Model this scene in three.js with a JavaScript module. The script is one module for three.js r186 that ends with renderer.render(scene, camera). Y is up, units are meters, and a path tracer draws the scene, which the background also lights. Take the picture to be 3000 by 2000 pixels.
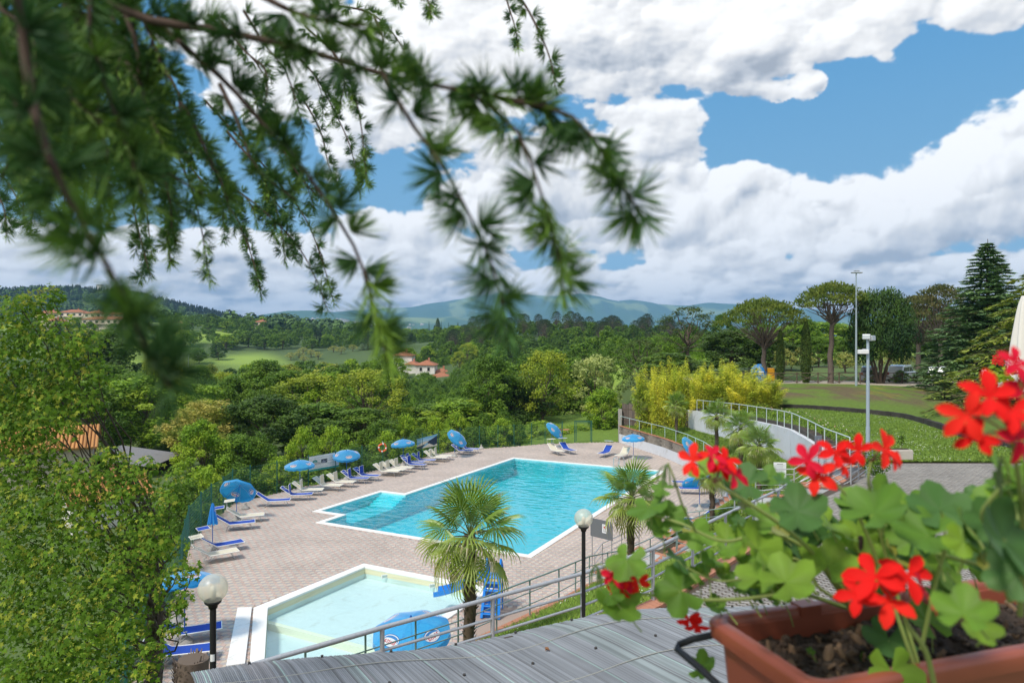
import * as THREE from 'three';
import { RoundedBoxGeometry } from 'three/addons/geometries/RoundedBoxGeometry.js';
import { MarchingCubes } from 'three/addons/objects/MarchingCubes.js';

// ------------------------------------------------------------ camera, sky, sun, exposure
const scene = new THREE.Scene();
const EYE = 10.5;                                             // the balcony stands 10.5 m above the pool deck
const camera = new THREE.PerspectiveCamera(53.13, 1.5, 0.05, 30000);
camera.position.set(0, EYE, 0);
camera.lookAt(0, EYE, -10);
camera.focus = 34;
camera.userData.fStop = 4.8;
const renderer = new THREE.WebGLRenderer({ antialias: true });
renderer.toneMapping = THREE.LinearToneMapping;
renderer.toneMappingExposure = 1.5;
renderer.shadowMap.enabled = true;

const SUN_DIR = new THREE.Vector3(-0.42, 0.80, 0.43).normalize();   // high, behind the viewer's left shoulder, softened by thin cloud
const sun = new THREE.DirectionalLight(new THREE.Color(1.0, 0.95, 0.86), 2.5);
sun.position.copy(SUN_DIR).multiplyScalar(120);
sun.castShadow = true;
sun.shadow.radius = 18;
sun.shadow.mapSize.set(2048, 2048);
Object.assign(sun.shadow.camera, { left: -60, right: 60, top: 60, bottom: -60, near: 1, far: 400 });
scene.add(sun); scene.add(sun.target);

// ------------------------------------------------------------ small maths
function mulberry(a) { return () => { a |= 0; a = a + 0x6D2B79F5 | 0; let t = Math.imul(a ^ a >>> 15, 1 | a); t = t + Math.imul(t ^ t >>> 7, 61 | t) ^ t; return ((t ^ t >>> 14) >>> 0) / 4294967296; }; }
let rand = mulberry(7);
const seed = (s) => { rand = mulberry(s); };
const rr = (a, b) => a + (b - a) * rand();
const pick = (a) => a[Math.floor(rand() * a.length)];
const lerp = (a, b, t) => a + (b - a) * t;
const clamp = (x, a = 0, b = 1) => Math.min(b, Math.max(a, x));
const sstep = (a, b, x) => { const t = clamp((x - a) / (b - a)); return t * t * (3 - 2 * t); };
const V = (x, y, z) => new THREE.Vector3(x, y, z);
const PERM = new Uint8Array(512);
{ const r = mulberry(99); const p = [...Array(256).keys()]; for (let i = 255; i > 0; i--) { const j = Math.floor(r() * (i + 1)); [p[i], p[j]] = [p[j], p[i]]; } for (let i = 0; i < 512; i++) PERM[i] = p[i & 255]; }
function grad(h, x, y, z) { const g = h & 15, u = g < 8 ? x : y, v = g < 4 ? y : g === 12 || g === 14 ? x : z; return ((g & 1) ? -u : u) + ((g & 2) ? -v : v); }
function noise3(x, y, z) {
  const X0 = Math.floor(x), Y0 = Math.floor(y), Z0 = Math.floor(z); x -= X0; y -= Y0; z -= Z0;
  const X = X0 & 255, Y = Y0 & 255, Z = Z0 & 255;
  const u = x * x * x * (x * (x * 6 - 15) + 10), v = y * y * y * (y * (y * 6 - 15) + 10), w = z * z * z * (z * (z * 6 - 15) + 10);
  const A = PERM[X] + Y, AA = PERM[A] + Z, AB = PERM[A + 1] + Z, B = PERM[X + 1] + Y, BA = PERM[B] + Z, BB = PERM[B + 1] + Z;
  const l1 = lerp(lerp(grad(PERM[AA], x, y, z), grad(PERM[BA], x - 1, y, z), u), lerp(grad(PERM[AB], x, y - 1, z), grad(PERM[BB], x - 1, y - 1, z), u), v);
  const l2 = lerp(lerp(grad(PERM[AA + 1], x, y, z - 1), grad(PERM[BA + 1], x - 1, y, z - 1), u), lerp(grad(PERM[AB + 1], x, y - 1, z - 1), grad(PERM[BB + 1], x - 1, y - 1, z - 1), u), v);
  return lerp(l1, l2, w);
}
function fbm(x, y, z, n, gain = 0.5) { let s = 0, a = 1, t = 0; for (let i = 0; i < n; i++) { s += a * noise3(x, y, z); t += a; a *= gain; x = x * 2.03 + 11.3; y = y * 2.03 + 7.1; z = z * 2.03 + 3.7; } return s / t; }
function billow(x, y, z, n) { let s = 0, a = 1, t = 0; for (let i = 0; i < n; i++) { s += a * (1 - 2 * Math.abs(noise3(x, y, z))); t += a; a *= 0.52; x = x * 2.1 + 5.3; y = y * 2.1 + 1.7; z = z * 2.1 + 8.9; } return s / t; }
// a direction or a point in the place, from where the survey photograph shows it: x and y count from its top left corner (3000 x 2000), d is the distance ahead in metres
const at = (x, y, d) => V((x - 1500) / 2000 * d, EYE - (y - 1000) / 2000 * d, -d);
const deck = (x, y, h = 0) => { const d = 2000 * (EYE - h) / (y - 1000); return at(x, y, d); };

// ------------------------------------------------------------ the sky: blue air and cumulus, by direction
const SKYW = 4096, SKYH = 2048;
{
  const D = 180 / Math.PI;
  const dirOf = (x, y) => { const az = Math.atan2(x - 1500, 2000); return [az * D, Math.atan2(1000 - y, Math.hypot(x - 1500, 2000)) * D]; };
  // each heap of cloud: where it stands (x, y, half width, half height as on the survey photograph), weight
  const heaps = [[1800, 60, 520, 190, 1.15], [2190, 150, 180, 130, 1.1], [1380, 120, 360, 210, 0.95], [1180, 300, 330, 150, 0.85], [880, 160, 330, 230, 0.85], [980, 420, 90, 110, 0.75],
    [1890, 430, 150, 165, 1.2], [1800, 560, 270, 200, 1.2], [1990, 480, 90, 90, 1.0], [2150, 560, 150, 85, 1.05], [1560, 560, 300, 190, 1.0], [2060, 660, 330, 150, 1.1], [1230, 740, 330, 95, 1.0], [1100, 680, 110, 60, 0.9],
    [760, 740, 420, 70, 0.95], [240, 750, 420, 75, 0.95], [420, 705, 130, 40, 0.8], [2790, 540, 190, 130, 1.15], [2930, 470, 170, 120, 1.0], [2420, 610, 120, 62, 1.0], [2620, 650, 420, 130, 1.1], [2975, 390, 50, 40, 0.8],
    [2480, 50, 210, 100, 1.0], [2880, 15, 150, 55, 0.95], [2360, 250, 60, 40, 0.42], [2230, 285, 100, 30, 0.34]].map(([x, y, w, h, k]) => [...dirOf(x, y), w * 0.0262, h * 0.027, k]);
  const den = new Float32Array(SKYW * SKYH), soft = new Float32Array(SKYW * SKYH), tone = new Float32Array(SKYW * SKYH);
  const H2 = SKYH / 2;
  for (let j = 0; j < H2; j++) {
    const el = 90 - (j + 0.5) / SKYH * 180;
    const ce = Math.cos(el / D), se = Math.sin(el / D);
    for (let i = 0; i < SKYW; i++) {
      const az = ((i + 0.5) / SKYW * 360 - 180);             // 0 = straight ahead
      if (el > 72 && (i & 3)) { den[j * SKYW + i] = den[j * SKYW + (i & ~3)]; tone[j * SKYW + i] = tone[j * SKYW + (i & ~3)]; continue; }
      const sx = Math.sin(az / D) * ce, sz = Math.cos(az / D) * ce, st = se * 1.5;
      let m = -1;
      const view = sstep(54, 44, Math.abs(az)) * sstep(46, 36, el);
      if (view > 0) {
        const wx = noise3(sx * 9, st * 9, sz * 9) * 2.2, wy = noise3(sx * 9 + 40, st * 9, sz * 9) * 1.6;
        for (const h of heaps) { const dx = (az + wx - h[0]) / h[2], dy = (el + wy - h[1]) / h[3]; const q = dx * dx + dy * dy; if (q < 6) { const e = 1 - Math.sqrt(q); m = Math.max(m, e > 0 ? e * h[4] : e * 1.15 + (h[4] - 1) * 0.2); } }
        m = Math.max(m, 1.3 * sstep(9.0, 4.2, el) - 0.8);
      }
      const far = Math.abs(az) > 40 || el > 34 ? fbm(sx * 2.3, se * 2.3 + 9, sz * 2.3, 3) * 1.5 + 0.12 : 0;
      const c = lerp(far, m, view);
      const nearH = sstep(14, 3, el);
      const yy = st * lerp(1, 1.7, nearH);
      let d = c;
      if (c > -0.75) {
        const fine = az > -60 && az < 60 && el < 45;
        const b = billow(sx * 13, yy * 13, sz * 13, fine ? 6 : 3) * 0.5, f = fbm(sx * 26, yy * 30, sz * 26, fine ? 6 : 2) * 0.8;
        const k = lerp(0.15, 1, sstep(-0.75, -0.15, c)); d = c + (b * 0.66 + f * 0.62) * k - 0.08;
      }
      den[j * SKYW + i] = d;
      tone[j * SKYW + i] = fbm(sx * 6 + 30, yy * 10, sz * 6, 4) + 0.4 * fbm(sx * 22, yy * 30, sz * 22 + 9, 3);
    }
  }
  // how much cloud lies above and towards the sun of each place in the cloud: what is thick above is grey
  const K = 46;
  for (let i = 0; i < SKYW; i++) {
    let acc = 0;
    for (let j = 0; j < H2; j++) {
      const v = clamp(den[j * SKYW + i] * 1.4, 0, 1);
      acc = acc * (1 - 1 / K) + v / K;
      soft[j * SKYW + i] = acc;
    }
  }
  // the rounded heads that a cumulus is heaped from, the lower ones in front: how far each faces the light
  const puff = new Float32Array(SKYW * H2).fill(0.62);
  { const r = mulberry(4242), list = []; const px = (az) => (az + 180) / 360 * SKYW - 0.5, py = (el) => (90 - el) / 180 * SKYH - 0.5;
    for (let k = 0; k < 2600; k++) { const az = -56 + 112 * r(), el = 1.2 + 44 * Math.pow(r(), 1.5), c = Math.min(H2 - 1, Math.round(py(el))) * SKYW + Math.round(px(az)); if (den[c] < 0.06) continue; const big = r() < 0.22; list.push([az, el, (big ? 1.9 + 2.2 * r() : 0.55 + 1.1 * r()) * lerp(0.62, 1, sstep(3, 12, el)), k, 0.85 + 0.3 * r()]); }
    list.sort((a, b) => (b[1] - b[2]) - (a[1] - a[2]));
    for (const [az, el, R, id, amp] of list) { const x0 = px(az), y0 = py(el), n = Math.ceil(R / 360 * SKYW * 1.4); for (let j = Math.max(0, Math.round(y0 - n)); j < Math.min(H2, y0 + n); j++) for (let i = Math.round(x0 - n); i < x0 + n; i++) { const dx = (i - x0) / SKYW * 360 / R, dy = -(j - y0) / SKYH * 180 / R * 1.25; let q = Math.hypot(dx, dy); if (q > 1.35) continue; q += 0.34 * fbm(dx * 1.7 + id, dy * 1.7, id * 0.37, 4); if (q > 1) continue; const h = Math.sqrt(Math.max(0, 1 - q * q)), s = clamp(0.46 + amp * (0.40 * dy - 0.16 * dx) + 0.22 * h, 0.05, 1), w = sstep(1, 0.72, q) * sstep(-1.0, 0.15, dy + 0.35); const o = j * SKYW + i; puff[o] = lerp(puff[o], s, w); } } }
  const data = new Float32Array(SKYW * SKYH * 4);
  const cx = (i) => (i + SKYW) % SKYW;
  for (let j = 0; j < SKYH; j++) {
    const el = 90 - (j + 0.5) / SKYH * 180, row = SKYH - 1 - j;
    const up = clamp(el / 90);
    const t = Math.pow(1 - clamp(el / 42), 1.35);
    const air = el > 0 ? [lerp(0.008, 0.21, t), lerp(0.165, 0.385, t), lerp(0.415, 0.52, t)] : [0.15, 0.17, 0.10];
    for (let i = 0; i < SKYW; i++) {
      const o = (row * SKYW + cx(i)) * 4; let r = air[0], g = air[1], b = air[2];
      if (el > 0) {
        const k = j * SKYW + i, d = den[k], a = sstep(0.0, 0.15, d);
        if (a > 0) {
          const j2 = Math.min(H2 - 1, j + 7), j3 = Math.max(0, j - 9);
          const rel = clamp(0.5 + (den[k] - den[j3 * SKYW + cx(i - 7)]) * 1.5, 0, 1);          // faces turned to the sun
          const thick = clamp(soft[k] * 1.25 - 0.16), low = sstep(9, 3, el);
          let L = 0.665 - 0.25 * thick * clamp(0.36 + 1.8 * tone[k], 0.0, 1.1) + 0.42 * (puff[k] - 0.5) + 0.16 * (rel - 0.5) - 0.15 * low * clamp(0.2 + tone[k] * 2.8) + 0.16 * (clamp(0.5 + (den[k] - den[Math.max(0, j - 3) * SKYW + cx(i - 3)]) * 2.2, 0, 1) - 0.5);
          if (Math.abs(((i + 0.5) / SKYW * 360 - 180)) > 50) L = Math.min(L, 0.7);
          L = clamp(L, 0.33, 0.80);
          const grey = clamp((0.64 - L) * 2.8);
          r = lerp(r, L * lerp(1, 0.84, grey), a); g = lerp(g, L * lerp(1, 0.94, grey), a); b = lerp(b, L * lerp(1.0, 1.10, grey), a);
        }
      }
      data[o] = r; data[o + 1] = g; data[o + 2] = b; data[o + 3] = 1;
    }
  }
  // turn the strip so that "straight ahead" (-z) falls where the equirect lookup expects it
  const turned = new Float32Array(SKYW * SKYH * 4), shift = Math.round(SKYW * 0.25) - SKYW / 2;
  for (let j = 0; j < SKYH; j++) for (let i = 0; i < SKYW; i++) { const s = (j * SKYW + i) * 4, q = (j * SKYW + cx(i + shift)) * 4; turned[q] = data[s]; turned[q + 1] = data[s + 1]; turned[q + 2] = data[s + 2]; turned[q + 3] = 1; }
  const sky = new THREE.DataTexture(turned, SKYW, SKYH, THREE.RGBAFormat, THREE.FloatType);
  sky.mapping = THREE.EquirectangularReflectionMapping; sky.magFilter = THREE.LinearFilter; sky.minFilter = THREE.LinearFilter; sky.needsUpdate = true;
  scene.background = sky; scene.environment = sky;
}

// ------------------------------------------------------------ builders
class MB {                                                    // collects shapes into one mesh
  constructor() { this.p = []; this.n = []; this.c = []; this.u = []; this.i = []; this.col = [1, 1, 1]; this.k = 0; }
  color(c) { this.col = c; return this; }
  v(x, y, z, nx, ny, nz, u = 0, w = 0) { this.p.push(x, y, z); this.n.push(nx, ny, nz); this.c.push(this.col[0], this.col[1], this.col[2]); this.u.push(u, w); return this.k++; }
  tri(a, b, c) { const x = b.clone().sub(a).cross(c.clone().sub(a)).normalize(); const q = [a, b, c].map((e) => this.v(e.x, e.y, e.z, x.x, x.y, x.z)); this.i.push(q[0], q[1], q[2]); return this; }
  quad(a, b, c, d, uv) { const x = b.clone().sub(a).cross(d.clone().sub(a)).normalize(); const s = uv || [0, 0, 1, 0, 1, 1, 0, 1]; const q = [a, b, c, d].map((e, k) => this.v(e.x, e.y, e.z, x.x, x.y, x.z, s[k * 2], s[k * 2 + 1])); this.i.push(q[0], q[1], q[2], q[0], q[2], q[3]); return this; }
  geo(g, m, uvScale = 1) {
    const P = g.attributes.position, N = g.attributes.normal, U = g.attributes.uv, a = V(), b = V(), nm = new THREE.Matrix3(); const o = this.k;
    if (m) nm.getNormalMatrix(m);
    for (let k = 0; k < P.count; k++) { a.fromBufferAttribute(P, k); b.fromBufferAttribute(N, k); if (m) { a.applyMatrix4(m); b.applyMatrix3(nm).normalize(); } this.v(a.x, a.y, a.z, b.x, b.y, b.z, U ? U.getX(k) * uvScale : 0, U ? U.getY(k) * uvScale : 0); }
    if (g.index) for (let k = 0; k < g.index.count; k++) this.i.push(o + g.index.getX(k)); else for (let k = 0; k < P.count; k++) this.i.push(o + k);
    return this;
  }
  box(x, y, z, w, h, d, turn = 0) {                            // centre, size
    const g = new THREE.BoxGeometry(w, h, d); const m = new THREE.Matrix4().makeRotationY(turn); m.setPosition(x, y, z);
    return this.geo(g, m, 1);
  }
  rbox(x, y, z, w, h, d, r = 0.01, turn = 0, seg = 1) { const m = new THREE.Matrix4().makeRotationY(turn); m.setPosition(x, y, z); return this.geo(new RoundedBoxGeometry(w, h, d, seg, r), m); }
  bar(a, b, w, h = w) {                                        // a squared bar from a to b
    const L = a.distanceTo(b), g = new THREE.BoxGeometry(w, h, L), m = new THREE.Matrix4().lookAt(a, b, Math.abs(b.y - a.y) > 0.98 * L ? V(1, 0, 0) : V(0, 1, 0)); m.setPosition(a.clone().add(b).multiplyScalar(0.5));
    return this.geo(g, m);
  }
  tube(pts, rad, seg = 6, cap = true, vScale = 1) {                // through points; rad number or function of 0..1
    const n = pts.length, R = typeof rad === 'function' ? rad : () => rad; let prev = null, ref = V(0, 1, 0); let len = 0; const first = this.k;
    for (let k = 0; k < n; k++) {
      const t = (pts[Math.min(n - 1, k + 1)].clone().sub(pts[Math.max(0, k - 1)])).normalize();
      if (!prev) { ref = Math.abs(t.y) > 0.9 ? V(1, 0, 0) : V(0, 1, 0); }
      const s = prev ? prev.clone().sub(t.clone().multiplyScalar(prev.dot(t))).normalize() : V().crossVectors(ref, t).normalize(); prev = s;
      const w = V().crossVectors(t, s); const r = R(k / (n - 1)); if (k) len += pts[k].distanceTo(pts[k - 1]);
      for (let j = 0; j <= seg; j++) { const a = j / seg * Math.PI * 2, ca = Math.cos(a), sa = Math.sin(a); const nx = s.x * ca + w.x * sa, ny = s.y * ca + w.y * sa, nz = s.z * ca + w.z * sa; this.v(pts[k].x + nx * r, pts[k].y + ny * r, pts[k].z + nz * r, nx, ny, nz, j / seg, len * vScale); }
    }
    for (let k = 0; k < n - 1; k++) for (let j = 0; j < seg; j++) { const a = first + k * (seg + 1) + j, b = a + seg + 1; this.i.push(a, a + 1, b, a + 1, b + 1, b); }
    if (cap) for (const [k, sgn] of [[0, -1], [n - 1, 1]]) {
      const t = pts[Math.min(n - 1, k + 1)].clone().sub(pts[Math.max(0, k - 1)]).normalize().multiplyScalar(sgn); const c = this.v(pts[k].x, pts[k].y, pts[k].z, t.x, t.y, t.z); const o = first + k * (seg + 1); const ring = [];
      for (let j = 0; j <= seg; j++) ring.push(this.v(this.p[(o + j) * 3], this.p[(o + j) * 3 + 1], this.p[(o + j) * 3 + 2], t.x, t.y, t.z));
      for (let j = 0; j < seg; j++) sgn > 0 ? this.i.push(c, ring[j], ring[j + 1]) : this.i.push(c, ring[j + 1], ring[j]);
    }
    return this;
  }
  lathe(prof, x, y, z, seg = 16) { const g = new THREE.LatheGeometry(prof.map((q) => new THREE.Vector2(q[0], q[1])), seg); return this.geo(g, new THREE.Matrix4().makeTranslation(x, y, z)); }
  geometry() {
    const g = new THREE.BufferGeometry();
    g.setAttribute('position', new THREE.Float32BufferAttribute(this.p, 3)); g.setAttribute('normal', new THREE.Float32BufferAttribute(this.n, 3));
    g.setAttribute('color', new THREE.Float32BufferAttribute(this.c, 3)); g.setAttribute('uv', new THREE.Float32BufferAttribute(this.u, 2)); g.setIndex(this.i);
    return g;
  }
  mesh(name, mat, parent) { return part(parent, name, this.geometry(), mat); }
}
const taken = {};
function numbered(name) { const k = taken[name] = (taken[name] ?? -1) + 1; return k ? `${name}_${String(k).padStart(3, '0')}` : name; }
function shade(o) { o.castShadow = true; o.receiveShadow = true; return o; }
function part(parent, name, geo, mat) { const m = shade(new THREE.Mesh(geo, mat)); m.name = parent === scene ? numbered(name) : name; parent.add(m); return m; }
function tag(o, label, category, group, kind) { if (label) o.userData.label = label; if (category) o.userData.category = category; if (group) o.userData.group = group; if (kind) o.userData.kind = kind; return o; }
function thing(name, label, category, pos, turn = 0, group) { const g = new THREE.Group(); g.name = numbered(name); scene.add(g); if (pos) g.position.copy(pos); g.rotation.y = turn; return tag(g, label, category, group); }
function copyOf(o, label, group) { const c = o.clone(); c.name = numbered(o.name.replace(/_\d+$/, '')); c.userData = { ...o.userData }; scene.add(c); return tag(c, label, null, group); }
const structure = (o, label, category) => tag(o, label, category, null, 'structure');

// ------------------------------------------------------------ materials
const lin = (r, g, b) => new THREE.Color().setRGB(r, g, b);
const std = (c, rough = 0.8, more = {}) => new THREE.MeshStandardMaterial({ color: Array.isArray(c) ? lin(...c) : c, roughness: rough, ...more });
const phys = (c, rough, more) => new THREE.MeshPhysicalMaterial({ color: lin(...c), roughness: rough, ...more });
function dataTex(w, h, fn, srgb) {
  const d = new Uint8Array(w * h * 4);
  for (let j = 0; j < h; j++) for (let i = 0; i < w; i++) { const c = fn(i, j); const o = (j * w + i) * 4; d[o] = clamp(c[0]) * 255; d[o + 1] = clamp(c[1]) * 255; d[o + 2] = clamp(c[2]) * 255; d[o + 3] = 255; }
  const t = new THREE.DataTexture(d, w, h, THREE.RGBAFormat); t.wrapS = t.wrapT = THREE.RepeatWrapping; t.magFilter = THREE.LinearFilter; t.minFilter = THREE.LinearMipmapLinearFilter; if (srgb) t.colorSpace = THREE.SRGBColorSpace; t.needsUpdate = true; return t;
}
// tileable noise on a torus
const tnoise = (i, j, w, h, f, n, s = 0) => { const a = i / w * 2 * Math.PI, b = j / h * 2 * Math.PI, r = f / (2 * Math.PI); return fbm(Math.cos(a) * r + s, Math.sin(a) * r + Math.cos(b) * r, Math.sin(b) * r + s * 2, n, 0.6); };
const grainTex = dataTex(256, 256, (i, j) => { const v = 0.86 + 0.22 * tnoise(i, j, 256, 256, 10, 5) + 0.10 * (mulberry(i * 997 + j * 131)() - 0.5); return [v, v, v]; });
const blotchTex = dataTex(512, 512, (i, j) => { const a = tnoise(i, j, 512, 512, 5, 6), b = tnoise(i, j, 512, 512, 16, 4, 9); const s = sstep(0.12, 0.42, a + b * 0.4); const v = 0.98 + 0.10 * b - 0.16 * s; return [v, v * lerp(1, 0.985, s), v * lerp(1, 0.95, s)]; });
const bumpTex = dataTex(256, 256, (i, j) => { const v = 0.5 + 0.7 * tnoise(i, j, 256, 256, 24, 5, 4); return [v, v, v]; });
const grassTex = dataTex(512, 512, (i, j) => { const a = tnoise(i, j, 512, 512, 8, 5), b = tnoise(i, j, 512, 512, 60, 3, 3), c = tnoise(i, j, 512, 512, 20, 3, 6); const v = 0.80 + 0.5 * b + 0.25 * a; const y = sstep(0.0, 0.35, c); return [v * lerp(0.92, 1.12, y), v, v * lerp(1.0, 0.8, y)]; });
const barkTex = dataTex(256, 512, (i, j) => { const v = 0.72 + 0.5 * tnoise(i * 3, j * 0.5, 256, 256, 9, 5) + 0.25 * tnoise(i, j, 256, 512, 30, 3, 5); return [v, v * 0.98, v * 0.95]; });
const rep = (t, x, y = x) => { const c = t.clone(); c.repeat.set(x, y); c.needsUpdate = true; return c; };
const M = {
  leaf: phys([1, 1, 1], 0.8, { vertexColors: true, specularIntensity: 0.3, transmission: 0.48, thickness: 0, side: THREE.DoubleSide }),
  needle: phys([1, 1, 1], 0.7, { vertexColors: true, specularIntensity: 0.4, transmission: 0.28, thickness: 0, side: THREE.DoubleSide }),
  glossLeaf: phys([1, 1, 1], 0.42, { vertexColors: true, transmission: 0.3, thickness: 0, side: THREE.DoubleSide }),
  bark: std([0.16, 0.12, 0.09], 0.95, { map: rep(barkTex, 2, 0.8), bumpMap: rep(barkTex, 2, 0.8), bumpScale: 0.02 }),
  paleBark: std([0.19, 0.15, 0.125], 0.95, { map: rep(barkTex, 2, 0.6), bumpMap: rep(barkTex, 2, 0.6), bumpScale: 0.03 }),
  twig: std([0.07, 0.042, 0.028], 0.9, { bumpMap: rep(bumpTex, 1, 40), bumpScale: 0.0006 }),
  vcol: std([1, 1, 1], 0.85, { vertexColors: true }),
  vcolGrain: std([1, 1, 1], 0.88, { vertexColors: true, map: grainTex }),
  ground: std([1, 1, 1], 0.95, { vertexColors: true }),
  grass: std([0.185, 0.285, 0.036], 0.95, { map: rep(grassTex, 0.35), bumpMap: rep(grassTex, 0.8), bumpScale: 0.05 }),
  white: std([0.82, 0.82, 0.80], 0.55),
  alu: std([0.62, 0.63, 0.64], 0.42, { metalness: 0.55 }),
  steel: std([0.50, 0.52, 0.53], 0.36, { metalness: 0.7 }),
  chrome: std([0.80, 0.81, 0.82], 0.14, { metalness: 1 }),
  galv: std([0.42, 0.50, 0.56], 0.5, { metalness: 0.35, map: rep(blotchTex, 1, 3) }),
  greenRail: std([0.22, 0.31, 0.30], 0.5, { metalness: 0.2 }),
  greyRail: std([0.50, 0.51, 0.53], 0.48, { metalness: 0.3, map: rep(grainTex, 1, 6) }),
  fenceGreen: std([0.012, 0.10, 0.075], 0.5),
  black: std([0.012, 0.012, 0.013], 0.45),
  iron: std([0.02, 0.021, 0.024], 0.5, { metalness: 0.3 }),
  blueFabric: std([0.010, 0.065, 0.42], 0.8, { map: rep(grainTex, 3), bumpMap: rep(bumpTex, 30), bumpScale: 0.0006 }),
  creamFabric: std([0.72, 0.66, 0.51], 0.85, { map: rep(grainTex, 3), bumpMap: rep(bumpTex, 30), bumpScale: 0.0006 }),
  bluePole: std([0.012, 0.10, 0.40], 0.4),
  slide: phys([0.008, 0.20, 0.66], 0.32, { clearcoat: 0.3 }),
  terracotta: std([0.46, 0.20, 0.12], 0.85, { map: rep(blotchTex, 0.6) }),
  concrete: std([0.40, 0.38, 0.35], 0.92, { map: rep(blotchTex, 0.7), bumpMap: rep(bumpTex, 3), bumpScale: 0.004 }),
  plaster: std([0.62, 0.64, 0.68], 0.85, { map: rep(blotchTex, 0.22), bumpMap: rep(bumpTex, 2), bumpScale: 0.003 }),
  houseWall: std([0.78, 0.74, 0.70], 0.9, { map: rep(blotchTex, 0.1) }),
  roofTile: std([0.40, 0.155, 0.08], 0.9, { map: rep(grainTex, 0.8), bumpMap: rep(bumpTex, 2), bumpScale: 0.06 }),
  darkGlass: std([0.03, 0.032, 0.035], 0.15),
  poolShell: std([0.44, 0.76, 0.78], 0.45, { map: rep(grainTex, 2) }),
  paddle: std([0.64, 0.72, 0.71], 0.5, { map: rep(blotchTex, 0.5) }),
  coping: std([0.80, 0.79, 0.76], 0.7, { map: rep(blotchTex, 0.6) }),
  water: phys([0.17, 0.82, 0.90], 0.02, { transmission: 1, thickness: 0, ior: 1.33 }),
  shallowWater: phys([0.86, 0.98, 0.985], 0.02, { transmission: 1, thickness: 0, ior: 1.33 }),
};

// ------------------------------------------------------------ the lie of the land
const table = (t, x) => { if (x <= t[0][0]) return t[0][1]; for (let k = 1; k < t.length; k++) if (x <= t[k][0]) { const s = (x - t[k - 1][0]) / (t[k][0] - t[k - 1][0]); const q = s * s * (3 - 2 * s); return lerp(t[k - 1][1], t[k][1], q); } return t[t.length - 1][1]; };
const tableL = (t, x) => { if (x <= t[0][0]) return t[0][1]; for (let k = 1; k < t.length; k++) if (x <= t[k][0]) return lerp(t[k - 1][1], t[k][1], (x - t[k - 1][0]) / (t[k][0] - t[k - 1][0])); return t[t.length - 1][1]; };
const gauss = (dx, sx, dz, sz) => Math.exp(-0.5 * (dx * dx / sx / sx + dz * dz / sz / sz));
const valley = [[0, -0.45], [73, -0.45], [100, -3], [160, -7.5], [260, -11], [340, -11.5], [470, -4], [700, 1], [1000, 4], [2000, 4], [5000, 0], [20000, 0]];
const crestMain = [[400, 935], [735, 930], [1000, 912], [1204, 900], [1300, 885], [1383, 870], [1451, 862], [1510, 860], [1595, 868], [1650, 868], [1697, 863], [1765, 875], [1808, 886], [1850, 883], [1957, 895], [2013, 898], [2077, 891], [2128, 893], [2250, 903], [2400, 908], [2600, 925], [3000, 940]];
const crestFront = [[300, 960], [560, 950], [735, 924], [842, 906], [914, 905], [1000, 916], [1090, 936], [1200, 925], [1330, 925], [1450, 948], [1600, 965], [2400, 965]];
const underDeck = [[-10.6, 21], [-13, 29.5], [-16, 40], [-16, 44], [-10, 54], [-5.5, 62.5], [2, 67], [9.5, 69], [12.5, 61], [13.2, 53], [12.5, 43], [6, 35], [2, 27], [-2, 19]];
const inPoly = (poly, x, d) => { let c = false; for (let i = 0, j = poly.length - 1; i < poly.length; j = i++) { const [xi, zi] = poly[i], [xj, zj] = poly[j]; if ((zi > d) !== (zj > d) && x < (xj - xi) * (d - zi) / (zj - zi) + xi) c = !c; } return c; };
function land(x, d) {                                          // height of the ground at x metres to the right and d metres ahead
  let y = table(valley, d);
  y = lerp(y, 6.3, sstep(13, 21, x) * sstep(64, 71, d) * (1 - sstep(120, 240, d)));
  if (d < 70 && inPoly(underDeck, x, d)) return -2.4;
  if (d < 80) y -= 0.06 * clamp(-18 - x, 0, 30) * sstep(20, 40, d);
  y += 21 * gauss(x - 30, 75, d - 390, 95) + 9 * gauss(x - 140, 70, d - 260, 90);
  y += 27 * gauss(x + 370, 135, d - 600, 170) + 103 * gauss(x + 900, 255, d - 1400, 260) + 6 * gauss(x + 260, 160, d - 900, 200);
  y += 7 * gauss(x + 110, 90, d - 830, 120) + 5 * gauss(x + 60, 120, d - 560, 120);
  if (d > 90) y += fbm(x / 90, d / 90, 2.2, 3) * 3.5 * sstep(90, 300, d);
  if (d > 3000) {
    const sx = 1500 + x / d * 2000;
    const hm = (1000 - tableL(crestMain, sx)) / 2000 * 9800 + EYE, hf = (1000 - tableL(crestFront, sx)) / 2000 * 6300 + EYE;
    const rough = fbm(x / 900, d / 900, 5, 5), rough2 = Math.abs(fbm(x / 500 + 9, d / 900, 8, 4));
    const bm = sstep(6400, 9700, d + rough * 900) * (1 - sstep(10200, 13500, d)), bf = sstep(4300, 6200, d + rough * 500) * (1 - 0.75 * sstep(6400, 7600, d));
    y = Math.max(y, hf * bf * (0.95 + 0.18 * rough * (1 - bf)) - 30 * rough2 * bf, hm * bm * (1 + 0.2 * rough * (1 - bm)) - 55 * rough2 * sstep(0.1, 0.7, bm) * (1 - sstep(0.92, 1, bm)) * 3);
  }
  return y;
}
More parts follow.
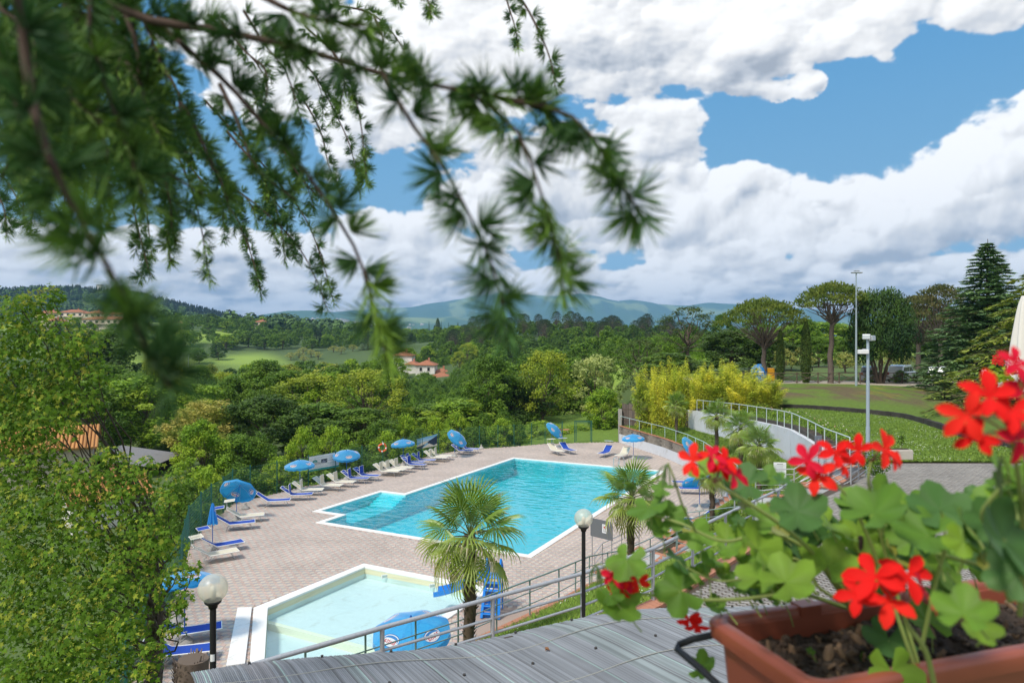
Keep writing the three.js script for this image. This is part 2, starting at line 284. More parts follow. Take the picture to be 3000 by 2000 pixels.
{
  const cols = 420, ds = []; let d = 5; while (d < 11600) { ds.push(d); d *= d < 15 ? 1.12 : d < 80 ? 1.025 : d < 1800 ? 1.045 : d < 4200 ? 1.06 : 1.018; } ds.push(11600);
  const p = [], c = [], idx = [];
  for (const dd of ds) for (let k = 0; k <= cols; k++) {
    const q = k / cols * 2 - 1, t = 0.86 * q + 1.0 * Math.pow(q, 5), x = t * dd; p.push(x, land(x, dd), -dd);
    let col;
    const n = fbm(x / 60, dd / 60, 1, 4), f = fbm(x / 180 + 4, dd / 260, 3, 3);
    if (dd < 110) col = [0.085 + n * 0.03, 0.13 + n * 0.05, 0.03];
    else if (dd < 3500) { const field = sstep(0.02, 0.12, f); col = [lerp(0.06, 0.25, field) + n * 0.02, lerp(0.10, 0.36, field) + n * 0.03, lerp(0.022, 0.05, field)]; }
    else { const m = fbm(x / 420, dd / 700, 6, 5); const clear = sstep(0.1, 0.26, m) * 0.7; col = [lerp(0.05, 0.26, clear), lerp(0.12, 0.33, clear), lerp(0.05, 0.12, clear)]; }
    c.push(Math.max(0.01, col[0]), Math.max(0.01, col[1]), col[2]);
  }
  for (let j = 0; j < ds.length - 1; j++) for (let k = 0; k < cols; k++) { const a = j * (cols + 1) + k, b = a + cols + 1; idx.push(a, a + 1, b, a + 1, b + 1, b); }
  const g = new THREE.BufferGeometry(); g.setAttribute('position', new THREE.Float32BufferAttribute(p, 3)); g.setAttribute('color', new THREE.Float32BufferAttribute(c, 3)); g.setIndex(idx); g.computeVertexNormals();
  structure(part(scene, 'ground', g, M.ground), 'open country with fields, wooded ridge and far mountains', 'ground');
}
scene.fog = new THREE.FogExp2(new THREE.Color().setRGB(0.30, 0.60, 1.0), 0.000105);

// ------------------------------------------------------------ the pool deck and the pools
const G3 = (x, d, y = 0) => V(x, y, -d);
const inside = (poly, x, d) => { let c = false; for (let i = 0, j = poly.length - 1; i < poly.length; j = i++) { const [xi, zi] = poly[i], [xj, zj] = poly[j]; if ((zi > d) !== (zj > d) && x < (xj - xi) * (d - zi) / (zj - zi) + xi) c = !c; } return c; };
function flat(poly, y, thick, holes = []) {                    // a slab with its top at y
  const s = new THREE.Shape(poly.map(([x, d]) => new THREE.Vector2(x, d)));
  for (const h of holes) s.holes.push(new THREE.Path(h.map(([x, d]) => new THREE.Vector2(x, d))));
  const g = new THREE.ExtrudeGeometry(s, { depth: thick, bevelEnabled: false }); g.rotateX(-Math.PI / 2); g.translate(0, y - thick, 0); return g;
}
function ruled(A, B, n = 8, m = 3, bumps = 0) {                   // a surface between two lines of points
  const p = [], uv = [], idx = []; const cols = (A.length - 1) * m;
  for (let k = 0; k <= cols; k++) {
    const q = Math.min(A.length - 2, Math.floor(k / m)), s = k / m - q, a = A[q].clone().lerp(A[q + 1], s), b = B[q].clone().lerp(B[q + 1], s);
    for (let j = 0; j <= n; j++) { const t = j / n, w = a.clone().lerp(b, t); if (bumps) w.y += bumps * fbm(w.x * 0.5, w.z * 0.5, 3, 3) * Math.sin(Math.PI * t); p.push(w.x, w.y, w.z); uv.push(w.x, w.z); }
  }
  for (let k = 0; k < cols; k++) for (let j = 0; j < n; j++) { const a = k * (n + 1) + j, b = a + n + 1; idx.push(a, a + 1, b, a + 1, b + 1, b); }
  const g = new THREE.BufferGeometry(); g.setAttribute('position', new THREE.Float32BufferAttribute(p, 3)); g.setAttribute('uv', new THREE.Float32BufferAttribute(uv, 2)); g.setIndex(idx); g.computeVertexNormals();
  const N = g.attributes.normal; let up = 0; for (let k = 0; k < N.count; k++) up += N.getY(k); if (up < 0) { for (let k = 0; k < idx.length; k += 3) { const q = idx[k]; idx[k] = idx[k + 1]; idx[k + 1] = q; } g.setIndex(idx); g.computeVertexNormals(); }
  return g;
}
const e1 = [0.888, -0.460], e2 = [0.460, 0.888], PC = [0.52, 47.4];
const pool = (a, b) => [PC[0] + a * e1[0] + b * e2[0], PC[1] + a * e1[1] + b * e2[1]];
const pool3 = (a, b, y) => { const q = pool(a, b); return V(q[0], y, -q[1]); };
const poolTurn = Math.atan2(0.460, 0.888);                       // turns a box so that its length follows e1
const CW = 0.36;                                              // width of the white edge
const mainOut = [[-6.95, -12.5], [6.95, -12.5], [6.95, 12.5], [-6.95, 12.5], [-6.95, -3.9], [-9.0, -3.9], [-9.0, -10.6], [-6.95, -10.6]];
const mainIn = [[-6.59, -12.14], [6.59, -12.14], [6.59, 12.14], [-6.59, 12.14], [-6.59, -4.26], [-8.64, -4.26], [-8.64, -10.24], [-6.59, -10.24]];
const kidOut = [[0.35, -17.0], [7.35, -17.0], [7.35, -26.5], [3.5, -26.5], [0.0, -23.2]];
const kidIn = [[0.72, -17.36], [6.99, -17.36], [6.99, -26.2], [3.85, -26.2], [0.5, -22.95]];
const W = (poly) => poly.map(([a, b]) => pool(a, b));
const deckPoly = [[-11.4, 20], [-12, 21.8], [-14.1, 29], [-16.3, 34.4], [-17.1, 37.5], [-17.6, 41.7], [-18, 44.1], [-17.5, 45.5], [-16.3, 47.2], [-11.9, 54], [-6.9, 64], [-3.2, 66.8], [0.2, 68.2], [3.4, 70], [8.9, 71], [11.2, 71.2], [12.4, 66.9], [13.8, 62], [14.6, 57], [14.8, 53], [14.5, 47.5], [13.9, 42.8], [7.7, 34.7], [6.4, 34], [4.1, 31], [3.9, 28.6], [2.8, 25.3], [1.4, 21.3], [-1.4, 17.4], [-8, 16]];
const deckFloor = structure(part(scene, 'pool_deck', flat(deckPoly, -0.014, 0.3, [W(mainOut), W(kidOut)]), std([0.36, 0.27, 0.22], 0.95)), 'paved pool deck', 'deck');
{
  // three-coloured rhombic blocks laid as tumbling cubes; the nearest are pieces of their own
  const S = 0.205, gap = 0.006, th = Math.PI / 3;
  const mb = new MB(); const s = S - gap * 1.2, o = gap * 0.6;
  const q = [[0, 0], [s, 0], [s + s * Math.cos(th), s * Math.sin(th)], [s * Math.cos(th), s * Math.sin(th)]].map(([x, z]) => [x + o * 1.5, z + o * 0.9]);
  const T = q.map(([x, z]) => V(x, 0, -z)), cx = (q[0][0] + q[2][0]) / 2, cz = (q[0][1] + q[2][1]) / 2;
  const I = q.map(([x, z]) => V(lerp(x, cx, 0.05), 0.0, -lerp(z, cz, 0.05))), E = T.map((v) => V(v.x, -0.004, v.z)), Bm = T.map((v) => V(v.x, -0.03, v.z));
  mb.quad(I[0], I[1], I[2], I[3]);
  for (let k = 0; k < 4; k++) { const n = (k + 1) % 4; mb.quad(E[k], E[n], I[n], I[k]); mb.quad(Bm[k], Bm[n], E[n], E[k]); }
  const geo = mb.geometry(); geo.deleteAttribute('color');
  const tones = [[0.56, 0.415, 0.355], [0.60, 0.51, 0.415], [0.42, 0.39, 0.38]];
  seed(5); const list = []; const dx = S * Math.sqrt(3), dz = S * 1.5;
  for (let r = 0; r < 240; r++) for (let k = 0; k < 110; k++) {
    const lx = (k + (r % 2) * 0.5) * dx - 19.5, lz = r * dz + 15.5;
    if (!inside(deckPoly, lx, lz)) continue;
    const ra = (lx - PC[0]) * e1[0] + (lz - PC[1]) * e1[1], rb = (lx - PC[0]) * e2[0] + (lz - PC[1]) * e2[1];
    if (inside(mainOut.map(([a, b]) => [a * 0.998, b * 0.998]), ra, rb) || inside(kidOut, ra, rb)) continue;
    if (lz < 27 && lx > -1.5) continue;
    for (let j = 0; j < 3; j++) list.push([lx, lz, j, rr(-0.0025, 0.0025), fbm(lx * 0.35, lz * 0.35, 4, 3)]);
  }
  const near = list.map((v, k) => [v[1] + (v[0] > -8.3 || v[0] < -11.3 ? 100 : 0), k]).sort((a, b) => a[0] - b[0]).slice(0, 280).map((v) => v[1]); const isNear = new Set(near);
  const mats = tones.map((t) => [0.92, 1.06].map((f) => std(t.map((c) => c * f), 0.9, { map: grainTex }))).flat();
  const pm = std([1, 1, 1], 0.9, { map: grainTex });
  const rest = new THREE.InstancedMesh(geo, pm, list.length - near.length); let n = 0; const m4 = new THREE.Matrix4(), c = new THREE.Color();
  list.forEach(([x, z, j, dy, f], k) => {
    m4.makeRotationY(Math.PI / 2 + j * Math.PI * 2 / 3); m4.setPosition(x, dy, -z);
    if (isNear.has(k)) { const p = part(deckFloor, 'paver', geo, mats[j * 2 + (k % 2)]); p.applyMatrix4(m4); return; }
    const w = 1 + rr(-0.10, 0.10) + f * 0.22; rest.setMatrixAt(n, m4); rest.setColorAt(n, c.setRGB(tones[j][0] * w, tones[j][1] * w, tones[j][2] * w)); n++;
  });
  rest.name = 'pavers'; shade(rest); rest.userData.kind = 'stuff'; deckFloor.add(rest);
}
function shell(inner, floors, wallTop, mat, name, label, category) {   // the basin: walls round `inner`, floors given as [polygon, y]
  const mb = new MB(); const low = Math.min(...floors.map((f) => f[1]));
  for (let k = 0; k < inner.length; k++) { const a = inner[k], b = inner[(k + 1) % inner.length]; mb.quad(pool3(a[0], a[1], low), pool3(b[0], b[1], low), pool3(b[0], b[1], wallTop), pool3(a[0], a[1], wallTop)); }
  for (const [poly, y] of floors) mb.geo(flat(W(poly), y, 0.04), null, 1);
  return structure(mb.mesh(name, mat, scene), label, category);
}
function edge(outer, inner, mat, name, label, top = 0.03) {      // the white slabs round a pool, each side a piece
  const g = thing(name, label, 'pool edge'); g.userData.kind = 'structure';
  for (let k = 0; k < outer.length; k++) {
    const n = (k + 1) % outer.length, q = [outer[k], outer[n], inner[n], inner[k]].map(([a, b]) => pool(a, b));
    const s = new THREE.Shape(q.map(([x, d]) => new THREE.Vector2(x, d))); const ge = new THREE.ExtrudeGeometry(s, { depth: 0.10, bevelEnabled: true, bevelSize: 0.012, bevelThickness: 0.012, bevelOffset: -0.013, bevelSegments: 2 }); ge.rotateX(-Math.PI / 2); ge.translate(0, top - 0.112, 0);
    part(g, 'coping', ge, mat);
  }
  return g;
}
const mainShell = shell(mainIn, [[[[-6.6, -12.2], [6.6, -12.2], [6.6, 12.2], [-6.6, 12.2]], -1.45], [[[-8.7, -10.3], [-6.55, -10.3], [-6.55, -4.2], [-8.7, -4.2]], -0.62]], 0.0, M.poolShell, 'pool_basin', 'turquoise lined basin of the large pool', 'pool');
{
  const st = new MB(); for (let k = 0; k < 4; k++) { const b0 = -4.26 - 0.34 * (k + 1), y = -0.62 + 0.125 * (4 - k); st.geo(flat(W([[-8.63, b0], [-6.60, b0], [-6.60, b0 + 0.34], [-8.63, b0 + 0.34]]), y, y + 0.62)); }
  st.mesh('basin_step', std([0.62, 0.84, 0.84], 0.5), mainShell);
  const lip = new MB(); lip.geo(flat(W([[-6.62, -10.24], [-6.46, -10.24], [-6.46, -4.26], [-6.62, -4.26]]), -0.60, 0.85)); lip.mesh('basin_ledge', M.poolShell, mainShell);
}
edge(mainOut, mainIn, M.coping, 'pool_edge', 'white stone edge round the large pool');
function waterSheet(poly, y, step, amp, mat, name, label) {
  const xs = poly.map((q) => q[0]), ys = poly.map((q) => q[1]), a0 = Math.min(...xs), a1 = Math.max(...xs), b0 = Math.min(...ys), b1 = Math.max(...ys), na = Math.ceil((a1 - a0) / step), nb = Math.ceil((b1 - b0) / step);
  const h = (a, b) => amp * (noise3(a * 1.1, b * 2.2, 1.3) * 1.0 + noise3(a * 2.6 + 5, b * 4.3, 4.1) * 0.55 + noise3(a * 5.2, b * 7.4 + 9, 7.7) * 0.26 + 0.30 * Math.sin(a * 1.3 + b * 2.4 + 2 * noise3(a * 0.4, b * 0.4, 2)));
  const p = [], n = [], idx = [];
  for (let j = 0; j <= nb; j++) for (let i = 0; i <= na; i++) {
    const a = lerp(a0, a1, i / na), b = lerp(b0, b1, j / nb), e = 0.04, w = pool(a, b), ha = (h(a + e, b) - h(a - e, b)) / (2 * e), hb = (h(a, b + e) - h(a, b - e)) / (2 * e);
    const nn = V(-(ha * e1[0] + hb * e2[0]), 1, ha * e1[1] + hb * e2[1]).normalize(); p.push(w[0], y + h(a, b), -w[1]); n.push(nn.x, nn.y, nn.z);
  }
  for (let j = 0; j < nb; j++) for (let i = 0; i < na; i++) { const a = lerp(a0, a1, (i + 0.5) / na), b = lerp(b0, b1, (j + 0.5) / nb); if (!inside(poly, a, b)) continue; const q = j * (na + 1) + i, r = q + na + 1; idx.push(q, q + 1, r, q + 1, r + 1, r); }
  const g = new THREE.BufferGeometry(); g.setAttribute('position', new THREE.Float32BufferAttribute(p, 3)); g.setAttribute('normal', new THREE.Float32BufferAttribute(n, 3)); g.setIndex(idx);
  return structure(part(scene, name, g, mat), label, 'water');
}
waterSheet(mainIn.map(([a, b]) => [a * 1.004, b * 1.003]), -0.075, 0.095, 0.018, M.water, 'pool_water', 'rippled turquoise water of the large pool');
const kidShell = shell(kidIn, [[[[0.3, -23.1], [7.1, -23.1], [7.1, -17.2], [0.3, -17.2]], -0.46], [[[0.2, -26.4], [7.1, -26.4], [7.1, -23.1], [0.2, -23.1]], -0.66]], 0.0, M.paddle, 'paddling_pool_basin', 'pale lined basin of the paddling pool', 'pool');
{
  const band = new MB(); for (let k = 0; k < kidIn.length; k++) { const a = kidIn[k], b = kidIn[(k + 1) % kidIn.length], c = [3.9, -21.6]; const ia = [lerp(a[0], c[0], 0.002), lerp(a[1], c[1], 0.002)], ib = [lerp(b[0], c[0], 0.002), lerp(b[1], c[1], 0.002)]; band.quad(pool3(ia[0], ia[1], -0.25), pool3(ib[0], ib[1], -0.25), pool3(ib[0], ib[1], -0.03), pool3(ia[0], ia[1], -0.03)); }
  band.mesh('basin_rim', std([0.66, 0.64, 0.44], 0.7, { map: rep(blotchTex, 0.5) }), kidShell);
  const div = new MB(); div.geo(flat(W([[0.45, -23.22], [7.0, -23.22], [7.0, -23.02], [0.45, -23.02]]), -0.40, 0.3)); div.mesh('basin_divider', std([0.80, 0.76, 0.58], 0.6), kidShell);
  for (const a of [2.0, 4.6]) { const sk = new MB(); const w = pool(a, -17.375); sk.box(w[0], -0.16, -w[1], 0.5, 0.16, 0.03, poolTurn); const s = sk.mesh('skimmer', M.white, kidShell); const in1 = new MB(); const w2 = pool(a, -17.395); in1.box(w2[0], -0.165, -w2[1], 0.4, 0.1, 0.012, poolTurn); in1.mesh('skimmer_mouth', std([0.45, 0.55, 0.52], 0.5), s); }
}
edge(kidOut, kidIn, std([0.83, 0.82, 0.78], 0.7, { map: rep(blotchTex, 0.6) }), 'paddling_pool_edge', 'white rounded edge round the paddling pool', 0.06);
{ const led = new MB(); led.geo(flat(W([[-0.1, -23.2], [3.45, -26.65], [3.05, -27.05], [-0.55, -23.5]]), 0.07, 0.2)); structure(led.mesh('pool_ledge', M.coping, scene), 'wide white ledge beside the paddling pool', 'ledge'); }
waterSheet(kidIn.map(([a, b]) => [a, b]), -0.25, 0.12, 0.0035, M.shallowWater, 'paddling_pool_water', 'clear still water of the paddling pool');

// ------------------------------------------------------------ walls, gardens, plaza, lawn, bank, car park
const lowWall = [[11.2, 71.2], [12.4, 66.9], [13.8, 62], [14.6, 57], [14.8, 53], [14.5, 47.5], [14.07, 42.9]];
const lawnY = (x, d) => 5.5 - 0.02 * clamp(d - 28.2, 0, 60) - 0.09 * clamp((d - 40) / 22, 0, 1.2) * clamp(24 - x, 0, 9);
const whiteWall = [[13.9, 28.3, 4.25], [14.5, 31.9, 4.07], [15.5, 36, 3.8], [16.5, 40.5, 3.5], [17, 44, 3.3], [17.2, 52, 2.9], [17, 57, 2.65], [16.7, 62, 2.44], [16.2, 67, 2.3]];
const lowerLine = [[11.2, 71.2, 1.66], [12.4, 66.9, 1.66], [13.8, 62, 1.66], [14.6, 57, 1.66], [14.8, 53, 1.66], [14.5, 47.5, 1.66], [14.07, 42.9, 1.66], [13.95, 42.5, 0.5], [10.8, 38.7, 0.5], [8.7, 35.9, 0.5], [9.0, 34.4, 1.0], [10.6, 32.6, 1.15], [9.0, 29.2, 1.15], [5.6, 29.4, 0.45], [4.2, 28.4, 0.6], [2.9, 25.1, 1.5], [1.5, 21.1, 2.4], [-1.3, 17.1, 2.75], [-4, 13.2, 3.4], [-6.5, 11, 3.4]];
const upperLine = [[16.2, 67, 2.3], [16.5, 64, 2.4], [16.7, 60, 2.5], [17, 56, 2.7], [17.15, 52, 2.9], [17.05, 47, 3.15], [16.9, 43.5, 3.3], [16.4, 41.5, 3.42], [15.5, 36.5, 3.78], [14.5, 32, 4.05], [14.1, 29.6, 4.15], [13.7, 28.2, 4.25], [10.2, 23.6, 4.55], [8.5, 20.6, 5.42], [7.1, 18.3, 5.42], [4.9, 15.7, 5.42], [2.7, 13.1, 5.42], [1.2, 11.7, 5.42], [-1.8, 9.5, 5.42], [-3.5, 8.2, 5.42]];
const L3 = (l) => l.map(([x, d, y]) => G3(x, d, y));
structure(part(scene, 'garden_slope', ruled(L3(lowerLine), L3(upperLine), 14, 5, 0.16), M.grass), 'grassy palm garden sloping down to the pool deck', 'lawn');
{ // the wall along the back and right of the deck: painted below, stained blocks above, a terracotta capping
  const wl = thing('retaining_wall', 'curved grey wall with block courses and terracotta capping beside the deck', 'wall');
  const base = new MB(), cap = new MB(), core = new MB(); seed(31);
  for (let k = 0; k < lowWall.length - 1; k++) {
    const A = G3(...lowWall[k], 0), B = G3(...lowWall[k + 1], 0), dir = B.clone().sub(A), len = dir.length(); dir.normalize(); const nrm = V(-dir.z, 0, dir.x); if (nrm.x > 0) nrm.negate();
    const off = (p, o, y) => p.clone().addScaledVector(nrm, o).setY(y);
    base.quad(off(A, 0.02, -0.1), off(B, 0.02, -0.1), off(B, 0.02, 0.88), off(A, 0.02, 0.88), [0, 0, len, 0, len, 1, 0, 1]); base.quad(off(A, 0.02, 0.88), off(B, 0.02, 0.88), off(B, -0.1, 0.88), off(A, -0.1, 0.88));
    core.quad(off(A, -0.03, 0.8), off(B, -0.03, 0.8), off(B, -0.03, 1.7), off(A, -0.03, 1.7));
    const n = Math.ceil(len / 0.42), bl = len / n;
    for (let r = 0; r < 4; r++) for (let j = 0; j < n; j++) {
      const s0 = (j + (r % 2 ? 0.5 : 0)) * bl + 0.008, s1 = Math.min(len, s0 + bl - 0.016); if (s1 - s0 < 0.05) continue;
      const st = sstep(-0.05, 0.3, fbm(A.x + dir.x * s0, A.z + dir.z * s0, 7, 3)); const t = rr(0.85, 1.1) * lerp(1, rr(0.3, 0.8), st);
      const o = rr(-0.012, 0.012), y0 = 0.885 + r * 0.2, mm = new MB(); mm.color([0.30 * t, 0.265 * t, 0.22 * t]);
      const c = A.clone().addScaledVector(dir, (s0 + s1) / 2).addScaledVector(nrm, o - 0.02); mm.bar(A.clone().addScaledVector(dir, s0).addScaledVector(nrm, o - 0.02).setY(y0 + 0.096), A.clone().addScaledVector(dir, s1).addScaledVector(nrm, o - 0.02).setY(y0 + 0.096), 0.06, 0.185);
      mm.mesh('block', M.vcolGrain, wl);
    }
    for (let s = 0, m = Math.ceil(len / 0.5); s < m; s++) { const a = A.clone().addScaledVector(dir, s / m * len + 0.004).addScaledVector(nrm, -0.08).setY(1.715), b = A.clone().addScaledVector(dir, (s + 1) / m * len - 0.004).addScaledVector(nrm, -0.08).setY(1.715); const cm = new MB(); cm.bar(a, b, 0.30, 0.05); cm.mesh('capping', M.terracotta, wl); }
  }
  base.mesh('painted_base', M.plaster, wl); core.mesh('core', M.concrete, wl);
}
{ // pale wall that holds the upper lawn
  const wl = thing('lawn_wall', 'long pale blue-grey wall holding up the lawn behind the palms', 'wall'); const mb = new MB(), cp = new MB(), soil = new MB();
  for (let k = 0; k < whiteWall.length - 1; k++) {
    const [xa, da, ya] = whiteWall[k], [xb, db, yb] = whiteWall[k + 1], ta = lawnY(xa, da) + 0.02, tb = lawnY(xb, db) + 0.02, len = Math.hypot(xb - xa, db - da);
    mb.quad(G3(xa, da, ya - 0.4), G3(xb, db, yb - 0.4), G3(xb, db, tb), G3(xa, da, ta), [k * 5, 0, k * 5 + len, 0, k * 5 + len, 2, k * 5, 2]); mb.quad(G3(xa, da, ta), G3(xb, db, tb), G3(xb + 0.25, db, tb), G3(xa + 0.25, da, ta));
    cp.bar(G3(xa + 0.35, da, ta + 0.10), G3(xb + 0.35, db, tb + 0.10), 0.16, 0.24);
    soil.quad(G3(xa + 0.4, da, ta + 0.06), G3(xb + 0.4, db, tb + 0.06), G3(xb + 1.3, db, tb + 0.04), G3(xa + 1.3, da, ta + 0.04));
  }
  mb.mesh('plaster_face', M.plaster, wl); cp.mesh('stone_kerb', std([0.06, 0.05, 0.042], 0.95, { map: rep(blotchTex, 1) }), wl); soil.mesh('flower_bed_soil', std([0.07, 0.05, 0.035], 1), wl);
}
const kerbLine = [[19.4, 60.5], [23, 58], [25, 55.5], [26.9, 51.6], [27.6, 48], [26, 41.7], [24.1, 35.8], [23.8, 32.9], [24.6, 30.6], [27, 28.4]];
const wallX = (d) => { for (let k = 1; k < whiteWall.length; k++) if (d <= whiteWall[k][1]) { const a = whiteWall[k - 1], b = whiteWall[k]; return lerp(a[0], b[0], (d - a[1]) / (b[1] - a[1])); } return whiteWall[whiteWall.length - 1][0]; };
{
  const A = [], B = []; for (let k = kerbLine.length - 1; k >= 0; k--) { const [x, d] = kerbLine[k]; const xw = wallX(d) + 0.3; A.push(G3(xw, d, lawnY(xw, d))); B.push(G3(x, d, lawnY(x, d))); }
  A.push(G3(16.6, 66, 4.1)); B.push(G3(17.5, 66, 4.3));
  structure(part(scene, 'upper_lawn', ruled(A, B, 12, 5, 0.1), M.grass), 'mown lawn scattered with daisies above the palm garden', 'lawn');
  const kb = thing('stone_kerb', 'dark low stone kerb curving round the foot of the bank', 'kerb'); seed(12);
  const ks = kerbLine.map(([x, d]) => G3(x, d, lawnY(x, d))); const curve = new THREE.CatmullRomCurve3(ks);
  const n = 64; for (let k = 0; k < n; k++) { const a = curve.getPoint(k / n), b = curve.getPoint((k + 1) / n); const dd = b.clone().sub(a).normalize().multiplyScalar(0.012); const m = new MB(); const t = rr(0.7, 1.25); m.color([0.052 * t, 0.046 * t, 0.040 * t]); m.bar(a.clone().add(dd).setY(a.y + 0.15 + rr(-0.015, 0.015)), b.clone().sub(dd).setY(b.y + 0.15 + rr(-0.015, 0.015)), 0.3 + rr(-0.03, 0.03), 0.36); m.mesh('kerb_stone', M.vcolGrain, kb); }
  const bankTop = [[18.5, 66], [21, 66], [25, 66], [29, 66], [33, 65], [36, 62], [38.5, 55], [40, 48], [42, 42], [46, 34]];
  const CA = [], CB = []; kerbLine.forEach(([x, d], k) => { CA.push(G3(x + 0.1, d + 0.05, lawnY(x, d) + 0.28)); CB.push(G3(bankTop[k][0], bankTop[k][1], 6.42)); });
  const bg = ruled(CA, CB, 16, 6, 0.35); const P = bg.attributes.position, col = [];
  for (let k = 0; k < P.count; k++) { const x = P.getX(k), z = P.getZ(k), f = (k % 17) / 16; const n1 = fbm(x * 0.35, z * 0.8, 2, 4), n2 = fbm(x * 0.25 + 7, z * 0.5, 5, 3); const dry = sstep(-0.10, 0.14, n1 + 0.10 * Math.sin(f * 3.1)) * sstep(0.22, 0.45, f) * (1 - sstep(0.86, 0.98, f)); const yel = sstep(0.08, 0.25, n2) * sstep(27, 33, x); const g = [0.20, 0.30, 0.036]; const dr = [lerp(0.22, 0.40, yel), lerp(0.16, 0.34, yel), lerp(0.08, 0.035, yel)]; col.push(lerp(g[0], dr[0], dry), lerp(g[1], dr[1], dry), lerp(g[2], dr[2], dry)); }
  bg.setAttribute('color', new THREE.Float32BufferAttribute(col, 3));
  structure(part(scene, 'grass_bank', bg, std([1, 1, 1], 0.95, { vertexColors: true, map: rep(grassTex, 0.5), bumpMap: rep(grassTex, 1.2), bumpScale: 0.08 })), 'bank of dry and green grass below the car park', 'bank');
  const park = [...bankTop.map(([x, d]) => [x - 0.3, d + 0.2]), [80, 34], [80, 112], [20, 112], [18.5, 66.6]];
  structure(part(scene, 'car_park', flat(park, 6.44, 0.25), std([0.44, 0.37, 0.29], 0.95, { map: rep(blotchTex, 0.15) })), 'pale gravel car park above the bank', 'car park');
}
// the brick-paved forecourt at the top of the steps
const plazaPoly = [[-6, 4], [-3.5, 8], [-1.8, 9.3], [1.2, 11.5], [2.7, 12.9], [4.9, 15.5], [7.1, 18.1], [8.6, 20.4], [9.7, 21.9], [11.9, 24.4], [13.6, 26.6], [14.2, 28.2], [30, 28.2], [30, 4]];
const plaza = structure(part(scene, 'forecourt', flat(plazaPoly, 5.488, 0.5), std([0.075, 0.055, 0.04], 0.95)), 'forecourt paved with small grey interlocking blocks', 'forecourt');
{
  const mb = new MB(); const w = 0.096, l = 0.172, I = (x, z) => V(x, 0, z); const z1 = 0.022;
  const top = [[-l / 2, -w / 2], [-l / 4, -w / 2 - z1], [l / 4, -w / 2 + z1], [l / 2, -w / 2], [l / 2, w / 2], [l / 4, w / 2 + z1], [-l / 4, w / 2 - z1], [-l / 2, w / 2]];
  for (let k = 1; k < 7; k++) { const a = top[0], b = top[k], c = top[k + 1]; const q = [a, c, b].map(([x, z]) => mb.v(x * 0.95, 0, z * 0.95, 0, 1, 0, x, z)); mb.i.push(...q); }
  for (let k = 0; k < 8; k++) { const a = top[k], b = top[(k + 1) % 8]; mb.quad(V(b[0], -0.03, b[1]), V(a[0], -0.03, a[1]), V(a[0] * 0.95, 0, a[1] * 0.95), V(b[0] * 0.95, 0, b[1] * 0.95)); }
  const geo = mb.geometry(); geo.deleteAttribute('color'); seed(77); const list = [];
  for (let d = 9; d < 28.1; d += 0.108) for (let x = -3; x < 23; x += 0.205) { const X = x + (Math.round(d / 0.108) % 2) * 0.1025; if (X > d * 0.78) break; if (inside(plazaPoly, X, d) && inside(plazaPoly, X - 0.25, d + 0.2)) list.push([X, d, fbm(X * 0.6, d * 0.6, 1, 3)]); }
  const im = new THREE.InstancedMesh(geo, std([1, 1, 1], 0.85, { map: grainTex }), list.length); const m4 = new THREE.Matrix4(), c = new THREE.Color();
  list.forEach(([x, d, f], k) => { m4.makeRotationY(rr(-0.03, 0.03)); m4.setPosition(x, 5.5 + rr(-0.003, 0.003), -d); im.setMatrixAt(k, m4); const t = rr(0.85, 1.15) + f * 0.3; im.setColorAt(k, c.setRGB(0.325 * t, 0.30 * t, 0.27 * t)); });
  im.name = 'forecourt_blocks'; shade(im); im.userData.kind = 'stuff'; plaza.add(im);
}
structure(part(scene, 'embankment', ruled([[-6.5, 11, 3.38], [-8, 16.5, 0.02], [-12, 20.2, -0.1], [-20, 24, -1]].map((q) => G3(...q)), [[-3.5, 8.2, 5.4], [-6.5, 8, 5.2], [-12, 7, 3.6], [-24, 8, 1.4]].map((q) => G3(...q)), 8, 4, 0.1), M.grass), 'grass slope below the building', 'slope');
{ // kerb wall under the green railing
  const kw = thing('garden_kerb', 'terracotta-topped kerb between the pool deck and the garden grass', 'kerb'); const l = lowerLine.slice(14, 19); const face = new MB();
  for (let k = 0; k < l.length - 1; k++) { const a = G3(...l[k]), b = G3(...l[k + 1]); const n = 10; face.quad(a.clone().setY(-0.05).add(V(-0.1, 0, -0.1)), b.clone().setY(-0.05).add(V(-0.1, 0, -0.1)), b.clone().add(V(-0.1, 0, -0.1)), a.clone().add(V(-0.1, 0, -0.1))); for (let s = 0; s < n; s++) { const m = new MB(); m.bar(a.clone().lerp(b, s / n + 0.004).add(V(0, 0.03, 0)), a.clone().lerp(b, (s + 1) / n - 0.004).add(V(0, 0.03, 0)), 0.34, 0.07); m.mesh('kerb_brick', M.terracotta, kw); } }
  face.mesh('kerb_face', M.concrete, kw);
  const k2 = thing('garden_kerb', 'terracotta kerb with dark face between the deck and the lower grass bed', 'kerb'); const f2 = new MB(); const q = [[13.9, 42.7], [10.8, 38.9], [7.75, 34.8], [8.7, 33.9]];
  for (let k = 0; k < 3; k++) { const a = G3(...q[k], 0.5), b = G3(...q[k + 1], 0.5); f2.quad(a.clone().setY(-0.05), b.clone().setY(-0.05), b.clone(), a.clone()); for (let s = 0; s < 10; s++) { const m = new MB(); m.bar(a.clone().lerp(b, s / 10 + 0.004).add(V(0.05, 0.03, 0)), a.clone().lerp(b, (s + 1) / 10 - 0.004).add(V(0.05, 0.03, 0)), 0.32, 0.06); m.mesh('kerb_brick', M.terracotta, k2); } }
  f2.mesh('kerb_face', std([0.10, 0.075, 0.055], 0.95, { map: rep(blotchTex, 0.7) }), k2);
}
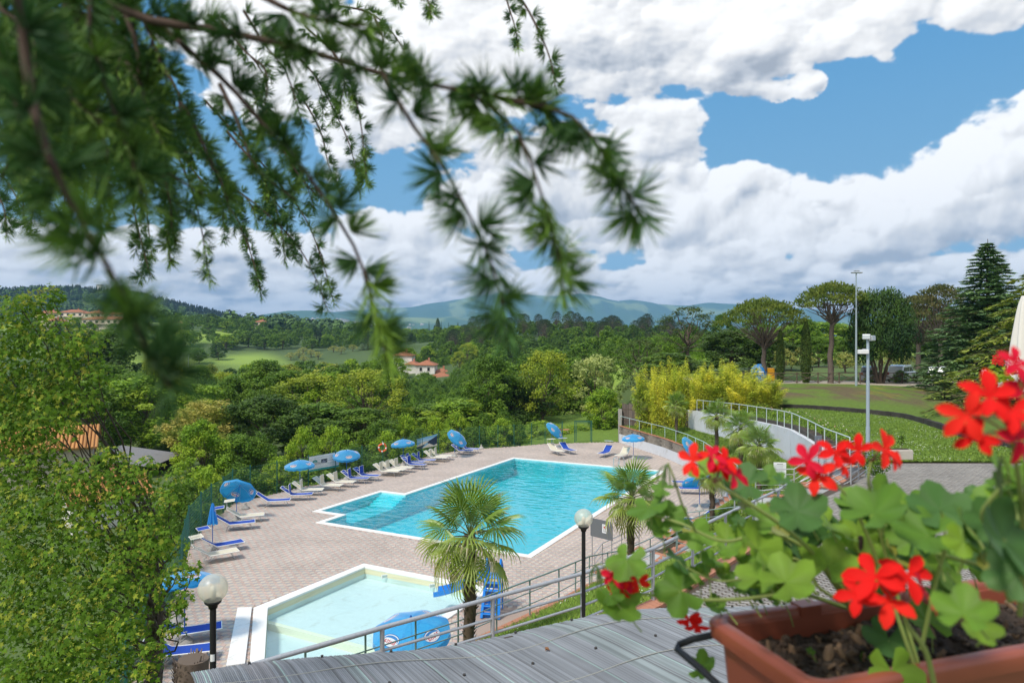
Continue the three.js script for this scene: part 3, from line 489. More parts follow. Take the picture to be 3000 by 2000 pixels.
{ // landings and steps from the deck up to the forecourt
  const tile = std([0.44, 0.44, 0.43], 0.7, { map: rep(blotchTex, 0.5) });
  const stair = (name, label, run) => { const g = thing(name, label, 'steps'); for (const [poly, y, h] of run) { const m = new MB(); m.geo(flat(poly, y, h)); m.mesh('riser', tile, g); const t = new MB(); t.geo(flat(poly.map(([x, d]) => [x, d]), y + 0.035, 0.032)); t.mesh('tread', M.terracotta, g); } return g; };
  const land = (name, label, poly, y, h) => { const g = thing(name, label, 'landing'); const m = new MB(); m.geo(flat(poly, y, h)); m.mesh('terracotta_border', M.terracotta, g); const cx = poly.reduce((s, q) => s + q[0], 0) / poly.length, cz = poly.reduce((s, q) => s + q[1], 0) / poly.length; const inn = poly.map(([x, d]) => [lerp(x, cx, 0.17), lerp(d, cz, 0.17)]);
    for (let a = 0; a < 3; a++) for (let b = 0; b < 3; b++) { const bi = (u, v) => [0, 1].map((k) => lerp(lerp(inn[0][k], inn[1][k], u), lerp(inn[3][k], inn[2][k], u), v)); const e = 0.008; const t = new MB(); t.geo(flat([bi(a / 3 + e, b / 3 + e), bi((a + 1) / 3 - e, b / 3 + e), bi((a + 1) / 3 - e, (b + 1) / 3 - e), bi(a / 3 + e, (b + 1) / 3 - e)], y + 0.012, 0.02)); t.mesh('tile', tile, g); } return g; };
  land('landing', 'grey tiled landing with terracotta border just above the deck', [[4.1, 31.0], [5.3, 29.6], [7.5, 32.3], [6.3, 33.9]], 0.34, 0.4);
  stair('deck_steps', 'two terracotta steps from the deck to the low landing', [[[[3.6, 30.6], [4.8, 29.2], [5.2, 29.65], [4.0, 31.0]], 0.14, 0.2]]);
  land('landing', 'grey tiled landing with terracotta border in the middle of the garden', [[7.2, 30.4], [8.7, 28.7], [10.8, 32.2], [9.2, 33.2]], 1.2, 1.2);
  const up = []; for (let k = 0; k < 5; k++) { const t = k / 5, t2 = (k + 1) / 5; up.push([[[lerp(6.5, 7.25, t), lerp(31.1, 30.5, t)], [lerp(6.5, 7.25, t2), lerp(31.1, 30.5, t2)], [lerp(7.6, 8.3, t2), lerp(32.9, 31.7, t2)], [lerp(7.6, 8.3, t), lerp(32.9, 31.7, t)]], 0.34 + (k + 1) * 0.155, 0.34 + (k + 1) * 0.155]); }
  stair('garden_steps', 'short brick flight between the two tiled landings', up);
  const top = []; for (let k = 0; k < 7; k++) { const t = k / 7 * 1.9; const ax = 10.1 + t, ad = 25.4 - t * 0.3; top.push([[[ax, ad - 0.75], [ax + 0.3, ad - 0.84], [ax + 0.62, ad + 0.72], [ax + 0.32, ad + 0.8]], 4.25 + (k + 1) * 0.168, 1.2]); }
  stair('forecourt_steps', 'terracotta steps climbing to the paved forecourt', top);
  const path = thing('garden_path', 'paved path rising from the tiled landing to the forecourt steps', 'path'); const pm = new MB(); pm.geo(ruled([G3(8.9, 29.2, 1.22), G3(9.2, 26.8, 3.2), G3(10.0, 24.9, 4.3)], [G3(10.4, 31.4, 1.22), G3(10.8, 27.8, 3.2), G3(10.7, 26.2, 4.3)], 2, 3)); pm.mesh('paving', tile, path);
  const chk = thing('stair_wall', 'low brick-topped side wall of the forecourt steps', 'wall'); for (const [a, b, y] of [[[9.5, 26.6], [10.9, 26.3], 4.5], [[10.95, 26.3], [12.1, 26.4], 5.0], [[12.15, 26.4], [13.8, 27.3], 5.5], [[10.3, 24.2], [12.1, 23.9], 5.35]]) { const m = new MB(); m.bar(G3(...a, y - 0.6), G3(...b, y - 0.6), 0.26, 1.2); m.mesh('plinth', M.plaster, chk); const n = 9; for (let s = 0; s < n; s++) { const c = new MB(); c.bar(G3(...a, y + 0.03).lerp(G3(...b, y + 0.03), s / n + 0.006), G3(...a, y + 0.03).lerp(G3(...b, y + 0.03), (s + 1) / n - 0.006), 0.32, 0.055); c.mesh('brick', M.terracotta, chk); } }
  const low = []; for (let k = 0; k < 6; k++) low.push([[[13.0 + k * 0.26, 43.9 - k * 0.1], [13.26 + k * 0.26, 43.8 - k * 0.1], [13.0 + k * 0.26, 42.6 - k * 0.1], [12.74 + k * 0.26, 42.7 - k * 0.1]], 0.16 + k * 0.2, 0.5]);
  stair('wall_steps', 'grey steps from the deck up to the palm garden', low);
  const kb = thing('forecourt_kerb', 'brick kerb along the forecourt under the grey handrail', 'kerb'); const U = [[-3.5, 8], [-1.8, 9.3], [1.2, 11.5], [2.7, 12.9], [4.9, 15.5], [7.1, 18.1], [8.6, 20.4], [9.7, 21.9]];
  for (let k = 0; k < U.length - 1; k++) { const a = G3(...U[k], 5.52), b = G3(...U[k + 1], 5.52), n = Math.round(a.distanceTo(b) / 0.13); for (let s = 0; s < n; s++) { const m = new MB(); m.bar(a.clone().lerp(b, s / n + 0.03 / n), a.clone().lerp(b, (s + 1) / n - 0.03 / n), 0.3, 0.09); m.mesh('brick', M.terracotta, kb); } }
}
// ------------------------------------------------------------ railings
function railing(name, label, base, h, mids, r, gap, mat, category = 'railing', postR = r) {
  const g = thing(name, label, category); const topPts = base.map((p) => p.clone().setY(p.y + h));
  const curve = (pts) => { const o = []; for (let k = 0; k < pts.length - 1; k++) { o.push(pts[k]); o.push(pts[k].clone().lerp(pts[k + 1], 0.5)); } o.push(pts[pts.length - 1]); return o; };
  const t = new MB(); t.tube(curve(topPts), r, 8); t.mesh('handrail', mat, g);
  for (const m of mids) { const q = new MB(); q.tube(curve(base.map((p) => p.clone().setY(p.y + h * m))), r * 0.62, 6); q.mesh('rail', mat, g); }
  for (let k = 0; k < base.length - 1; k++) { const n = Math.max(1, Math.round(base[k].distanceTo(base[k + 1]) / gap)); for (let s = 0; s < n + (k === base.length - 2 ? 1 : 0); s++) { const p = base[k].clone().lerp(base[k + 1], s / n); const m = new MB(); m.tube([p.clone().add(V(0, -0.06, 0)), p.clone().setY(p.y + h)], postR, 7); m.mesh('post', mat, g); } }
  return g;
}
railing('forecourt_railing', 'long grey tubular handrail along the edge of the forecourt', [[-3.2, 8.35], [-1.8, 9.45], [1.2, 11.65], [2.7, 13.05], [4.9, 15.65], [7.1, 18.2], [7.9, 19.3]].map((q) => G3(...q, 5.54)), 1.0, [0.22, 0.45, 0.68], 0.034, 1.7, M.greyRail);
railing('garden_railing', 'green-grey railing descending beside the paddling pool', [[-4, 13.2, 3.45], [-1.35, 17.1, 2.8], [1.45, 21.1, 2.42], [2.85, 25.1, 1.55], [4.6, 28.0, 0.9], [6.0, 29.6, 0.9], [7.4, 30.5, 1.3], [8.9, 31.2, 1.6]].map((q) => G3(...q)), 1.05, [0.33, 0.66], 0.024, 1.9, M.greenRail);
railing('garden_railing', 'green-grey railing round the middle tiled landing', [[7.3, 30.3, 1.25], [8.8, 28.8, 1.25], [10.7, 27.0, 2.9], [11.2, 26.4, 3.6]].map((q) => G3(...q)), 1.05, [0.33, 0.66], 0.024, 1.4, M.greenRail);
railing('garden_railing', 'green-grey railing behind the second palm with level top', [[7.9, 34.8, 0.6], [10.9, 33.6, 1.3], [12.6, 31.2, 2.2]].map((q) => G3(...q)), 1.05, [0.33, 0.66], 0.024, 1.6, M.greenRail);
railing('step_railing', 'steel railing beside the two lowest steps', [[3.7, 30.5, 0.05], [4.1, 30.9, 0.36], [6.3, 33.8, 0.36]].map((q) => G3(...q)), 1.0, [0.25, 0.5, 0.75], 0.02, 1.5, M.steel);
railing('wall_railing', 'pale green railing along the terracotta capping of the curved wall', lowWall.map(([x, d]) => G3(x + 0.1, d, 1.74)), 0.98, [], 0.026, 2.1, std([0.42, 0.56, 0.55], 0.5));
railing('step_railing', 'steel railing down the grey steps by the curved wall', [[14.2, 42.8, 1.7], [12.8, 43.2, 0.05]].map((q) => G3(...q)), 1.0, [0.2, 0.4, 0.6, 0.8], 0.02, 0.8, M.greenRail);
railing('lawn_railing', 'pale railing on top of the wall before the lawn', whiteWall.slice(0, 8).map(([x, d]) => G3(x + 0.12, d, lawnY(x, d) + 0.02)), 1.0, [], 0.026, 2.0, std([0.50, 0.58, 0.58], 0.5));
railing('stair_railing', 'grey five-bar railing behind the forecourt steps', [[9.5, 26.6, 4.5], [10.9, 26.35, 4.55], [12.2, 26.5, 5.3], [14.3, 27.9, 5.5]].map((q) => G3(...q)), 1.02, [0.2, 0.4, 0.6, 0.8], 0.024, 1.5, M.greyRail);
railing('stair_railing', 'grey five-bar railing in front of the forecourt steps', [[10.1, 24.35, 4.35], [11.9, 23.95, 5.4], [13.9, 26.3, 5.5]].map((q) => G3(...q)), 1.05, [0.2, 0.4, 0.6, 0.8], 0.026, 1.0, M.greyRail);
railing('stair_railing', 'short grey railing across the foot of the forecourt steps', [[7.9, 24.2, 4.1], [9.9, 24.3, 4.3]].map((q) => G3(...q)), 1.0, [0.5], 0.026, 1.0, M.greyRail);

// ------------------------------------------------------------ trees: shapes of each kind, built once and set out as copies
function leafQuad(mb, c, n, up, L, w, fold = 0.2) {              // a folded pointed leaf or spray at c, facing n, pointing along up
  const s = V().crossVectors(up, n).normalize(); const t = V().crossVectors(n, s).normalize();
  const a = c.clone().addScaledVector(t, -L * 0.5), b = c.clone().addScaledVector(s, w * 0.5).addScaledVector(n, fold * w), d = c.clone().addScaledVector(t, L * 0.5).addScaledVector(n, -fold * w * 0.6), e = c.clone().addScaledVector(s, -w * 0.5).addScaledVector(n, fold * w);
  const k = mb.k; for (const q of [a, b, d, e]) mb.v(q.x, q.y, q.z, n.x, n.y, n.z); mb.i.push(k, k + 1, k + 2, k, k + 2, k + 3);
}
const rdir = () => { const z = rr(-1, 1), a = rr(0, Math.PI * 2), r = Math.sqrt(1 - z * z); return V(r * Math.cos(a), z, r * Math.sin(a)); };
const mixc = (a, b, t) => [lerp(a[0], b[0], t), lerp(a[1], b[1], t), lerp(a[2], b[2], t)];
function wander(a, b, n, amp) { const o = []; for (let k = 0; k <= n; k++) { const t = k / n, p = a.clone().lerp(b, t); const e = Math.sin(Math.PI * t) * amp; p.add(V(rr(-e, e), rr(-e, e) * 0.5, rr(-e, e))); o.push(p); } return o; }
// clumps: [centre, radius]; leaves lie through the outer shell of every clump, facing out of it and up
function foliage(mb, clumps, per, size, cols, flatten = 0.8, aspect = 0.62, droop = 0) {
  for (const [c, r] of clumps) {
    const base = mixc(pick(cols), pick(cols), rand()), n = Math.round(per * r * r);
    for (let k = 0; k < n; k++) {
      const d = rdir(); if (d.y < -0.55 && rand() < 0.6) d.y *= -1; const q = r * Math.pow(rand(), 0.38) * (0.8 + 0.35 * noise3(d.x * 2.1 + c.x, d.y * 2.1 + c.y, d.z * 2.1 + c.z) * 1.6);
      const p = c.clone().add(V(d.x * q, d.y * q * flatten, d.z * q));
      const nn = d.clone().multiplyScalar(0.75).add(V(0, 0.55, 0)).add(rdir().multiplyScalar(0.85)).normalize(), up = rdir(); up.y -= droop; const s = size * rr(0.65, 1.35), t = rr(0.78, 1.22);
      mb.color([base[0] * t, base[1] * t, base[2] * t]); leafQuad(mb, p, nn, up.normalize(), s, s * aspect, rr(0.05, 0.3));
    }
  }
}
function broadleaf(sd, { H = 10, Wd = 8, clump = 40, per = 120, size = 0.3, cols, low = 0.22, trunk = 0.16, top = 1, r = [0.10, 0.2] }) {
  seed(sd); const cl = [], wood = new MB(); const fork = H * rr(0.22, 0.32); const base = wander(V(0, -1.5, 0), V(rr(-0.3, 0.3), fork, rr(-0.3, 0.3)), 5, 0.12);
  wood.tube(base, (t) => trunk * (1.5 - 0.6 * t), 7, false); const f = base[base.length - 1];
  for (let k = 0; k < clump; k++) {
    const a = k * 2.39996 + rr(-0.4, 0.4), h = Math.pow((k + 0.5) / clump, 0.85), y = lerp(low, 0.93, h) * H; const prof = Math.pow(Math.sin(Math.PI * clamp(lerp(0.16, 0.97, h))), 0.72) * top; const rad = Wd / 2 * prof * rr(0.45, 0.95);
    const c = V(Math.cos(a) * rad, y, Math.sin(a) * rad); const rc = lerp(r[0], r[1], rand()) * Wd * 0.9; cl.push([c, rc]);
    if (k % 2 === 0) wood.tube(wander(f.clone().lerp(V(0, y * 0.8, 0), rr(0, 0.6)), c, 5, 0.25), (t) => lerp(trunk * 0.55, 0.02, Math.sqrt(t)), 5, false);
  }
  const lm = new MB(); foliage(lm, cl, per, size, cols); return [wood.geometry(), lm.geometry(), H, Wd];
}
const GR = ((o) => { for (const k in o) o[k] = o[k].map((c) => [c[0] * 2.5, c[1] * 2.2, c[2] * 1.2]); return o; })({ mid: [[0.060, 0.125, 0.020], [0.085, 0.155, 0.024], [0.050, 0.105, 0.020]], bright: [[0.125, 0.215, 0.028], [0.095, 0.18, 0.024], [0.16, 0.235, 0.032]], dark: [[0.034, 0.076, 0.018], [0.048, 0.095, 0.020], [0.028, 0.062, 0.017]], olive: [[0.17, 0.20, 0.085], [0.13, 0.165, 0.07], [0.20, 0.22, 0.11]], silver: [[0.20, 0.26, 0.16], [0.26, 0.31, 0.20], [0.16, 0.22, 0.13]], yellow: [[0.30, 0.30, 0.035], [0.20, 0.24, 0.03], [0.38, 0.34, 0.05]], locust: [[0.13, 0.19, 0.028], [0.17, 0.22, 0.035], [0.10, 0.155, 0.025]], blossom: [[0.16, 0.2, 0.05], [0.24, 0.24, 0.11], [0.12, 0.17, 0.04]], blue: [[0.065, 0.13, 0.085], [0.05, 0.105, 0.066], [0.085, 0.155, 0.10]], pine: [[0.062, 0.10, 0.028], [0.085, 0.12, 0.034], [0.045, 0.08, 0.024]], cyp: [[0.026, 0.052, 0.016], [0.034, 0.066, 0.018], [0.045, 0.075, 0.022]], brown: [[0.052, 0.066, 0.036], [0.042, 0.06, 0.03], [0.066, 0.070, 0.045]] });
const KIND = {};
KIND.mid = broadleaf(101, { cols: GR.mid, clump: 46, per: 210, size: 0.30 });
KIND.mid2 = broadleaf(102, { cols: GR.mid, clump: 52, per: 200, size: 0.28, H: 11, Wd: 7.5, low: 0.15 });
KIND.bright = broadleaf(103, { cols: GR.bright, clump: 48, per: 210, size: 0.29, low: 0.12 });
KIND.dark = broadleaf(104, { cols: GR.dark, clump: 50, per: 220, size: 0.28, low: 0.14 });
KIND.locust = broadleaf(105, { cols: GR.locust, clump: 44, per: 150, size: 0.24, low: 0.28, Wd: 9, r: [0.07, 0.15] });
KIND.airy = broadleaf(106, { cols: [[0.11, 0.165, 0.03], [0.085, 0.135, 0.026], [0.14, 0.18, 0.045]], clump: 60, per: 130, size: 0.22, low: 0.12, H: 12, Wd: 8, r: [0.06, 0.13] });
KIND.silver = broadleaf(107, { cols: GR.silver, clump: 46, per: 200, size: 0.24, low: 0.12, H: 10, Wd: 6 });
KIND.blossom = broadleaf(108, { cols: GR.blossom, clump: 44, per: 170, size: 0.25, low: 0.1 });
KIND.olive = broadleaf(109, { cols: GR.olive, clump: 22, per: 110, size: 0.24, H: 4.5, Wd: 4, low: 0.35, trunk: 0.12 });
KIND.shrub = broadleaf(110, { cols: GR.bright, clump: 30, per: 200, size: 0.22, H: 4, Wd: 5, low: 0.08, trunk: 0.07 });
KIND.shrub2 = broadleaf(111, { cols: GR.mid, clump: 30, per: 200, size: 0.22, H: 4, Wd: 5, low: 0.08, trunk: 0.07 });
KIND.midFar = broadleaf(121, { cols: GR.mid, clump: 40, per: 62, size: 0.54 });
KIND.mid2Far = broadleaf(122, { cols: GR.mid, clump: 44, per: 60, size: 0.52, H: 11, Wd: 7.5, low: 0.15 });
KIND.brightFar = broadleaf(123, { cols: GR.bright, clump: 42, per: 62, size: 0.54, low: 0.12 });
KIND.darkFar = broadleaf(124, { cols: GR.dark, clump: 42, per: 62, size: 0.52, low: 0.14 });
KIND.blossomFar = broadleaf(125, { cols: GR.blossom, clump: 40, per: 58, size: 0.48, low: 0.1 });
function conifer(sd, { H = 16, Wd = 8, tiers = 34, cols, size = 0.4, droop = 0.25, low = 0.04, sprays = 26, up = 0.0, open = 1 }) {
  seed(sd); const wood = new MB(), lm = new MB(); wood.tube(wander(V(0, -1.5, 0), V(0, H, 0), 8, 0.06), (t) => lerp(0.2, 0.015, t), 7, false);
  for (let k = 0; k < tiers; k++) {
    const h = Math.pow(k / tiers, 0.92), y = lerp(low, 0.985, h) * H, R = Wd / 2 * Math.pow(1 - h, 0.82) + 0.12; const nb = Math.max(4, Math.round(lerp(8, 4, h)));
    for (let b = 0; b < nb; b++) {
      const a = (b + rr(-0.3, 0.3)) / nb * Math.PI * 2 + k * 1.3, L = R * rr(0.75, 1.08), dr = droop * rr(0.6, 1.4), pts = []; const base = mixc(pick(cols), pick(cols), rand());
      for (let s = 0; s <= 5; s++) { const t = s / 5; pts.push(V(Math.cos(a) * L * t, y + up * L * t - dr * L * t * t + 0.12 * L * t * (1 - t), Math.sin(a) * L * t)); }
      wood.tube(pts, (t) => lerp(0.05, 0.008, t) * (R / 4 + 0.3), 4, false);
      const n = Math.round(sprays * (0.25 + L / (Wd / 2)) * open);
      for (let s = 0; s < n; s++) {
        const t = Math.pow(rr(0.08, 1), 0.75), q = Math.min(4, Math.floor(t * 5)), p = pts[q].clone().lerp(pts[q + 1], t * 5 - q), side = rr(-1, 1) * (1 - t * 0.65) * L * 0.34; p.add(V(-Math.sin(a) * side, -Math.abs(side) * (0.12 + droop * 0.5) + rr(-0.06, 0.06), Math.cos(a) * side));
        const dir = V(Math.cos(a), -0.15 - dr * 0.9 * t, Math.sin(a)).add(V(-Math.sin(a) * Math.sign(side) * 0.9, 0, Math.cos(a) * Math.sign(side) * 0.9)).add(rdir().multiplyScalar(0.35)).normalize(); const w = rr(0.75, 1.25);
        lm.color([base[0] * w, base[1] * w, base[2] * w]); const nn = V(0, 1, 0).add(rdir().multiplyScalar(0.55)).normalize(); leafQuad(lm, p, nn, dir, size * rr(0.7, 1.4), size * 0.3, 0.15);
        if (s % 2) leafQuad(lm, p.clone().add(V(0, -0.05, 0)), rdir(), dir, size * rr(0.6, 1.1), size * 0.2, 0.1);
      }
    }
  }
  return [wood.geometry(), lm.geometry(), H, Wd];
}
KIND.cedar = conifer(201, { cols: GR.blue, tiers: 46, sprays: 76, size: 0.44, droop: 0.16, up: 0.12 });
KIND.greenCedar = conifer(202, { cols: [[0.27, 0.34, 0.04], [0.20, 0.28, 0.035], [0.33, 0.38, 0.05]], tiers: 22, sprays: 120, size: 0.34, droop: 0.42, up: 0.1, H: 13, Wd: 11 });
KIND.fir = conifer(203, { cols: GR.dark, tiers: 22, sprays: 20, size: 0.55, droop: 0.2, H: 14, Wd: 6 });
function umbrellaPine(sd, { H = 10, Wd = 9, trunkTop = 0.55, cols = GR.pine, n = 52, dome = 0.36, tufts = 46 }) {
  seed(sd); const wood = new MB(), lm = new MB(), f = V(rr(-0.2, 0.2), H * trunkTop, rr(-0.2, 0.2)); wood.tube(wander(V(0, -0.6, 0), f, 6, 0.12), (t) => lerp(0.3, 0.2, t), 9, false);
  for (let k = 0; k < n; k++) {
    const a = k * 2.39996, u = Math.sqrt((k + 0.5) / n), rad = u * Wd / 2 * rr(0.85, 1.02), y = H * (1 - dome) + H * dome * 0.78 * Math.sqrt(Math.max(0, 1 - u * u * 0.9)) + rr(-0.15, 0.15); const c = V(f.x + Math.cos(a) * rad, y, f.z + Math.sin(a) * rad);
    wood.tube(wander(f.clone().add(V(0, rr(-0.5, 0.3), 0)), c.clone().add(V(0, -0.25, 0)), 5, 0.22), (t) => lerp(0.085, 0.018, Math.sqrt(t)), 5, false);
    const base = mixc(pick(cols), pick(cols), rand());
    for (let s = 0; s < tufts; s++) {
      const d = rdir(), q = Math.pow(rand(), 0.4) * rr(0.7, 1.05), p = c.clone().add(V(d.x * q, Math.abs(d.y) * q * 0.62 - 0.12, d.z * q)), dir = V(d.x * 0.5, 1.0, d.z * 0.5).add(rdir().multiplyScalar(0.4)).normalize(), w = rr(0.75, 1.3);
      lm.color([base[0] * w, base[1] * w, base[2] * w]); for (let e = 0; e < 4; e++) { const dd = dir.clone().add(rdir().multiplyScalar(0.55)).normalize(); leafQuad(lm, p.clone().addScaledVector(dd, 0.12), V().crossVectors(dd, rdir()).normalize(), dd, rr(0.26, 0.4), 0.075, 0); }
    }
  }
  return [wood.geometry(), lm.geometry(), H, Wd];
}
KIND.pineA = umbrellaPine(301, { H: 9.6, Wd: 8.6, trunkTop: 0.42, dome: 0.5, n: 64 });
KIND.pineB = umbrellaPine(302, { H: 10, Wd: 6.4, trunkTop: 0.6, dome: 0.36, n: 48 });
KIND.pineC = umbrellaPine(303, { H: 13, Wd: 6, trunkTop: 0.22, dome: 0.78, n: 56, tufts: 17, cols: [[0.05, 0.085, 0.036], [0.065, 0.10, 0.04], [0.04, 0.07, 0.03]] });
KIND.pineD = umbrellaPine(304, { H: 12, Wd: 7, trunkTop: 0.35, dome: 0.6, n: 50, tufts: 40, cols: GR.brown });
{ seed(401); const wood = new MB(), lm = new MB(), H = 8, Wd = 1.5; wood.tube([V(0, -0.5, 0), V(0, 7, 0)], (t) => lerp(0.12, 0.02, t), 6, false);
  for (let k = 0; k < 5200; k++) { const h = rand(), y = lerp(0.02, 1, h) * H, R = Wd / 2 * Math.pow(Math.sin(Math.PI * clamp(lerp(0.13, 0.985, h))), 0.55) * (0.88 + 0.2 * noise3(h * 14, k % 7, 2)), a = rr(0, 6.283), q = R * Math.pow(rand(), 0.25); const p = V(Math.cos(a) * q, y, Math.sin(a) * q), w = rr(0.7, 1.35), b = pick(GR.cyp); lm.color([b[0] * w, b[1] * w, b[2] * w]); leafQuad(lm, p, V(Math.cos(a), 0.25, Math.sin(a)).add(rdir().multiplyScalar(0.6)).normalize(), V(Math.cos(a) * 0.25, 1, Math.sin(a) * 0.25), rr(0.16, 0.32), 0.08, 0.1); }
  KIND.cypress = [wood.geometry(), lm.geometry(), H, Wd]; }
{ seed(402); const wood = new MB(), lm = new MB(), H = 9, Wd = 7;    // the dark feathery evergreen with several stems
  for (let k = 0; k < 6; k++) { const a = k * 1.05; wood.tube(wander(V(0, -0.6, 0), V(Math.cos(a) * 1.6, 3.4 + rr(0, 1), Math.sin(a) * 1.6), 6, 0.15), (t) => lerp(0.17, 0.06, t), 6, false); }
  wood.tube([V(0, -0.6, 0), V(0.05, 0.9, 0)], 0.26, 8, false);
  for (let k = 0; k < 70; k++) { const a = k * 2.4, h = (k + 0.5) / 70, y = lerp(2.4, 8.2, h), R = Wd / 2 * Math.pow(Math.sin(Math.PI * lerp(0.22, 0.93, h)), 0.7) * rr(0.6, 0.95); const c = V(Math.cos(a) * R, y, Math.sin(a) * R), rust = k === 21 || k === 34 || k === 55; const base = rust ? [0.26, 0.15, 0.04] : mixc(pick(GR.dark), [0.03, 0.085, 0.026], rand());
    for (let s = 0; s < 150; s++) { const d = rdir(), q = Math.pow(rand(), 0.35) * 1.05, p = c.clone().add(V(d.x * q, d.y * q * 0.7, d.z * q)), w = rr(0.75, 1.3); lm.color([base[0] * w, base[1] * w, base[2] * w]); leafQuad(lm, p, V(d.x, 0.6, d.z).add(rdir().multiplyScalar(0.6)).normalize(), V(d.x * 0.7, 1, d.z * 0.7), rr(0.3, 0.55), 0.12, 0.1); } }
  KIND.cypressTree = [wood.geometry(), lm.geometry(), H, Wd]; }
function plant(kind, name, label, category, x, d, y, H, Wd, group, turn) {   // sets out a tree: feet at (x, y, d), H high and Wd wide
  const [wg, lg, h0, w0] = KIND[kind]; const g = thing(name, label, category, V(x, y, -d), turn ?? rr(0, 6.28), group); g.scale.set(Wd / w0, H / h0, Wd / w0);
  part(g, 'trunk', wg, /pine|Pine/.test(kind) ? M.paleBark : M.bark); part(g, 'crown', lg, /cedar|fir|pine|Pine|Cedar/.test(kind) ? M.needle : M.leaf); return g;
}
// from where the survey photograph shows it: px across, the row of its top, its width in px, its distance
function tree(kind, name, label, px, top, wpx, d, group, opt = {}) { const x = (px - 1500) / 2000 * d, y = opt.y ?? land(x, d), ty = EYE - (top - 1000) / 2000 * d; return plant(kind, name, label, opt.cat || (/shrub|bush/.test(name) ? 'bush' : 'tree'), x, d, y - (opt.sink || 0), ty - y + (opt.sink || 0), wpx / 2000 * d, group, opt.turn); }
seed(900);
// beyond the fence, from the left
tree('dark', 'broadleaf_tree', 'dark round tree standing in front of the red-roofed terraces', 280, 955, 330, 120);
tree('bright', 'broadleaf_tree', 'bright green tree with hanging leaf sprays above the stone barn', 420, 1095, 330, 74);
tree('mid2', 'broadleaf_tree', 'grey-green leafy tree between the maple and the bright sprays', 250, 1105, 300, 68);
tree('bright', 'broadleaf_tree', 'bright leafy tree behind the open shed', 560, 1120, 260, 84);
tree('blossom', 'broadleaf_tree', 'pale yellowish tree in seed right of the open shed', 600, 1165, 250, 62);
tree('bright', 'bush', 'tall bright bush pressing against the fence corner', 590, 1225, 190, 49, null, { sink: 0.5 });
tree('mid', 'bush', 'leafy bush behind the first fence panels', 700, 1270, 170, 51, null, { sink: 0.5 });
tree('dark', 'broadleaf_tree', 'dark dense oak rising behind the white banner', 770, 1150, 270, 63);
tree('locust', 'broadleaf_tree', 'feathery light tree above the dark oak', 930, 1085, 330, 86);
tree('mid', 'broadleaf_tree', 'middle green tree behind the white banner', 930, 1180, 300, 68);
tree('locust', 'locust_tree', 'locust tree with dark forked trunk behind the lifebuoy', 1075, 1072, 300, 74);
tree('mid2', 'broadleaf_tree', 'leafy tree between the locust and the picture banner', 1060, 1190, 240, 66);
tree('bright', 'broadleaf_tree', 'pale bushy tree right of the picture banner', 1350, 1165, 260, 80);
tree('mid', 'broadleaf_tree', 'middle green tree below the white farmhouse', 1265, 1180, 220, 84);
tree('dark', 'broadleaf_tree', 'dark spreading tree behind the folded parasol by the back fence', 1480, 1095, 260, 86);
tree('mid2', 'broadleaf_tree', 'tall dark green tree with bare trunk in the middle of the hedge', 1610, 1015, 280, 98);
tree('silver', 'willow_tree', 'silver grey willow behind the back gate', 1745, 1030, 190, 94);
tree('bright', 'broadleaf_tree', 'bright green tree beside the back gate', 1772, 1130, 140, 79);
tree('shrub', 'bush', 'flowering elder bush by the back fence', 1580, 1235, 170, 76, null, { sink: 0.4 });
tree('shrub2', 'bush', 'low ivy-green bush along the back fence', 1440, 1255, 200, 74, null, { sink: 0.4 });
tree('shrub', 'bush', 'pale flowering bush behind the picture banner', 1190, 1300, 190, 63, null, { sink: 0.6 });
tree('shrub2', 'bush', 'dark bush under the locust tree', 1060, 1330, 200, 58, null, { sink: 0.6 });
tree('shrub', 'bush', 'leafy bush behind the white banner posts', 900, 1370, 190, 52, null, { sink: 0.6 });
tree('shrub2', 'bush', 'deep green bush behind the corner of the fence', 770, 1390, 170, 49, null, { sink: 0.6 });
tree('shrub', 'bush', 'bush overhanging the back fence near the willow', 1690, 1245, 150, 79, null, { sink: 0.4 });
tree('shrub2', 'bush', 'green bush between the closed parasol and the maple', 500, 1420, 190, 39, null, { sink: 0.8 });
tree('airy', 'poplar_tree', 'tall airy tree with thin leaves left of the stone pines', 2020, 888, 260, 102);
tree('airy', 'poplar_tree', 'second airy tree lower and nearer the willow', 1880, 985, 220, 92);
tree('mid2', 'broadleaf_tree', 'shadowy tree between the airy tree and the bamboo', 1960, 1030, 240, 84);
tree('dark', 'broadleaf_tree', 'dark evergreen behind the bamboo', 2150, 965, 230, 80);
tree('dark', 'broadleaf_tree', 'low dark evergreen behind the leaning stone pine', 2260, 990, 200, 86);
const upY = 6.44;
tree('pineA', 'stone_pine', 'broad stone pine with forked leaning trunk above the bamboo', 2236, 858, 245, 69, null, { y: 6.2 });
tree('pineB', 'stone_pine', 'tall umbrella pine with clear trunk beside the floodlight mast', 2432, 818, 190, 66.5, null, { y: 6.35, turn: 1 });
tree('cypress', 'cypress_tree', 'slim cypress left of its taller twin', 2287, 968, 30, 67.5, null, { y: 6.35 });
tree('cypress', 'cypress_tree', 'taller slim cypress at the top of the bank', 2362, 942, 36, 67, null, { y: 6.35 });
tree('cypressTree', 'evergreen_tree', 'dark bushy evergreen with rusty patches before the cars', 2580, 835, 190, 66, null, { y: 6.4, turn: 2.2 });
tree('pineD', 'pine_tree', 'brownish pine behind the parked cars', 2690, 840, 190, 84, null, { y: 6.4 });
tree('pineD', 'pine_tree', 'ragged pine between the brownish pine and the blue cedar', 2755, 805, 170, 80, null, { y: 6.4 });
tree('cedar', 'cedar_tree', 'tall blue-green cedar with pointed top', 2895, 700, 420, 57, null, { y: 5.9 });
tree('greenCedar', 'cedar_tree', 'yellow-green cedar with drooping layered boughs at the edge', 3090, 690, 740, 43, null, { y: 5.6 });
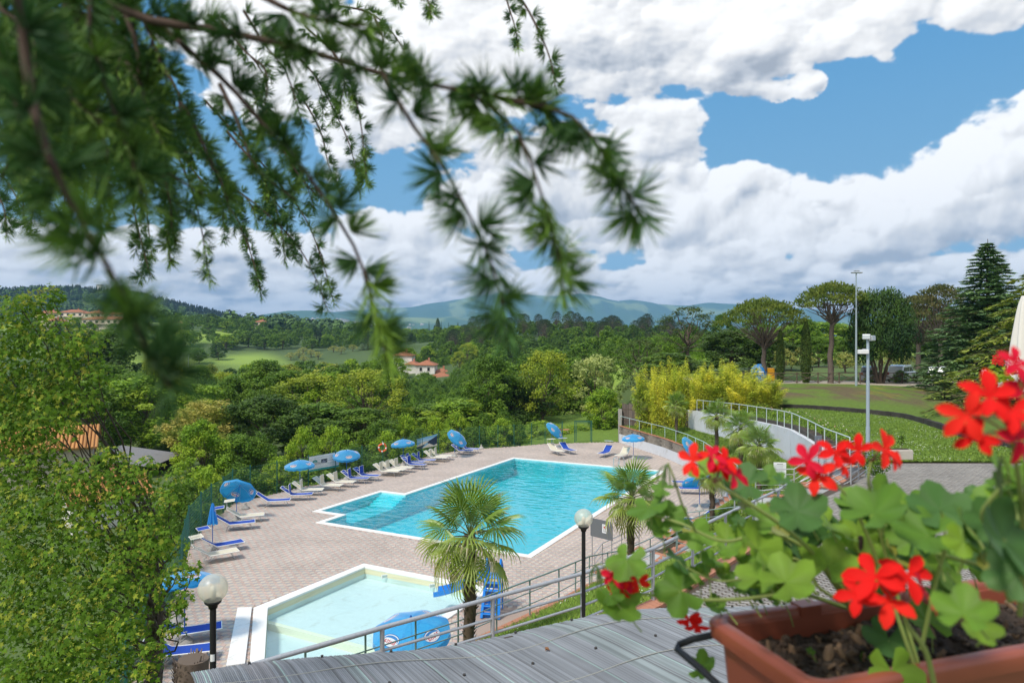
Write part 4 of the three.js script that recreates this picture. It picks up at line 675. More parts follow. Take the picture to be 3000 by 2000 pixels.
tree('fir', 'dark_shrub', 'dark juniper at the foot of the yellow-green cedar', 2770, 1080, 130, 52, null, { y: 5.9, cat: 'shrub' });
for (const [px, top, w, d, l] of [[2300, 1015, 70, 78, 'grey olive tree between the two cypresses'], [2350, 1020, 80, 84, 'grey olive tree behind the taller cypress'], [2480, 1030, 90, 80, 'olive tree behind the umbrella pine trunk'], [2610, 1025, 90, 86, 'olive tree above the parked cars'], [2660, 1040, 70, 88, 'olive tree right of the parked cars']]) tree('olive', 'olive_tree', l, px, top, w, d, null, { y: 6.44 });
for (const [px, top, w, d, k, l] of [[2400, 985, 110, 92, 'mid', 'round tree behind the taller cypress'], [2480, 990, 100, 96, 'mid2', 'round tree between umbrella pine and dark evergreen'], [2420, 940, 300, 170, 'bright', 'bright sunlit tree far behind the cypresses'], [2540, 950, 240, 190, 'bright', 'bright sunlit tree far behind the floodlight mast'], [2330, 945, 200, 160, 'bright', 'sunlit tree far behind the slim cypress'], [2700, 960, 220, 110, 'dark', 'dark tree closing the car park'], [2800, 900, 240, 100, 'dark', 'dark tree behind the blue cedar'], [2930, 860, 260, 90, 'dark', 'dark tree between the two cedars']]) tree(k, 'broadleaf_tree', l, px, top, w, d, null, { y: d < 130 ? 6.4 : undefined });
for (const [px, d, l] of [[2560, 67.2, 'yellow-flowered broom bush at the foot of the dark evergreen'], [2640, 66.8, 'low bush in front of the silver car'], [2700, 66.5, 'low bush in front of the white car'], [2740, 66.2, 'low bush by the end of the rustic fence']]) tree('shrub2', 'low_bush', l, px, 1085, 60, d, null, { y: 6.4 });
const nth = (k) => k + (k % 100 > 10 && k % 100 < 14 ? 'th' : ['th', 'st', 'nd', 'rd'][k % 10] || 'th');
function ordinals(done, label) { done.sort((a, b) => a[0] / a[1] - b[0] / b[1]).forEach((q, k) => { q[2].userData.label = `${label}, ${nth(k + 1)} from the left`; }); }
{ const row = []; seed(940); const F = [[-12, 20.5], [-13.6, 25.7], [-15, 29], [-17.2, 34.4], [-18.4, 39], [-18.9, 43.5], [-18.2, 46.6], [-16.4, 49.2], [-14.2, 52.6], [-12.4, 55.6], [-10, 60], [-8, 64.2], [-5.4, 66.8], [-3, 68.4], [-0.4, 69.6], [1.6, 70.6]]; F.forEach(([x, d], k) => { for (let j = 0; j < (d > 44 ? 2 : 1); j++) { const h = rr(1.9, 2.9) + j * 0.9, ox = -0.9 - j * 1.7 + rr(-0.3, 0.3), od = 0.9 + j * 1.8; row.push([x + ox, d + od, plant(pick(['shrub', 'shrub2', 'shrub2']), 'fence_bush', '', 'bush', x + ox, d + od, land(x + ox, d + od) - 0.4, h + 0.5, rr(2.9, 3.8), 'bushes along the outside of the fence')]); } }); ordinals(row, 'dense green bush behind the wire fence'); }
// the wood on the round hill, the valley and the slopes behind: one tree after another
seed(951);
const near2 = (list, x, d, r) => list.some(([a, b]) => Math.hypot(a - x, b - d) < r);
function scatter(n, kinds, name, label, group, fx, fd, H, Wd, gap, ok = () => true) { const done = []; let tries = 0; while (done.length < n && tries++ < n * 40) { const x = rr(...fx), d = rr(...fd); if (near2(done, x, d, gap) || !ok(x, d)) continue; const h = rr(...H); done.push([x, d, plant(((k) => d > 119 && KIND[k + 'Far'] ? k + 'Far' : k)(pick(kinds)), name, label, 'tree', x, d, land(x, d) - 0.3, h, rr(...Wd), group)]); } ordinals(done, label); }
const sight = (x, d) => !(d < 200 && x > d * 0.15) && !(d < 265 && x / d > -0.195 && x / d < -0.045);
const avoidHouse = (x, d) => sight(x, d) && !(x > -62 && x < -22 && d > 190 && d < 300);
scatter(46, ['pineC'], 'pine_tree', 'dark tall pine in the wood on the round hill', 'pines of the wood on the round hill', [-30, 105], [325, 440], [13, 18], [6, 9], 7.5);
scatter(22, ['fir', 'pineC', 'dark'], 'conifer_tree', 'dark conifer on the slope right of the round hill', 'conifers right of the round hill', [50, 130], [220, 330], [11, 16], [5, 7], 8);
scatter(24, ['mid', 'mid2', 'bright', 'locust', 'dark'], 'hedge_tree', 'leafy tree in the belt just behind the fence bushes', 'trees in the belt behind the fence', [-52, 8], [80, 118], [8, 11.5], [7, 10], 6.5, (x, d) => x < 4 + (d - 80) * 0.1 && sight(x, d));
scatter(40, ['mid', 'mid2', 'dark', 'mid'], 'valley_tree', 'green tree in the valley below the round hill', 'valley trees below the round hill', [-20, 75], [120, 320], [9, 13], [8, 12], 9, avoidHouse);
scatter(40, ['mid', 'bright', 'mid2', 'locust'], 'valley_tree', 'green tree in the valley around the white farmhouse', 'valley trees around the farmhouse', [-95, -18], [105, 330], [8, 11], [8, 11], 9, (x, d) => avoidHouse(x, d) && !(d > 290 && x < -60 && x > -130));
scatter(44, ['mid', 'dark', 'bright', 'blossom', 'mid2'], 'valley_tree', 'green tree on the near left slope beyond the barn', 'trees on the near left slope', [-150, -35], [95, 280], [8, 12], [9, 13], 9, sight);
scatter(84, ['mid', 'dark', 'mid2', 'bright', 'fir'], 'hillside_tree', 'tree on the slope between meadow and red-roofed terraces', 'trees on the slope beyond the meadow', [-300, -30], [440, 760], [8, 13], [12, 18], 13, (x, d) => !(x / d < -0.5 && d < 640));
scatter(20, ['dark', 'mid', 'fir'], 'hillside_tree', 'tree below the red-roofed terraces', 'trees below the terraces', [-340, -170], [330, 470], [9, 13], [10, 16], 13);
scatter(9, ['olive'], 'olive_tree', 'small grey olive in the grove above the meadow', 'olive grove above the meadow', [-150, -88], [395, 440], [4, 5.5], [6, 8], 7);
scatter(10, ['cypress', 'fir'], 'cypress_tree', 'dark cypress beside the hilltop villa', 'cypresses beside the hilltop villa', [-115, -60], [905, 960], [20, 28], [5, 9], 6);
scatter(26, ['mid', 'dark', 'bright'], 'hillside_tree', 'tree around the hilltop villa', 'trees around the hilltop villa', [-170, 40], [720, 880], [10, 15], [14, 22], 18, (x, d) => !(x > -110 && x < -80 && d < 860));
// far woods that read as one mass
{
  seed(960); const lm = new MB(); const mk = (n, R, H) => { for (let k = 0; k < n; k++) { const d = rdir(); const p = V(d.x * R, H * 0.55 + d.y * H * 0.45, d.z * R); const nn = d.clone().add(V(0, 0.5, 0)).add(rdir().multiplyScalar(0.5)).normalize(); const t = rr(0.75, 1.25); lm.color([t, t, t]); leafQuad(lm, p, nn, rdir(), rr(2, 3.6), rr(1.6, 2.4), 0.1); } };
  mk(90, 4.2, 11); const round = lm.geometry(); const cm = new MB(); for (let k = 0; k < 60; k++) { const h = rand(), a = rr(0, 6.3), R = 2.6 * (1 - h) + 0.2; const t = rr(0.75, 1.25); cm.color([t, t, t]); leafQuad(cm, V(Math.cos(a) * R, 1 + h * 13, Math.sin(a) * R), V(Math.cos(a), 0.6, Math.sin(a)).normalize(), V(0, 1, 0), rr(2.4, 3.6), rr(1.2, 1.9), 0.1); } const cone = cm.geometry();
  const wood = (name, label, geo, n, fx, fd, cols, sc, ok = () => true) => { const L = []; let tr = 0; while (L.length < n && tr++ < n * 20) { const x = rr(...fx), d = rr(...fd); if (ok(x, d)) L.push([x, d]); } const im = new THREE.InstancedMesh(geo, geo === round || geo === cone ? M.vcol : M.leaf, L.length), m4 = new THREE.Matrix4(), c = new THREE.Color(); L.forEach(([x, d], k) => { const s = rr(...sc); m4.makeRotationY(rr(0, 6)); m4.scale(V(s, s, s)); m4.setPosition(x, land(x, d) - 0.5, -d); im.setMatrixAt(k, m4); const b = mixc(pick(cols), pick(cols), rand()); im.setColorAt(k, c.setRGB(...b)); }); im.name = numbered(name); shade(im); tag(im, label, 'wood', null, 'stuff'); scene.add(im); };
  wood('ridge_forest', 'dark conifer forest along the far ridge', cone, 2600, [-1250, -430], [1180, 1560], [[0.02, 0.045, 0.02], [0.03, 0.055, 0.022], [0.025, 0.05, 0.026]], [0.8, 1.35], (x, d) => fbm(x / 160, d / 160, 4, 3) > -0.06 || d > 1330);
  wood('ridge_woodland', 'light green woodland on the flank of the ridge', round, 2600, [-1150, -150], [640, 1330], [[0.07, 0.14, 0.03], [0.10, 0.18, 0.04], [0.055, 0.11, 0.028]], [0.9, 1.7], (x, d) => fbm(x / 120, d / 120, 9, 3) > -0.12);
  wood('far_woodland', 'woodland dotted over the far valley', round, 2600, [-500, 700], [780, 2600], [[0.08, 0.15, 0.03], [0.12, 0.20, 0.035], [0.06, 0.12, 0.028]], [0.6, 1.1], (x, d) => fbm(x / 150, d / 150, 2, 3) > -0.1);
  wood('slope_woodland', 'leafy woodland on the slope between the meadow and the terraces', KIND.midFar[1], 420, [-330, -20], [455, 820], [[1, 1, 1], [0.8, 0.85, 0.9], [1.25, 1.2, 0.9]], [0.7, 1.15], (x, d) => fbm(x / 50, d / 50, 5, 2) > -0.18);
  wood('hill_undergrowth', 'green undergrowth between the pines of the round hill', KIND.midFar[1], 360, [-45, 125], [295, 440], [[1, 1, 1], [0.8, 0.85, 0.9], [1.1, 1.1, 0.9]], [0.5, 0.95]);
  wood('right_woodland', 'woodland behind the car park', KIND.mid2[1], 200, [40, 190], [150, 420], [[1, 1, 1], [0.75, 0.8, 0.9], [1.2, 1.15, 0.9]], [0.75, 1.0], (x, d) => x / d > 0.24);
  wood('valley_scrub', 'scrub and undergrowth filling the valley floor', KIND.shrub2[1], 1700, [-150, 70], [74, 340], [[1, 1, 1], [1.3, 1.25, 1], [0.75, 0.8, 0.9]], [0.6, 1.35], (x, d) => !(x > -62 && x < -22 && d > 245 && d < 300) && !(d > 290 && x < -55) && (x < 0 || d > 95) && (d > 80 || x < -6) && x < d * 0.3);
}

// ------------------------------------------------------------ palms
const frondGeo = [0, 1, 2].map((kind) => {
  seed(500 + kind); const mb = new MB(), R = 0.62, P = 0.55, cols = [[[0.17, 0.30, 0.035], [0.26, 0.38, 0.05]], [[0.25, 0.35, 0.045], [0.34, 0.42, 0.06]], [[0.44, 0.42, 0.09], [0.28, 0.34, 0.06]]][kind];
  mb.color([0.20, 0.24, 0.07]); mb.tube([V(0, 0, 0), V(0, 0.02, P * 0.5), V(0, 0, P)], (t) => lerp(0.016, 0.008, t), 5, false);
  const n = 26, bend = [0.22, 0.40, 0.75][kind];
  for (let k = 0; k < n; k++) {
    const f = (k / (n - 1) - 0.5) * 2, a = f * 2.25, L = R * lerp(1, 0.72, Math.abs(f)) * rr(0.92, 1.06), c = mixc(cols[0], cols[1], rand()), pt = (r, da, dy) => V(Math.sin(a + da) * r, -bend * r * r * 0.9 + dy - 0.12 * Math.abs(f) * r, P + Math.cos(a + da) * r);
    mb.color(c); const w = 0.058, m = 0.55 * L, q = 0.82 * L, hang = rr(0.02, 0.07) * (1 + kind);
    mb.tri(pt(0.02, 0, 0), pt(m, -w, 0), pt(m, 0, 0.022)); mb.tri(pt(0.02, 0, 0), pt(m, 0, 0.022), pt(m, w, 0)); mb.quad(pt(m, -w, 0), pt(q, -w * 0.55, -hang * 0.4), pt(q, 0, -hang * 0.4 + 0.01), pt(m, 0, 0.022)); mb.quad(pt(m, 0, 0.022), pt(q, 0, -hang * 0.4 + 0.01), pt(q, w * 0.55, -hang * 0.4), pt(m, w, 0));
    mb.color(kind === 2 || rand() < 0.25 ? [0.32, 0.28, 0.11] : c); mb.tri(pt(q, -w * 0.55, -hang * 0.4), pt(L, -0.01, -hang * 1.6), pt(q, 0, -hang * 0.4 + 0.01)); mb.tri(pt(q, 0, -hang * 0.4 + 0.01), pt(L, 0.012, -hang * 1.6), pt(q, w * 0.55, -hang * 0.4));
  }
  return mb.geometry();
});
function palm(label, x, d, y, crownY, diam, sd, lean = 0) {
  seed(sd); const g = thing('fan_palm', label, 'palm tree', V(x, y, -d)); const H = crownY - y, tm = new MB(), pts = wander(V(0, -0.15, 0), V(lean, H, 0), 10, 0.03);
  tm.color([0.115, 0.08, 0.055]); tm.tube(pts, (t) => (0.105 + 0.03 * Math.sin(t * 3) + 0.012 * Math.sin(t * 60)) * lerp(0.95, 1.12, t), 12, true, 1);
  for (let k = 0; k < H * 75; k++) { const t = rand(), q = Math.min(9, Math.floor(t * 10)), p = pts[q].clone().lerp(pts[q + 1], t * 10 - q), a = rr(0, 6.283), o = V(Math.cos(a), 0, Math.sin(a)), r = 0.115 + 0.03 * Math.sin(t * 3), w = rr(0.5, 1.5); tm.color([0.14 * w, 0.10 * w, 0.066 * w]); const s = V(-Math.sin(a), 0, Math.cos(a)).multiplyScalar(rr(0.015, 0.04)), b = p.clone().addScaledVector(o, r * 0.92), tip = p.clone().addScaledVector(o, r + rr(0.015, 0.075)).add(V(0, rr(0.05, 0.13), 0)); tm.tri(b.clone().sub(s), b.clone().add(s), tip); tm.tri(b.clone().add(s), b.clone().sub(s).addScaledVector(o, -0.01), tip); }
  tm.mesh('trunk', M.vcolGrain, g);
  const n = 27, sc = diam / 2 / 1.08;
  for (let k = 0; k < n; k++) {
    const u = (k + 0.5) / n, el = lerp(1.45, -0.95, Math.pow(u, 0.9)) + rr(-0.12, 0.12), a = k * 2.39996 + rr(-0.25, 0.25), kind = u < 0.5 ? 0 : u < 0.8 ? 1 : (rand() < 0.6 ? 2 : 1);
    const f = part(g, 'frond', frondGeo[kind], M.glossLeaf); f.position.set(lean, H - 0.05 + 0.1 * (1 - u), 0); f.rotation.set(0, 0, 0); f.rotation.order = 'YXZ'; f.rotation.y = a; f.rotation.x = -el; f.rotation.z = rr(-0.5, 0.5); const s = sc * rr(0.85, 1.08); f.scale.set(s, s, s);
  }
  return g;
}
palm('large fan palm beside the blue slide, in front of the paddling pool', -0.92, 14.6, 3.6, 6.35, 2.55, 511, 0.02);
palm('fan palm standing before the far corner of the pool, by the globe lamp', 4.35, 25, 1.75, 4.78, 2.8, 512, 0.05);
palm('fan palm with yellowing lower fronds beside the curved wall railing', 14.7, 49, 1.9, 5.15, 2.5, 513);
palm('fan palm between its two neighbours in front of the pale wall', 14.65, 43.7, 2.25, 4.95, 2.5, 514);
palm('shorter fan palm with spreading fronds nearest the info board', 13.05, 36, 2.6, 5.0, 2.5, 515);
palm('fan palm in front of the reed fence, second from the back gate', 14.95, 62, 1.75, 4.7, 2.6, 516);
palm('fan palm in front of the reed fence, closest to the back gate', 12.9, 68, 1.7, 4.6, 2.5, 517);
palm('fan palm half hidden behind the red geranium, by the lower steps', 10.1, 34.4, 1.0, 3.9, 2.2, 518);

// ------------------------------------------------------------ bamboo
{ seed(520); const cul = new MB(), lm = new MB(), H = 6, Wd = 4.4;
  for (let k = 0; k < 34; k++) { const a = rr(0, 6.28), R = Math.sqrt(rand()) * 0.9, h = rr(0.55, 1.12) * H, out = rr(0.2, 1.3), b = V(Math.cos(a) * R, 0, Math.sin(a) * R), pts = []; for (let s = 0; s <= 6; s++) { const t = s / 6; pts.push(b.clone().add(V(Math.cos(a) * out * t * t, h * (t - 0.08 * t * t * out), Math.sin(a) * out * t * t))); } cul.color([0.22, 0.22, 0.06]); cul.tube(pts, (t) => lerp(0.02, 0.005, t), 5, false); const tone = mixc([0.36, 0.50, 0.04], [0.92, 0.84, 0.09], Math.pow(rand(), 0.9));
    for (let s = 0; s < 380; s++) { const t = Math.pow(rand(), 0.66), q = Math.min(5, Math.floor(t * 6)), p = pts[q].clone().lerp(pts[q + 1], t * 6 - q), d = rdir(); p.add(V(d.x * 0.6 * (1.08 - t * 0.8), d.y * 0.3, d.z * 0.6 * (1.08 - t * 0.8))); const w = rr(0.75, 1.25); lm.color([tone[0] * w, tone[1] * w, tone[2] * w]); const dir = V(d.x, -0.35, d.z).normalize(); leafQuad(lm, p, V(0, 1, 0).add(rdir().multiplyScalar(0.8)).normalize(), dir, rr(0.2, 0.34), 0.05, 0.1); } }
  const cg = cul.geometry(), lg = lm.geometry();
  for (const [px, d, top, l] of [[1905, 68, 1085, 'bamboo clump at the dark end of the row, behind the reed fence'], [1950, 66.5, 1068, 'tall yellow bamboo clump, second from the reed fence end'], [1992, 66, 1090, 'bamboo clump third along the row'], [2030, 64.5, 1072, 'bamboo clump behind the reed fence corner'], [2078, 63, 1080, 'bamboo clump above the start of the pale wall'], [2120, 62, 1066, 'golden bamboo clump with the tallest tips'], [2168, 60, 1072, 'golden bamboo clump in the middle of the wall'], [2205, 58.5, 1098, 'bamboo clump leaning over the pale wall'], [2238, 57.5, 1108, 'bamboo clump at the sunny end of the row']]) { const x = (px - 1500) / 2000 * d, y = px < 2045 ? 1.7 : lawnY(x, d), h = EYE - (top - 1000) / 2000 * d - y; const g = thing('bamboo', l, 'bamboo', V(x, y - 0.1, -d), rr(0, 6), 'bamboo row above the palm garden'); g.scale.set(1.05, h / 5.7, 1.05); part(g, 'culms', cg, M.vcol); part(g, 'leaves', lg, M.leaf); } }

// ------------------------------------------------------------ the maple at the left
{
  seed(530); const g = thing('maple_tree', 'large field maple with yellow-green seed wings filling the near left', 'tree', V(-8.2, 0.6, -15.5)); const O = g.position.clone();
  const clumps = [[60, 905, 55, 12.2], [120, 895, 50, 12.4], [150, 870, 38, 12.5], [40, 985, 110, 12.6], [170, 1000, 85, 12.4], [255, 1015, 60, 12.2], [60, 1090, 140, 12.8], [215, 1085, 85, 12.5], [285, 1105, 48, 12.2], [40, 1210, 130, 12.8], [165, 1180, 100, 12.5], [255, 1190, 52, 12.4], [30, 1320, 95, 12.4], [110, 1370, 75, 12.2], [60, 1265, 60, 12.2], [205, 1395, 62, 11.8], [300, 1345, 34, 11.6], [150, 1310, 36, 12], [215, 1265, 30, 12.1], [120, 1262, 46, 12], [190, 1240, 36, 12.2], [330, 1330, 30, 11.5], [40, 1440, 130, 12.6], [330, 1395, 70, 11.6], [430, 1375, 42, 11.4], [500, 1408, 38, 11.4], [250, 1440, 90, 11.8], [390, 1450, 85, 11.5], [495, 1475, 50, 11.3], [140, 1520, 140, 12.2], [300, 1540, 110, 11.8], [430, 1550, 75, 11.4], [60, 1640, 150, 12.3], [240, 1650, 130, 11.8], [400, 1640, 85, 11.4], [520, 1680, 42, 11.1], [560, 1678, 30, 11.0], [470, 1600, 60, 11.2], [540, 1760, 34, 11.0], [500, 1850, 40, 11.0], [460, 1730, 60, 11.2], [330, 1760, 120, 11.5], [150, 1770, 140, 12], [520, 1785, 34, 11.0], [60, 1880, 140, 12], [250, 1880, 130, 11.6], [385, 1860, 70, 11.2], [450, 1915, 42, 11.0], [150, 1990, 120, 11.8], [320, 1975, 85, 11.4], [430, 1975, 45, 11.1], [-80, 1000, 160, 13], [-90, 1250, 170, 13], [-90, 1500, 180, 13], [-80, 1750, 190, 12.6], [40, 2060, 140, 12]].map(([x, y, r, d]) => [at(x, y, d), r / 2000 * d]);
  const wood = new MB(); wood.tube(wander(V(0, -1.5, 0), V(0.3, 2.6, 0.4), 6, 0.06), (t) => lerp(0.24, 0.17, t), 8, false);
  clumps.forEach(([c, r], k) => { const e = c.clone().sub(O); wood.tube(wander(V(0.3 + rr(-0.1, 0.1), clamp(e.y * 0.55, 1.4, 7), 0.4), e, 7, 0.22), (t) => lerp(0.035, 0.008, Math.sqrt(t)), 5, false); if (k % 3 === 0) wood.tube(wander(V(0.3, 2.4, 0.4), V(0.3, clamp(e.y * 0.55, 1.4, 7), 0.4), 4, 0.1), (t) => lerp(0.13, 0.06, t), 6, false); });
  const outl = []; for (const [a, r] of [[0, 0.16], [0.32, 0.36], [0.62, 0.66], [0.98, 0.42], [1.28, 1.0]]) outl.push([a, r]);
  const star = []; { const lobes = [[-2.2, 0.55], [-1.15, 0.86], [0, 1.0], [1.15, 0.86], [2.2, 0.55]]; for (let k = 0; k < 5; k++) { star.push(lobes[k]); if (k < 4) star.push([(lobes[k][0] + lobes[k + 1][0]) / 2, 0.42]); } star.push([Math.PI, 0.12]); }
  const lm = new MB(), seedm = new MB();
  const leaf = (p, n, up, s, c) => { const sx = V().crossVectors(up, n).normalize(), t = V().crossVectors(n, sx).normalize(); lm.color(c); const k = lm.k; lm.v(p.x, p.y, p.z, n.x, n.y, n.z); for (const [a, r] of star) { const q = p.clone().addScaledVector(sx, Math.sin(a) * r * s).addScaledVector(t, Math.cos(a) * r * s).addScaledVector(n, -0.22 * s * r * r); lm.v(q.x, q.y, q.z, n.x, n.y, n.z); } for (let j = 0; j < star.length; j++) lm.i.push(k, k + 1 + (j + 1) % star.length, k + 1 + j); };
  for (const [cw, r] of clumps) {
    const c = cw.clone().sub(O), sunny = rand(); const n = Math.round(470 * r * r / 0.42 + 40 * r);
    for (let k = 0; k < n; k++) { const d = rdir(); if (d.y < -0.3 && rand() < 0.55) d.y *= -1; const q = r * Math.pow(rand(), 0.26) * (1 + 0.45 * noise3(d.x * 2 + c.x * 3, d.y * 2 + c.y * 3, d.z * 2)), p = c.clone().addScaledVector(d, q); const nn = d.clone().multiplyScalar(0.85).add(V(0.08, 0.5, 0.35)).add(rdir().multiplyScalar(0.5)).normalize(); const young = rand() < 0.16, w = rr(0.75, 1.25), b = young ? [0.36, 0.42, 0.05] : mixc([0.085, 0.18, 0.016], [0.165, 0.29, 0.024], rand()); leaf(p, nn, rdir().add(V(0, -0.6, 0)).normalize(), rr(0.048, 0.08), [b[0] * w, b[1] * w, b[2] * w]); }
    for (let k = 0; k < 18 * r; k++) { const d = rdir(); d.y = Math.abs(d.y) * 0.9; d.z = Math.abs(d.z); const p = c.clone().addScaledVector(d, r * rr(0.8, 1.02)); for (let j = 0; j < 7; j++) { const e = p.clone().addScaledVector(rdir(), 0.045), w = rr(0.8, 1.2); const b = mixc([0.56, 0.50, 0.09], [0.40, 0.43, 0.06], rand()); seedm.color([b[0] * w, b[1] * w, b[2] * w]); leafQuad(seedm, e, rdir(), V(rr(-1, 1), -0.5, rr(-1, 1)).normalize(), 0.055, 0.018, 0.1); } }
  }
  const ml = phys([1, 1, 1], 0.8, { vertexColors: true, specularIntensity: 0.15, transmission: 0.5, thickness: 0, side: THREE.DoubleSide }); wood.mesh('trunk', M.bark, g); lm.mesh('crown', ml, g); seedm.mesh('seed_wings', ml, g);
}

// ------------------------------------------------------------ cedar boughs hanging into the top of the view
{
  seed(540); const g = thing('cedar_tree', 'cedar with needle-tufted boughs hanging in front of the balcony', 'tree', V(-4.2, 5.2, -2.2)); const O = g.position.clone();
  const tr = new MB(); tr.tube(wander(V(0, -0.4, 0), V(0.3, 9, 0), 8, 0.05), (t) => lerp(0.3, 0.16, t), 10, false); tr.mesh('trunk', M.bark, g);
  const greens = [[0.036, 0.105, 0.024], [0.058, 0.145, 0.03], [0.046, 0.12, 0.038]], fresh = [0.18, 0.31, 0.03];
  const tuft = (mb, p, axis, n, L, tone, w, spread = 1.15) => { for (let k = 0; k < n; k++) { const d = axis.clone().addScaledVector(rdir(), spread).normalize(), t = rr(0.75, 1.3), l = L * rr(0.75, 1.1); mb.color([tone[0] * t, tone[1] * t, tone[2] * t]); const s = V().crossVectors(d, rdir()).normalize(), u = V().crossVectors(s, d), m = p.clone().addScaledVector(d, l * 0.55), e = p.clone().addScaledVector(d, l), b = p.clone().addScaledVector(d, 0.002); const q = mb.k; mb.v(b.x - s.x * w * 0.6, b.y - s.y * w * 0.6, b.z - s.z * w * 0.6, u.x, u.y, u.z); mb.v(b.x + s.x * w * 0.6, b.y + s.y * w * 0.6, b.z + s.z * w * 0.6, u.x, u.y, u.z); mb.v(m.x + s.x * w, m.y + s.y * w, m.z + s.z * w, u.x, u.y, u.z); mb.v(m.x - s.x * w, m.y - s.y * w, m.z - s.z * w, u.x, u.y, u.z); mb.v(e.x, e.y, e.z, u.x, u.y, u.z); mb.i.push(q, q + 1, q + 2, q, q + 2, q + 3, q + 3, q + 2, q + 4); } };
  // a bough along points given as on the survey photograph with the distance of each end
  function bough(pts, d0, d1, r0, gap, single) {
    const cr = new THREE.CatmullRomCurve3(pts.map(([x, y], k) => at(x, y, lerp(d0, d1, k / (pts.length - 1))).sub(O))), len = cr.getLength(), n = Math.max(6, Math.round(len / 0.03)); const line = cr.getSpacedPoints(n);
    const tw = new MB(); tw.tube(line, (t) => lerp(r0, r0 * 0.3, t), 6); const b = tw.mesh('bough', M.twig, g); const all = new MB(); const m = Math.round(len / gap); const tipc = rand() < 0.7;
    for (let k = 0; k < m; k++) {
      const t = (k + rr(0.2, 0.8)) / m, p = cr.getPointAt(clamp(t)), tg = cr.getTangentAt(clamp(t)); const side = V().crossVectors(tg, rdir()).normalize(); side.y += 0.25; side.normalize(); const s = p.clone().addScaledVector(side, rr(0.002, 0.006)), tone = mixc(mixc(pick(greens), pick(greens), rand()), fresh, Math.pow(rand(), 3) * 0.7);
      const mb = single ? new MB() : all; tuft(mb, s, side.clone().addScaledVector(tg, 0.25), (single ? 46 : 34) + Math.floor(rr(0, 10)), single ? rr(0.030, 0.040) : rr(0.023, 0.032), tone, single ? 0.00095 : 0.00085, 0.85); if (single) { const q = mb.mesh('needle_tuft', M.needle, b); }
    }
    const tip = cr.getPointAt(1), tg = cr.getTangentAt(1); const tone = tipc ? mixc(greens[1], fresh, rr(0.4, 1)) : greens[1]; const sh = new MB(); for (let k = 0; k < 8; k++) tuft(sh, cr.getPointAt(clamp(1 - k * 0.012 / Math.max(0.1, len))), tg, single ? 18 : 11, single ? 0.034 : 0.027, tone, 0.0009, 0.75); sh.mesh('shoot', M.needle, b);
    if (!single) { const q = all.mesh('needles', M.needle, b); q.userData.kind = 'stuff'; }
    return cr;
  }
  const D = 1.2755, q = (l) => l.map(([x, y]) => [x * D, y * D]);
  // the near boughs
  bough(q([[250, 5], [340, 45], [500, 70], [700, 115], [880, 170], [1020, 200], [1120, 215], [1240, 245]]), 0.70, 0.60, 0.0048, 0.019, true);
  bough(q([[880, 172], [950, 290], [1010, 370], [1060, 460], [1110, 560], [1140, 640], [1168, 760]]), 0.62, 0.56, 0.0024, 0.020, true);
  bough(q([[1080, 215], [1180, 290], [1225, 390], [1248, 460], [1275, 540], [1292, 660]]), 0.61, 0.58, 0.0022, 0.019, true);
  bough(q([[1180, 232], [1290, 255], [1350, 300], [1400, 380], [1440, 440], [1475, 495]]), 0.60, 0.57, 0.0026, 0.015, true);
  bough(q([[370, 60], [450, 130], [520, 190], [600, 280], [690, 380], [760, 480], [820, 580], [855, 690], [890, 830]]), 0.74, 0.66, 0.0034, 0.020, true);
  bough(q([[40, -30], [60, 150], [100, 330], [170, 480], [240, 600], [310, 740], [350, 830], [390, 890]]), 0.46, 0.40, 0.0036, 0.015, true);
  bough(q([[150, -20], [210, 120], [260, 250], [300, 360], [330, 470]]), 0.62, 0.58, 0.0036, 0.022, true);
  bough(q([[-30, 60], [30, 210], [60, 330], [120, 430]]), 0.55, 0.52, 0.0036, 0.020, true);
  bough(q([[250, 20], [280, 120], [330, 210], [400, 300]]), 0.80, 0.78, 0.0036, 0.022, true);
  bough(q([[600, -10], [680, 30], [760, 50], [840, 60]]), 0.66, 0.64, 0.0034, 0.022, true);
  // the boughs behind them
  const far = [[[290, 100], [340, 230], [400, 340], [450, 470], [480, 640]], [[250, 250], [290, 400], [315, 520], [345, 635]], [[380, 300], [450, 400], [530, 480], [575, 580], [600, 680]], [[400, 260], [500, 400], [600, 480], [680, 560], [725, 640], [752, 712]], [[470, 230], [560, 330], [640, 420], [700, 500], [740, 600], [766, 695]], [[350, 330], [372, 430], [385, 520], [390, 600]], [[560, 180], [640, 300], [690, 390], [722, 480]], [[640, 90], [720, 170], [770, 260], [805, 340], [826, 445]], [[700, 60], [780, 140], [822, 250], [842, 410]], [[760, 10], [850, 30], [905, 80], [945, 150], [975, 200]], [[1165, -40], [1205, 10], [1232, 60], [1262, 130], [1277, 205]], [[1155, -30], [1170, 20], [1185, 70], [1190, 110]], [[905, -40], [915, 8]], [[975, -40], [990, 35]], [[-40, 350], [10, 410], [45, 470], [72, 545]], [[-40, 420], [5, 470], [14, 540]], [[30, 380], [50, 430], [52, 500]], [[440, 330], [520, 420], [560, 520], [580, 600], [596, 640]], [[520, 300], [600, 400], [640, 500], [655, 600]], [[300, 300], [330, 420], [340, 520], [348, 590]], [[860, 40], [880, 90], [872, 140], [880, 170]], [[680, 200], [735, 300], [755, 380], [780, 440]]];
  for (let k = 0; k < 14; k++) { const x = rr(-40, 330), y = rr(-120, 90), d = rr(0.58, 0.8); bough(q([[x, y], [x + rr(10, 50), y + rr(60, 100)], [x + rr(20, 90), y + rr(140, 200)], [x + rr(40, 130), y + rr(220, 300)]]), d, d * 0.97, 0.003, 0.018, false); }
